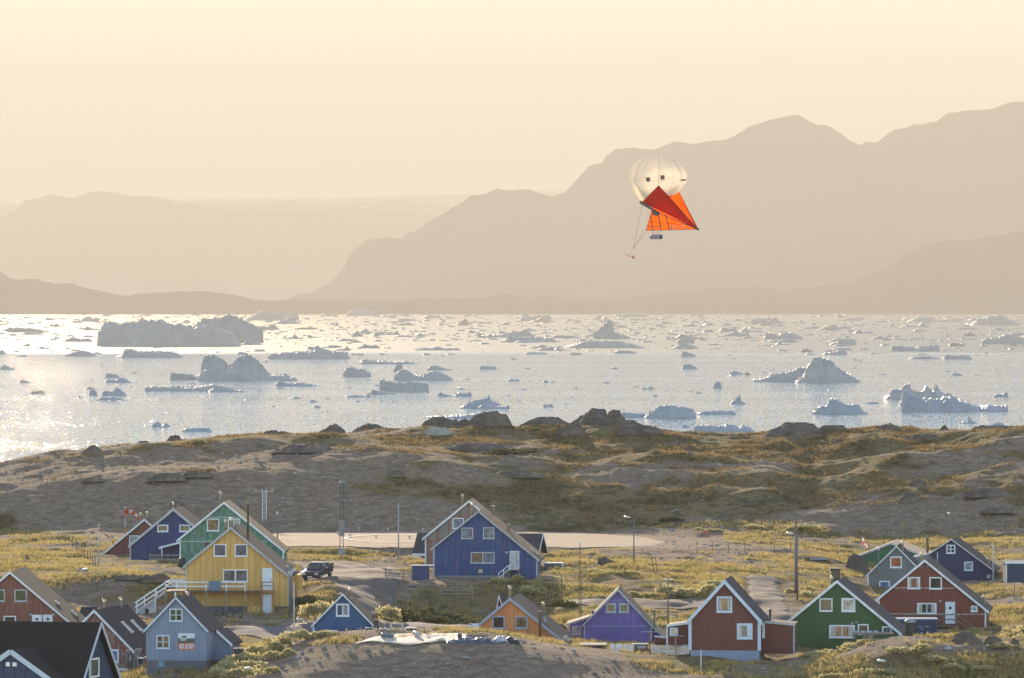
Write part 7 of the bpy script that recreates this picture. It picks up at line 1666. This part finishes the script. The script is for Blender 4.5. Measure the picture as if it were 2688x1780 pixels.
def case(name, label, cat, x0, x1, ytop, D, depth, mat, lid, rz=0.0, hgt=None):
    a = gpt(x0, ytop, D); c = gpt(x1, ytop, D); g0 = ground((a.x+c.x)/2, D); e = empty(name, ((a.x+c.x)/2, D+depth/2, g0), rz); tag(e, label, cat); w_ = (c.x-a.x)/2; h_ = max(.2, a.z-g0)
    MB().box(-w_, w_, -depth/2, depth/2, 0, h_-.07).build('box', mat, e, bevel=.02); MB().box(-w_-.02, w_+.02, -depth/2-.02, depth/2+.02, h_-.07, h_).build('lid', lid, e, bevel=.015)
    for s in (-1, 1): MB().box(s*w_*.5-.05, s*w_*.5+.05, -depth/2-.04, -depth/2-.001, h_-.16, h_-.04).build('latch', M_GALV, e)
    return e
GLL = plain('glossy_black_lid', (.10,.10,.10), .18, 0, .1)
case('equipment_case', 'black equipment case with a glaring lid at the feet of the person', 'case', 200, 322, 250, 567, .55, M_BLACK, GLL)
case('equipment_case', 'grey metal case tilted at the left edge of the tarpaulin', 'case', 390, 482, 262, 564.5, .5, M_GALV, GLL, .15)
case('equipment_crate', 'black crate with a pale lid in the middle behind the tarpaulin', 'crate', 722, 845, 240, 566, .6, M_BLACK, M_LAMPH)
def cyl(name, label, cat, p, q, r, mat, band=None):
    o = empty(name, p); tag(o, label, cat); d = q-p; MB().tube([d*0, d*.06, d*.94, d], [r*.7, r, r, r*.7], 14).build('shell', mat, o)
    MB().tube([d*.3, d*.34], r*1.03, 14, cap=False).build('strap', M_BLACK, o); MB().tube([d*.7, d*.74], r*1.03, 14, cap=False).build('strap', M_BLACK, o)
    MB().tube([d*.98, d*1.05], r*.3, 8).build('valve', M_GALV, o)
gz = lambda x, D, r: Vector(((Zg(x,0)[0]-CX)/F*D, D, tz(Zg(x,0)[0], D)+r+.1))
cyl('roll_bag', 'blue grey roll bag lying on the left part of the tarpaulin', 'bag', gz(395,559.8,.17), gz(556,559.2,.17), .19, plain('bag_blue_grey', (.13,.17,.23), .35))
cyl('gas_cylinder', 'white gas cylinder lying tilted on the tarpaulin', 'cylinder', gz(822,560.5,.30), gz(893,559.2,.18), .17, M_LAMPH)
cyl('small_cylinder', 'small pale cylinder at the front right edge of the tarpaulin', 'cylinder', gz(1125,556.6,.12), gz(1218,556.3,.12), .13, M_LAMPH)
# winch frame
e = empty('winch_frame', on(Zg(600,0)[0], 565.5)); tag(e, 'pale upright winch frame of two posts behind the tarpaulin', 'winch'); w_ = px_h(565.5, 76/4.933); h_ = gpt(0, 190, 565.5).z-e.location.z
M_WIN = plain('winch_paint', (.48,.42,.33), .6)
for s in (-1, 1): MB().box(s*w_-.09, s*w_+.09, -.08, .08, -.1, h_).build('post', M_WIN, e)
MB().box(-w_-.1, -w_+.35, -.09, .09, h_+.002, h_+.1).build('arm', M_WIN, e); MB().box(w_-.45, w_+.1, -.09, .09, h_-.05, h_+.05).build('arm', M_WIN, e)
MB().tube([(-w_+.35,0,h_+.04),(-w_+.55,0,h_+.06)], .07).build('pulley', M_STEEL, e); MB().box(-w_+.1, w_-.1, -.05, .05, .18, .24).build('cross_bar', M_WIN, e)
m = MB().lathe([(.28,-.18),(.28,-.15),(.14,-.15),(.14,.15),(.28,.15),(.28,.18)], n=16).build('drum', M_GALV, e); m.rotation_euler = (0, R(90), 0); m.location = (0, .1, .36)
a = gpt(840, 250, 565); c = gpt(957, 228, 565); o = MB().tube([(0,0,0), c-a], .035).build('boom_pole', M_GALV); o.location = a; tag(o, 'thin pole slanting up to the right from the black crate', 'pole')
p = a; 
# tripod bits
e = empty('folding_stand', on(Zg(975,0)[0], 562)); tag(e, 'collapsed dark folding stand on the tarpaulin', 'stand')
for a_, b_ in (((-.55,0,.12),(.2,0,.3)), ((-.3,.1,.05),(.3,-.1,.2)), ((-.1,0,.3),(-.15,0,.62)), ((-.2,-.1,.06),(.15,.1,.35))): MB().tube([a_, b_], .03, 6).build('leg', M_DKMET, e)
# folded fabric heap
def heap(label, x0, x1, D, ht, mat, seed, depth=2.0):
    a = (Zg(x0,0)[0]-CX)/F*D; c = (Zg(x1,0)[0]-CX)/F*D; n_, m_ = 40, 14; V_ = []
    for j in range(m_):
        for i in range(n_):
            u = i/(n_-1)*2-1; v = j/(m_-1)*2-1; X = (a+c)/2+u*(c-a)/2; Y = D+v*depth/2
            h_ = max(0, (1-abs(u)**2.5)*(1-abs(v)**2))**.5*ht*(.6+.35*float(noise2(X*1.3, Y*1.5, seed))+.28*float(noise2(X*4, Y*4, seed+1)))
            V_.append((X, Y, ground(X, Y)+.03+max(0, h_)-(.15 if i in (0, n_-1) or j in (0, m_-1) else 0)))
    o = mesh_np('fabric_heap', V_, grid_quads(m_, n_), mat); return tag(o, label, 'fabric')
heap('heap of dark blue grey folded fabric at the right of the tarpaulin', 1235, 1900, 556.5, .55, plain('fabric_slate', (.07,.085,.12), .4, 0, .5, 3), 5, 2.2)
heap('white and red bundle of folded balloon cloth on the right of the heap', 1855, 2045, 557.5, .62, plain('cloth_white', (.42,.43,.46), .5, 0, .35, 3), 15, 1.6)
heap('black bundle of cloth at the far right end of the heap', 2000, 2200, 557.8, .72, M_BLACK, 25, 1.6)
e = empty('trestle_board', on(Zg(1650,0)[0], 558.5)); tag(e, 'grey board on two trestles behind the fabric heap', 'table'); w_ = px_h(558.5, 130/4.933); h_ = gpt(0, 318, 558.5).z-e.location.z
MB().box(-w_,w_,-.03,.03,h_-.3,h_).build('board', M_WOOD, e)
for s in (-.6, .6): MB().box(w_*s-.05,w_*s+.05,-.4,.4,-.1,h_-.3).build('trestle', plain('trestle_green', (.06,.09,.06)), e)
e = empty('black_canister', on(Zg(1415,0)[0], 557)); tag(e, 'upright dark green canister between tarpaulin and heap', 'canister'); w_ = px_h(557, 27/4.933); h_ = gpt(0, 300, 557).z-e.location.z
MB().box(-w_,w_,-.15,.15,0,h_-.06).build('body', plain('canister_green', (.03,.04,.03), .4), e, bevel=.03); MB().box(-w_*.6,w_*.6,-.04,.04,h_-.06,h_).build('grip', M_LAMPH, e)

# ------------------------------------------------------------------ the person
def skinned(name, pts, edges, mat, parent, lvl=2):
    me = bpy.data.meshes.new(name); me.from_pydata([p[0] for p in pts], edges, [])
    o = bpy.data.objects.new(name, me); COL.objects.link(o); o.parent = parent
    sk = o.modifiers.new('skin', 'SKIN'); sk.use_smooth_shade = True
    for i, p in enumerate(pts):
        r_ = p[1] if isinstance(p[1], tuple) else (p[1], p[1]); me.skin_vertices[0].data[i].radius = r_
    me.skin_vertices[0].data[0].use_root = True
    sb = o.modifiers.new('sub', 'SUBSURF'); sb.levels = lvl; sb.render_levels = lvl
    me.materials.append(mat); return o
pe = empty('person', on(987, 565.6), R(8)); pe['label'] = 'person in a dark open jacket and dark trousers standing by the black case'; pe['category'] = 'person'
SKN = plain('skin', (.42,.25,.17), .6)
B = [((0,0,.93),.12),((0,0,1.1),(.13,.10)),((0,0,1.32),(.15,.11)),((0,0,1.45),(.06,.06)),((0,-.01,1.53),.055),((0,-.02,1.62),(.085,.10)),((0,-.01,1.70),(.07,.085)),
     ((-.17,0,1.38),.055),((-.25,-.02,1.12),.045),((-.17,-.14,.93),.032),((-.13,-.2,.89),.03),((.17,0,1.38),.055),((.34,-.02,1.20),.045),((.52,-.08,1.10),.032),((.58,-.1,1.08),.03),
     ((-.1,0,.86),.09),((-.12,0,.48),.065),((-.13,.02,.10),.045),((-.14,-.12,.04),.04),((.1,0,.86),.09),((.13,0,.48),.065),((.14,.02,.10),.045),((.16,-.12,.04),.04)]
E = [(0,1),(1,2),(2,3),(3,4),(4,5),(5,6),(2,7),(7,8),(8,9),(9,10),(2,11),(11,12),(12,13),(13,14),(0,15),(15,16),(16,17),(17,18),(0,19),(19,20),(20,21),(21,22)]
for s, b_, pv in ((-1, (-.13,-.2,.89), 10), (1, (.58,-.1,1.08), 14)):
    for k in range(4):
        i0 = len(B); dx = (-.022+.015*k); 
        if s < 0: q1 = (b_[0]+dx, b_[1]-.05, b_[2]-.035); q2 = (b_[0]+dx, b_[1]-.055, b_[2]-.075)
        else: q1 = (b_[0]+.055, b_[1]+dx, b_[2]-.01); q2 = (b_[0]+.09-.004*abs(k-1), b_[1]+dx, b_[2]-.035)
        B += [(q1,.009),(q2,.008)]; E += [(pv,i0),(i0,i0+1)]
    i0 = len(B); B += [((b_[0]+.03*s, b_[1]-.03, b_[2]+.015),.010),((b_[0]+.045*s, b_[1]-.055, b_[2]-.005),.009)]; E += [(pv,i0),(i0,i0+1)]
skinned('body', B, E, SKN, pe)
skinned('shirt', [((0,0,.92),(.14,.12)),((0,-.015,1.15),(.15,.125)),((0,-.01,1.36),(.14,.12)),((0,0,1.46),(.07,.07))], [(0,1),(1,2),(2,3)], plain('shirt_rust', (.13,.045,.03), .9), pe)
JK = plain('jacket_black', (.022,.022,.025), .8)
skinned('jacket', [((0,.05,1.36),(.14,.10)),((0,.05,1.1),(.16,.11)),((0,.05,.86),(.17,.12)),((-.18,.01,1.38),.078),((-.26,-.01,1.13),.066),((-.19,-.12,.96),.052),((.18,.01,1.38),.078),((.35,-.01,1.20),.066),((.49,-.07,1.12),.052)], [(0,1),(1,2),(0,3),(3,4),(4,5),(0,6),(6,7),(7,8)], JK, pe)
skinned('trousers', [((0,0,.92),(.15,.12)),((-.1,0,.82),.105),((-.12,0,.48),.085),((-.13,.01,.12),.07),((.1,0,.82),.105),((.13,0,.48),.085),((.14,.01,.12),.07)], [(0,1),(1,2),(2,3),(0,4),(4,5),(5,6)], plain('trousers_dark', (.03,.028,.03), .9), pe)
skinned('hair', [((0,.03,1.67),(.09,.085)),((0,.0,1.735),(.085,.08))], [(0,1)], plain('hair_blond', (.42,.30,.14), .7), pe)
for s in (-1, 1):
    MB().box(s*.14-.05, s*.14+.05, -.2, .09, -.01, .09).build('shoe', M_BLACK, pe, bevel=.03)
    MB().lathe([(0,.012),(.012,0),(0,-.012)], (s*.03, -.112, 1.64), 8).build('eye', M_BLACK, pe); MB().box(s*.088-.008, s*.088+.008, -.02, .02, 1.60, 1.66).build('ear', SKN, pe, bevel=.006)
MB().prism([(-.015,1.595),(.015,1.595),(0,1.645)], -.14, -.10).build('nose', SKN, pe); MB().box(-.025,.025,-.122,-.10,1.565,1.575).build('mouth', plain('lips', (.3,.12,.1)), pe)

# ------------------------------------------------------------------ tethered balloon with kite sails
DBL = 620
bl = empty('tethered_balloon', at(*Z7(435,290), DBL)); tag(bl, 'white lobed tethered balloon with red and orange kite sails floating before the mountains', 'balloon')
s7 = DBL/F/3.407
def L7(x, y, d=0.0): return Vector(((x-435)*s7, d, -(y-290)*s7))
def fab(name, c0, c1, tr):
    return leaf_mat(name, [(.3, c0), (.7, c1)], tr, .5)
M_SEAM = plain('seam_grey', (.42,.37,.31), .8)
ENV_MIX = .17
M_ENV = fab('balloon_skin', (.95,.87,.76), (.99,.95,.87), .8); 
_n = M_ENV.node_tree.nodes; _l = M_ENV.node_tree.links; _o = _n['Material Output']; _src = _o.inputs[0].links[0].from_socket
_rf = _n.new('ShaderNodeBsdfRefraction'); _rf.inputs['IOR'].default_value = 1.25; _rf.inputs['Roughness'].default_value = 1.0; _rf.inputs['Color'].default_value = (1, .95, .86, 1)
_mx = _n.new('ShaderNodeMixShader'); _mx.inputs[0].default_value = ENV_MIX; _l.new(_src, _mx.inputs[1]); _l.new(_rf.outputs[0], _mx.inputs[2]); _l.new(_mx.outputs[0], _o.inputs[0])
M_REDS = fab('red_sail_cloth', (.62,.03,.02), (.75,.05,.03), .3); M_ORS = fab('orange_sail_cloth', (1.0,.27,.02), (1.0,.40,.05), .85); M_STRAP = plain('strap_grey', (.13,.10,.09), .8)
nph, nth = 96, 40; RX = 262*s7; RU = 192*s7
def env(ph, t):
    """ph azimuth, t: 1 top .. 0 equator .. -1 bottom pole"""
    q = abs(math.sin(1.5*(ph+math.pi/2)*2/1)) ; cr = (1-q)**1.6     # six lobes, creases where q=0
    if t >= 0:
        el_ = t*math.pi/2; rho = math.cos(el_)**.92*(1-.11*cr*math.cos(el_)); z = RU*math.sin(el_)*(1-.03*cr)
    else:
        u = -t; rho = (1-u**1.6)*(1-.07*cr) if u < 1 else 0
        A_ = (2.62-.42*math.cos(ph))*(.9 if math.sin(ph) > 0 else 1); prof = (1-rho**2.6)**.62 if rho < 1 else 0
        z = -A_*prof*(.62+.38*min(1, rho/.55))*(1-.5*cr*min(1, rho*2))*.93
    x = RX*rho*math.cos(ph); y = RX*rho*math.sin(ph)
    return Vector((x-(.12*z if z < 0 else 0)*-1*.6, y, z))
vs = [env(2*math.pi*i/nph, 1-2*j/nth) for j in range(nth+1) for i in range(nph)]
fs = [(j*nph+i, j*nph+(i+1) % nph, (j+1)*nph+(i+1) % nph, (j+1)*nph+i) for j in range(nth) for i in range(nph)]
MB().add(vs, fs, 0, True).build('envelope', M_ENV, bl)
for k in range(6):
    ph = -math.pi/2+k*math.pi/3; MB().tube([env(ph, 1-2*j/24)*1.006 for j in range(2, 21)], .016, 5, cap=False).build('seam_tape', M_SEAM, bl)
for k in range(2): 
    ph = -math.pi/2+(-.5+k)*math.pi/3; MB().tube([env(ph, 1-2*j/24)*1.004 for j in range(2, 20)], .008, 4, cap=False).build('cord', M_SEAM, bl)
MB().tube([env(2*math.pi*j/60, -.02)*1.004 for j in range(61)], .009, 4, cap=False).build('cord', M_SEAM, bl)
def front_y(x, z):
    best = None
    for i in range(nph):
        ph = 2*math.pi*i/nph
        if math.sin(ph) > 0: continue
        for j in range(nth+1):
            p = vs[j*nph+i]; d = (p.x-x)**2+(p.z-z)**2
            if best is None or d < best[0]: best = (d, p.y)
    return best[1]
for (x, y, w2, h2) in ((340,315,19,19),(468,297,18,19),(645,317,34,6)):
    c = L7(x, y); yy = front_y(c.x, c.z)-.05; a = w2*s7; b_ = h2*s7; MB().box(c.x-a, c.x+a, yy-.015, yy+.03, c.z-b_, c.z+b_).build('patch', M_STRAP, bl)
def sail(name, pts, mat, th=.01, sub=10, wob=.05):
    """pts: four corners (x, y, depth) in survey units; gently rippled cloth"""
    c = [L7(x, y, d) for x, y, d in pts]; V_ = []
    for j in range(sub+1):
        for i in range(sub+1):
            u, v = i/sub, j/sub; p = (c[0]*(1-u)+c[1]*u)*(1-v)+(c[3]*(1-u)+c[2]*u)*v; p.y += wob*math.sin(u*6+v*3)*math.sin(v*math.pi)+.6*wob*math.sin(u*14)*v; V_.append(p)
    o = MB().add(V_, [(j*(sub+1)+i, j*(sub+1)+i+1, (j+1)*(sub+1)+i+1, (j+1)*(sub+1)+i) for j in range(sub) for i in range(sub)], 0, True).build(name, mat, bl)
    s_ = o.modifiers.new('t', 'SOLIDIFY'); s_.thickness = th; return o
# orange rear sail, red top sail, orange keel
def poly_sail(name, outline, mat, d0, dfun=None):
    c = [L7(x, y, dfun(x, y) if dfun else d0) for x, y in outline]; o = MB().add(c, [tuple(range(len(c)))]).build(name, mat, bl); s_ = o.modifiers.new('t', 'SOLIDIFY'); s_.thickness = .012; return o
sail('rear_sail', [(505,470,-.5),(616,412,.6),(797,757,.3),(650,640,-.6)], M_ORS)
sail('rear_sail_edge', [(616,412,.56),(626,425,.56),(797,757,.26),(770,742,.26)], M_REDS)
sail('top_sail', [(432,370,-2.9),(525,466,-2.7),(790,757,-.4),(285,518,-2.3)], M_REDS, wob=.04)
sail('keel_sail', [(378,556,-1.9),(440,585,-1.9),(792,757,-.3),(325,768,-1.6)], M_ORS, wob=.03)
m = MB().tube([L7(268,508,-2.3), L7(278,522,-2.3), L7(445,618,-2.0)], [.1,.13,.12], 10).build('keel_spar', M_STRAP, bl)
MB().tube([L7(445,618,-2.0), L7(798,760,-.35)], [.05,.06], 8).build('tail_spar', M_STRAP, bl); MB().tube([L7(770,740,-.4), L7(798,762,-.35)], .1, 8).build('tail_fitting', M_STRAP, bl)
for (a, b_) in (((432,370),(285,518)), ((432,370),(525,466)), ((525,466),(790,757))): MB().tube([L7(*a,-2.93), L7(*b_, -2.6 if b_[0] < 700 else -.5)], .02, 5).build('sail_edge', M_STRAP, bl)
MB().tube([L7(325,768,-1.65), L7(792,757,-.35)], .025, 5).build('keel_hem', M_STRAP, bl); MB().tube([L7(375,585,-1.95), L7(325,768,-1.65)], .025, 5).build('keel_hem', M_STRAP, bl)
for (a, b_) in (((365,635),(383,768)), ((432,625),(460,768)), ((498,632),(532,766)), ((335,735),(450,735)), ((345,690),(640,715))): MB().beam(L7(*a,-2.02), L7(*b_,-1.75 if b_[0] < 600 else -1.2), .05 if a[1] > 650 and b_[0] > 600 else .09).build('batten', M_STRAP if b_[0] < 600 else M_REDS, bl)
sail('dark_patch', [(378,590,-2.05),(440,615,-2.05),(436,648,-2.05),(372,628,-2.05)], M_STRAP, wob=0)
textmesh('lettering', 'E', .66, M_LAMPH, bl, L7(540,762,-2.2), (R(90), 0, 0), .004, .02); textmesh('lettering', 'P', .66, M_LAMPH, bl, L7(583,762,-2.1), (R(90), 0, 0), .004, .005); textmesh('lettering', 'F', .66, M_LAMPH, bl, L7(626,762,-2.0), (R(90), 0, 0), .004, .005); textmesh('lettering', 'L', .66, M_LAMPH, bl, L7(666,762,-1.9), (R(90), 0, 0), .004, .005)
for o in [c for c in bl.children if c.name.startswith('lettering')]: o.data.materials[0] = plain('letter_grey', (.26,.20,.16), .9)
# suspended payload
pb = empty('payload_box', bl.location+L7(413,826,-1.7)); tag(pb, 'grey instrument box with orange straps slung under the kite sails', 'instrument box')
w_, h_ = 57*s7, 20*s7; MB().prism([(-w_+.08,-h_),(w_,-h_),(w_,h_),(-w_+.12,h_),(-w_,h_*.4),(-w_,-h_*.5)], -.35, .35).build('box', plain('payload_grey', (.17,.19,.25), .5), pb)
for x in (-.35, .0): MB().box(x-.03, x+.03, -.37, .37, -h_-.015, h_+.015).build('strap', plain('strap_orange', (.5,.12,.06)), pb)
MB().box(w_*.55, w_-.02, -.365, -.351, -h_*.8, h_*.8).build('panel', M_DKMET, pb)
for k, (x, x2) in enumerate(((-.5,-.45),(-.4,-.2),(-.1,-.25),(.05,.1),(.3,.2),(.4,.45))): MB().tube([(x,0,h_), (x2,-.05,h_+35*s7)], .014, 4).build('cord', M_RUST if k % 2 else M_STRAP, pb)
# bridle and tether
b0 = bl.location+L7(207,935,-2.0)
for a, lb in ((L7(290,545,-2.3), 'long left bridle line of the balloon'), (L7(322,770,-1.65), 'short right bridle line of the balloon')): MB().tube([a, L7(207,935,-2.0)], .016 if a.z < -3 else .012, 4).build('bridle', M_STRAP, bl)
MB().tube([L7(345,580,-2.2), L7(335,700,-2.1), L7(207,935,-2.0)], .007, 4).build('bridle', M_STRAP, bl)
wp = [(1660.8,654,618),(1600,785,612),(1567,860,608),(1500,975,602),(1352,1230,588),(1250,1408,578),(1167,1553,571),(1045,1640,565.5)]
o = MB().tube([at(*q) for q in wp], .004, 4).build('tether', M_STRAP); tag(o, 'hair thin tether slanting down from the balloon toward the knoll', 'tether')
ip = at(*Z7(213,1003), 617); e = empty('instrument_pod', ip); tag(e, 'tiny orange sensor on a thin rod hanging on the tether under the balloon', 'instrument')
MB().lathe([(0,.12),(.08,.08),(.1,0),(.09,-.1),(0,-.12)], n=12).build('sensor', M_ORS, e); MB().box(-.12,.12,-.1,.1,-.16,-.08).build('base', M_STRAP, e)
MB().tube([(-.78*.9,0,.22),(-.35,0,.08),(.2,0,-.06)], .014, 5).build('rod', M_STRAP, e); MB().tube([(-.76,0,.24),(-.66,0,.19)], .045, 6).build('propeller_hub', M_STRAP, e); MB().tube([(-.4,0,.09),(-.28,0,.06)], .035, 6).build('clamp', M_STRAP, e)
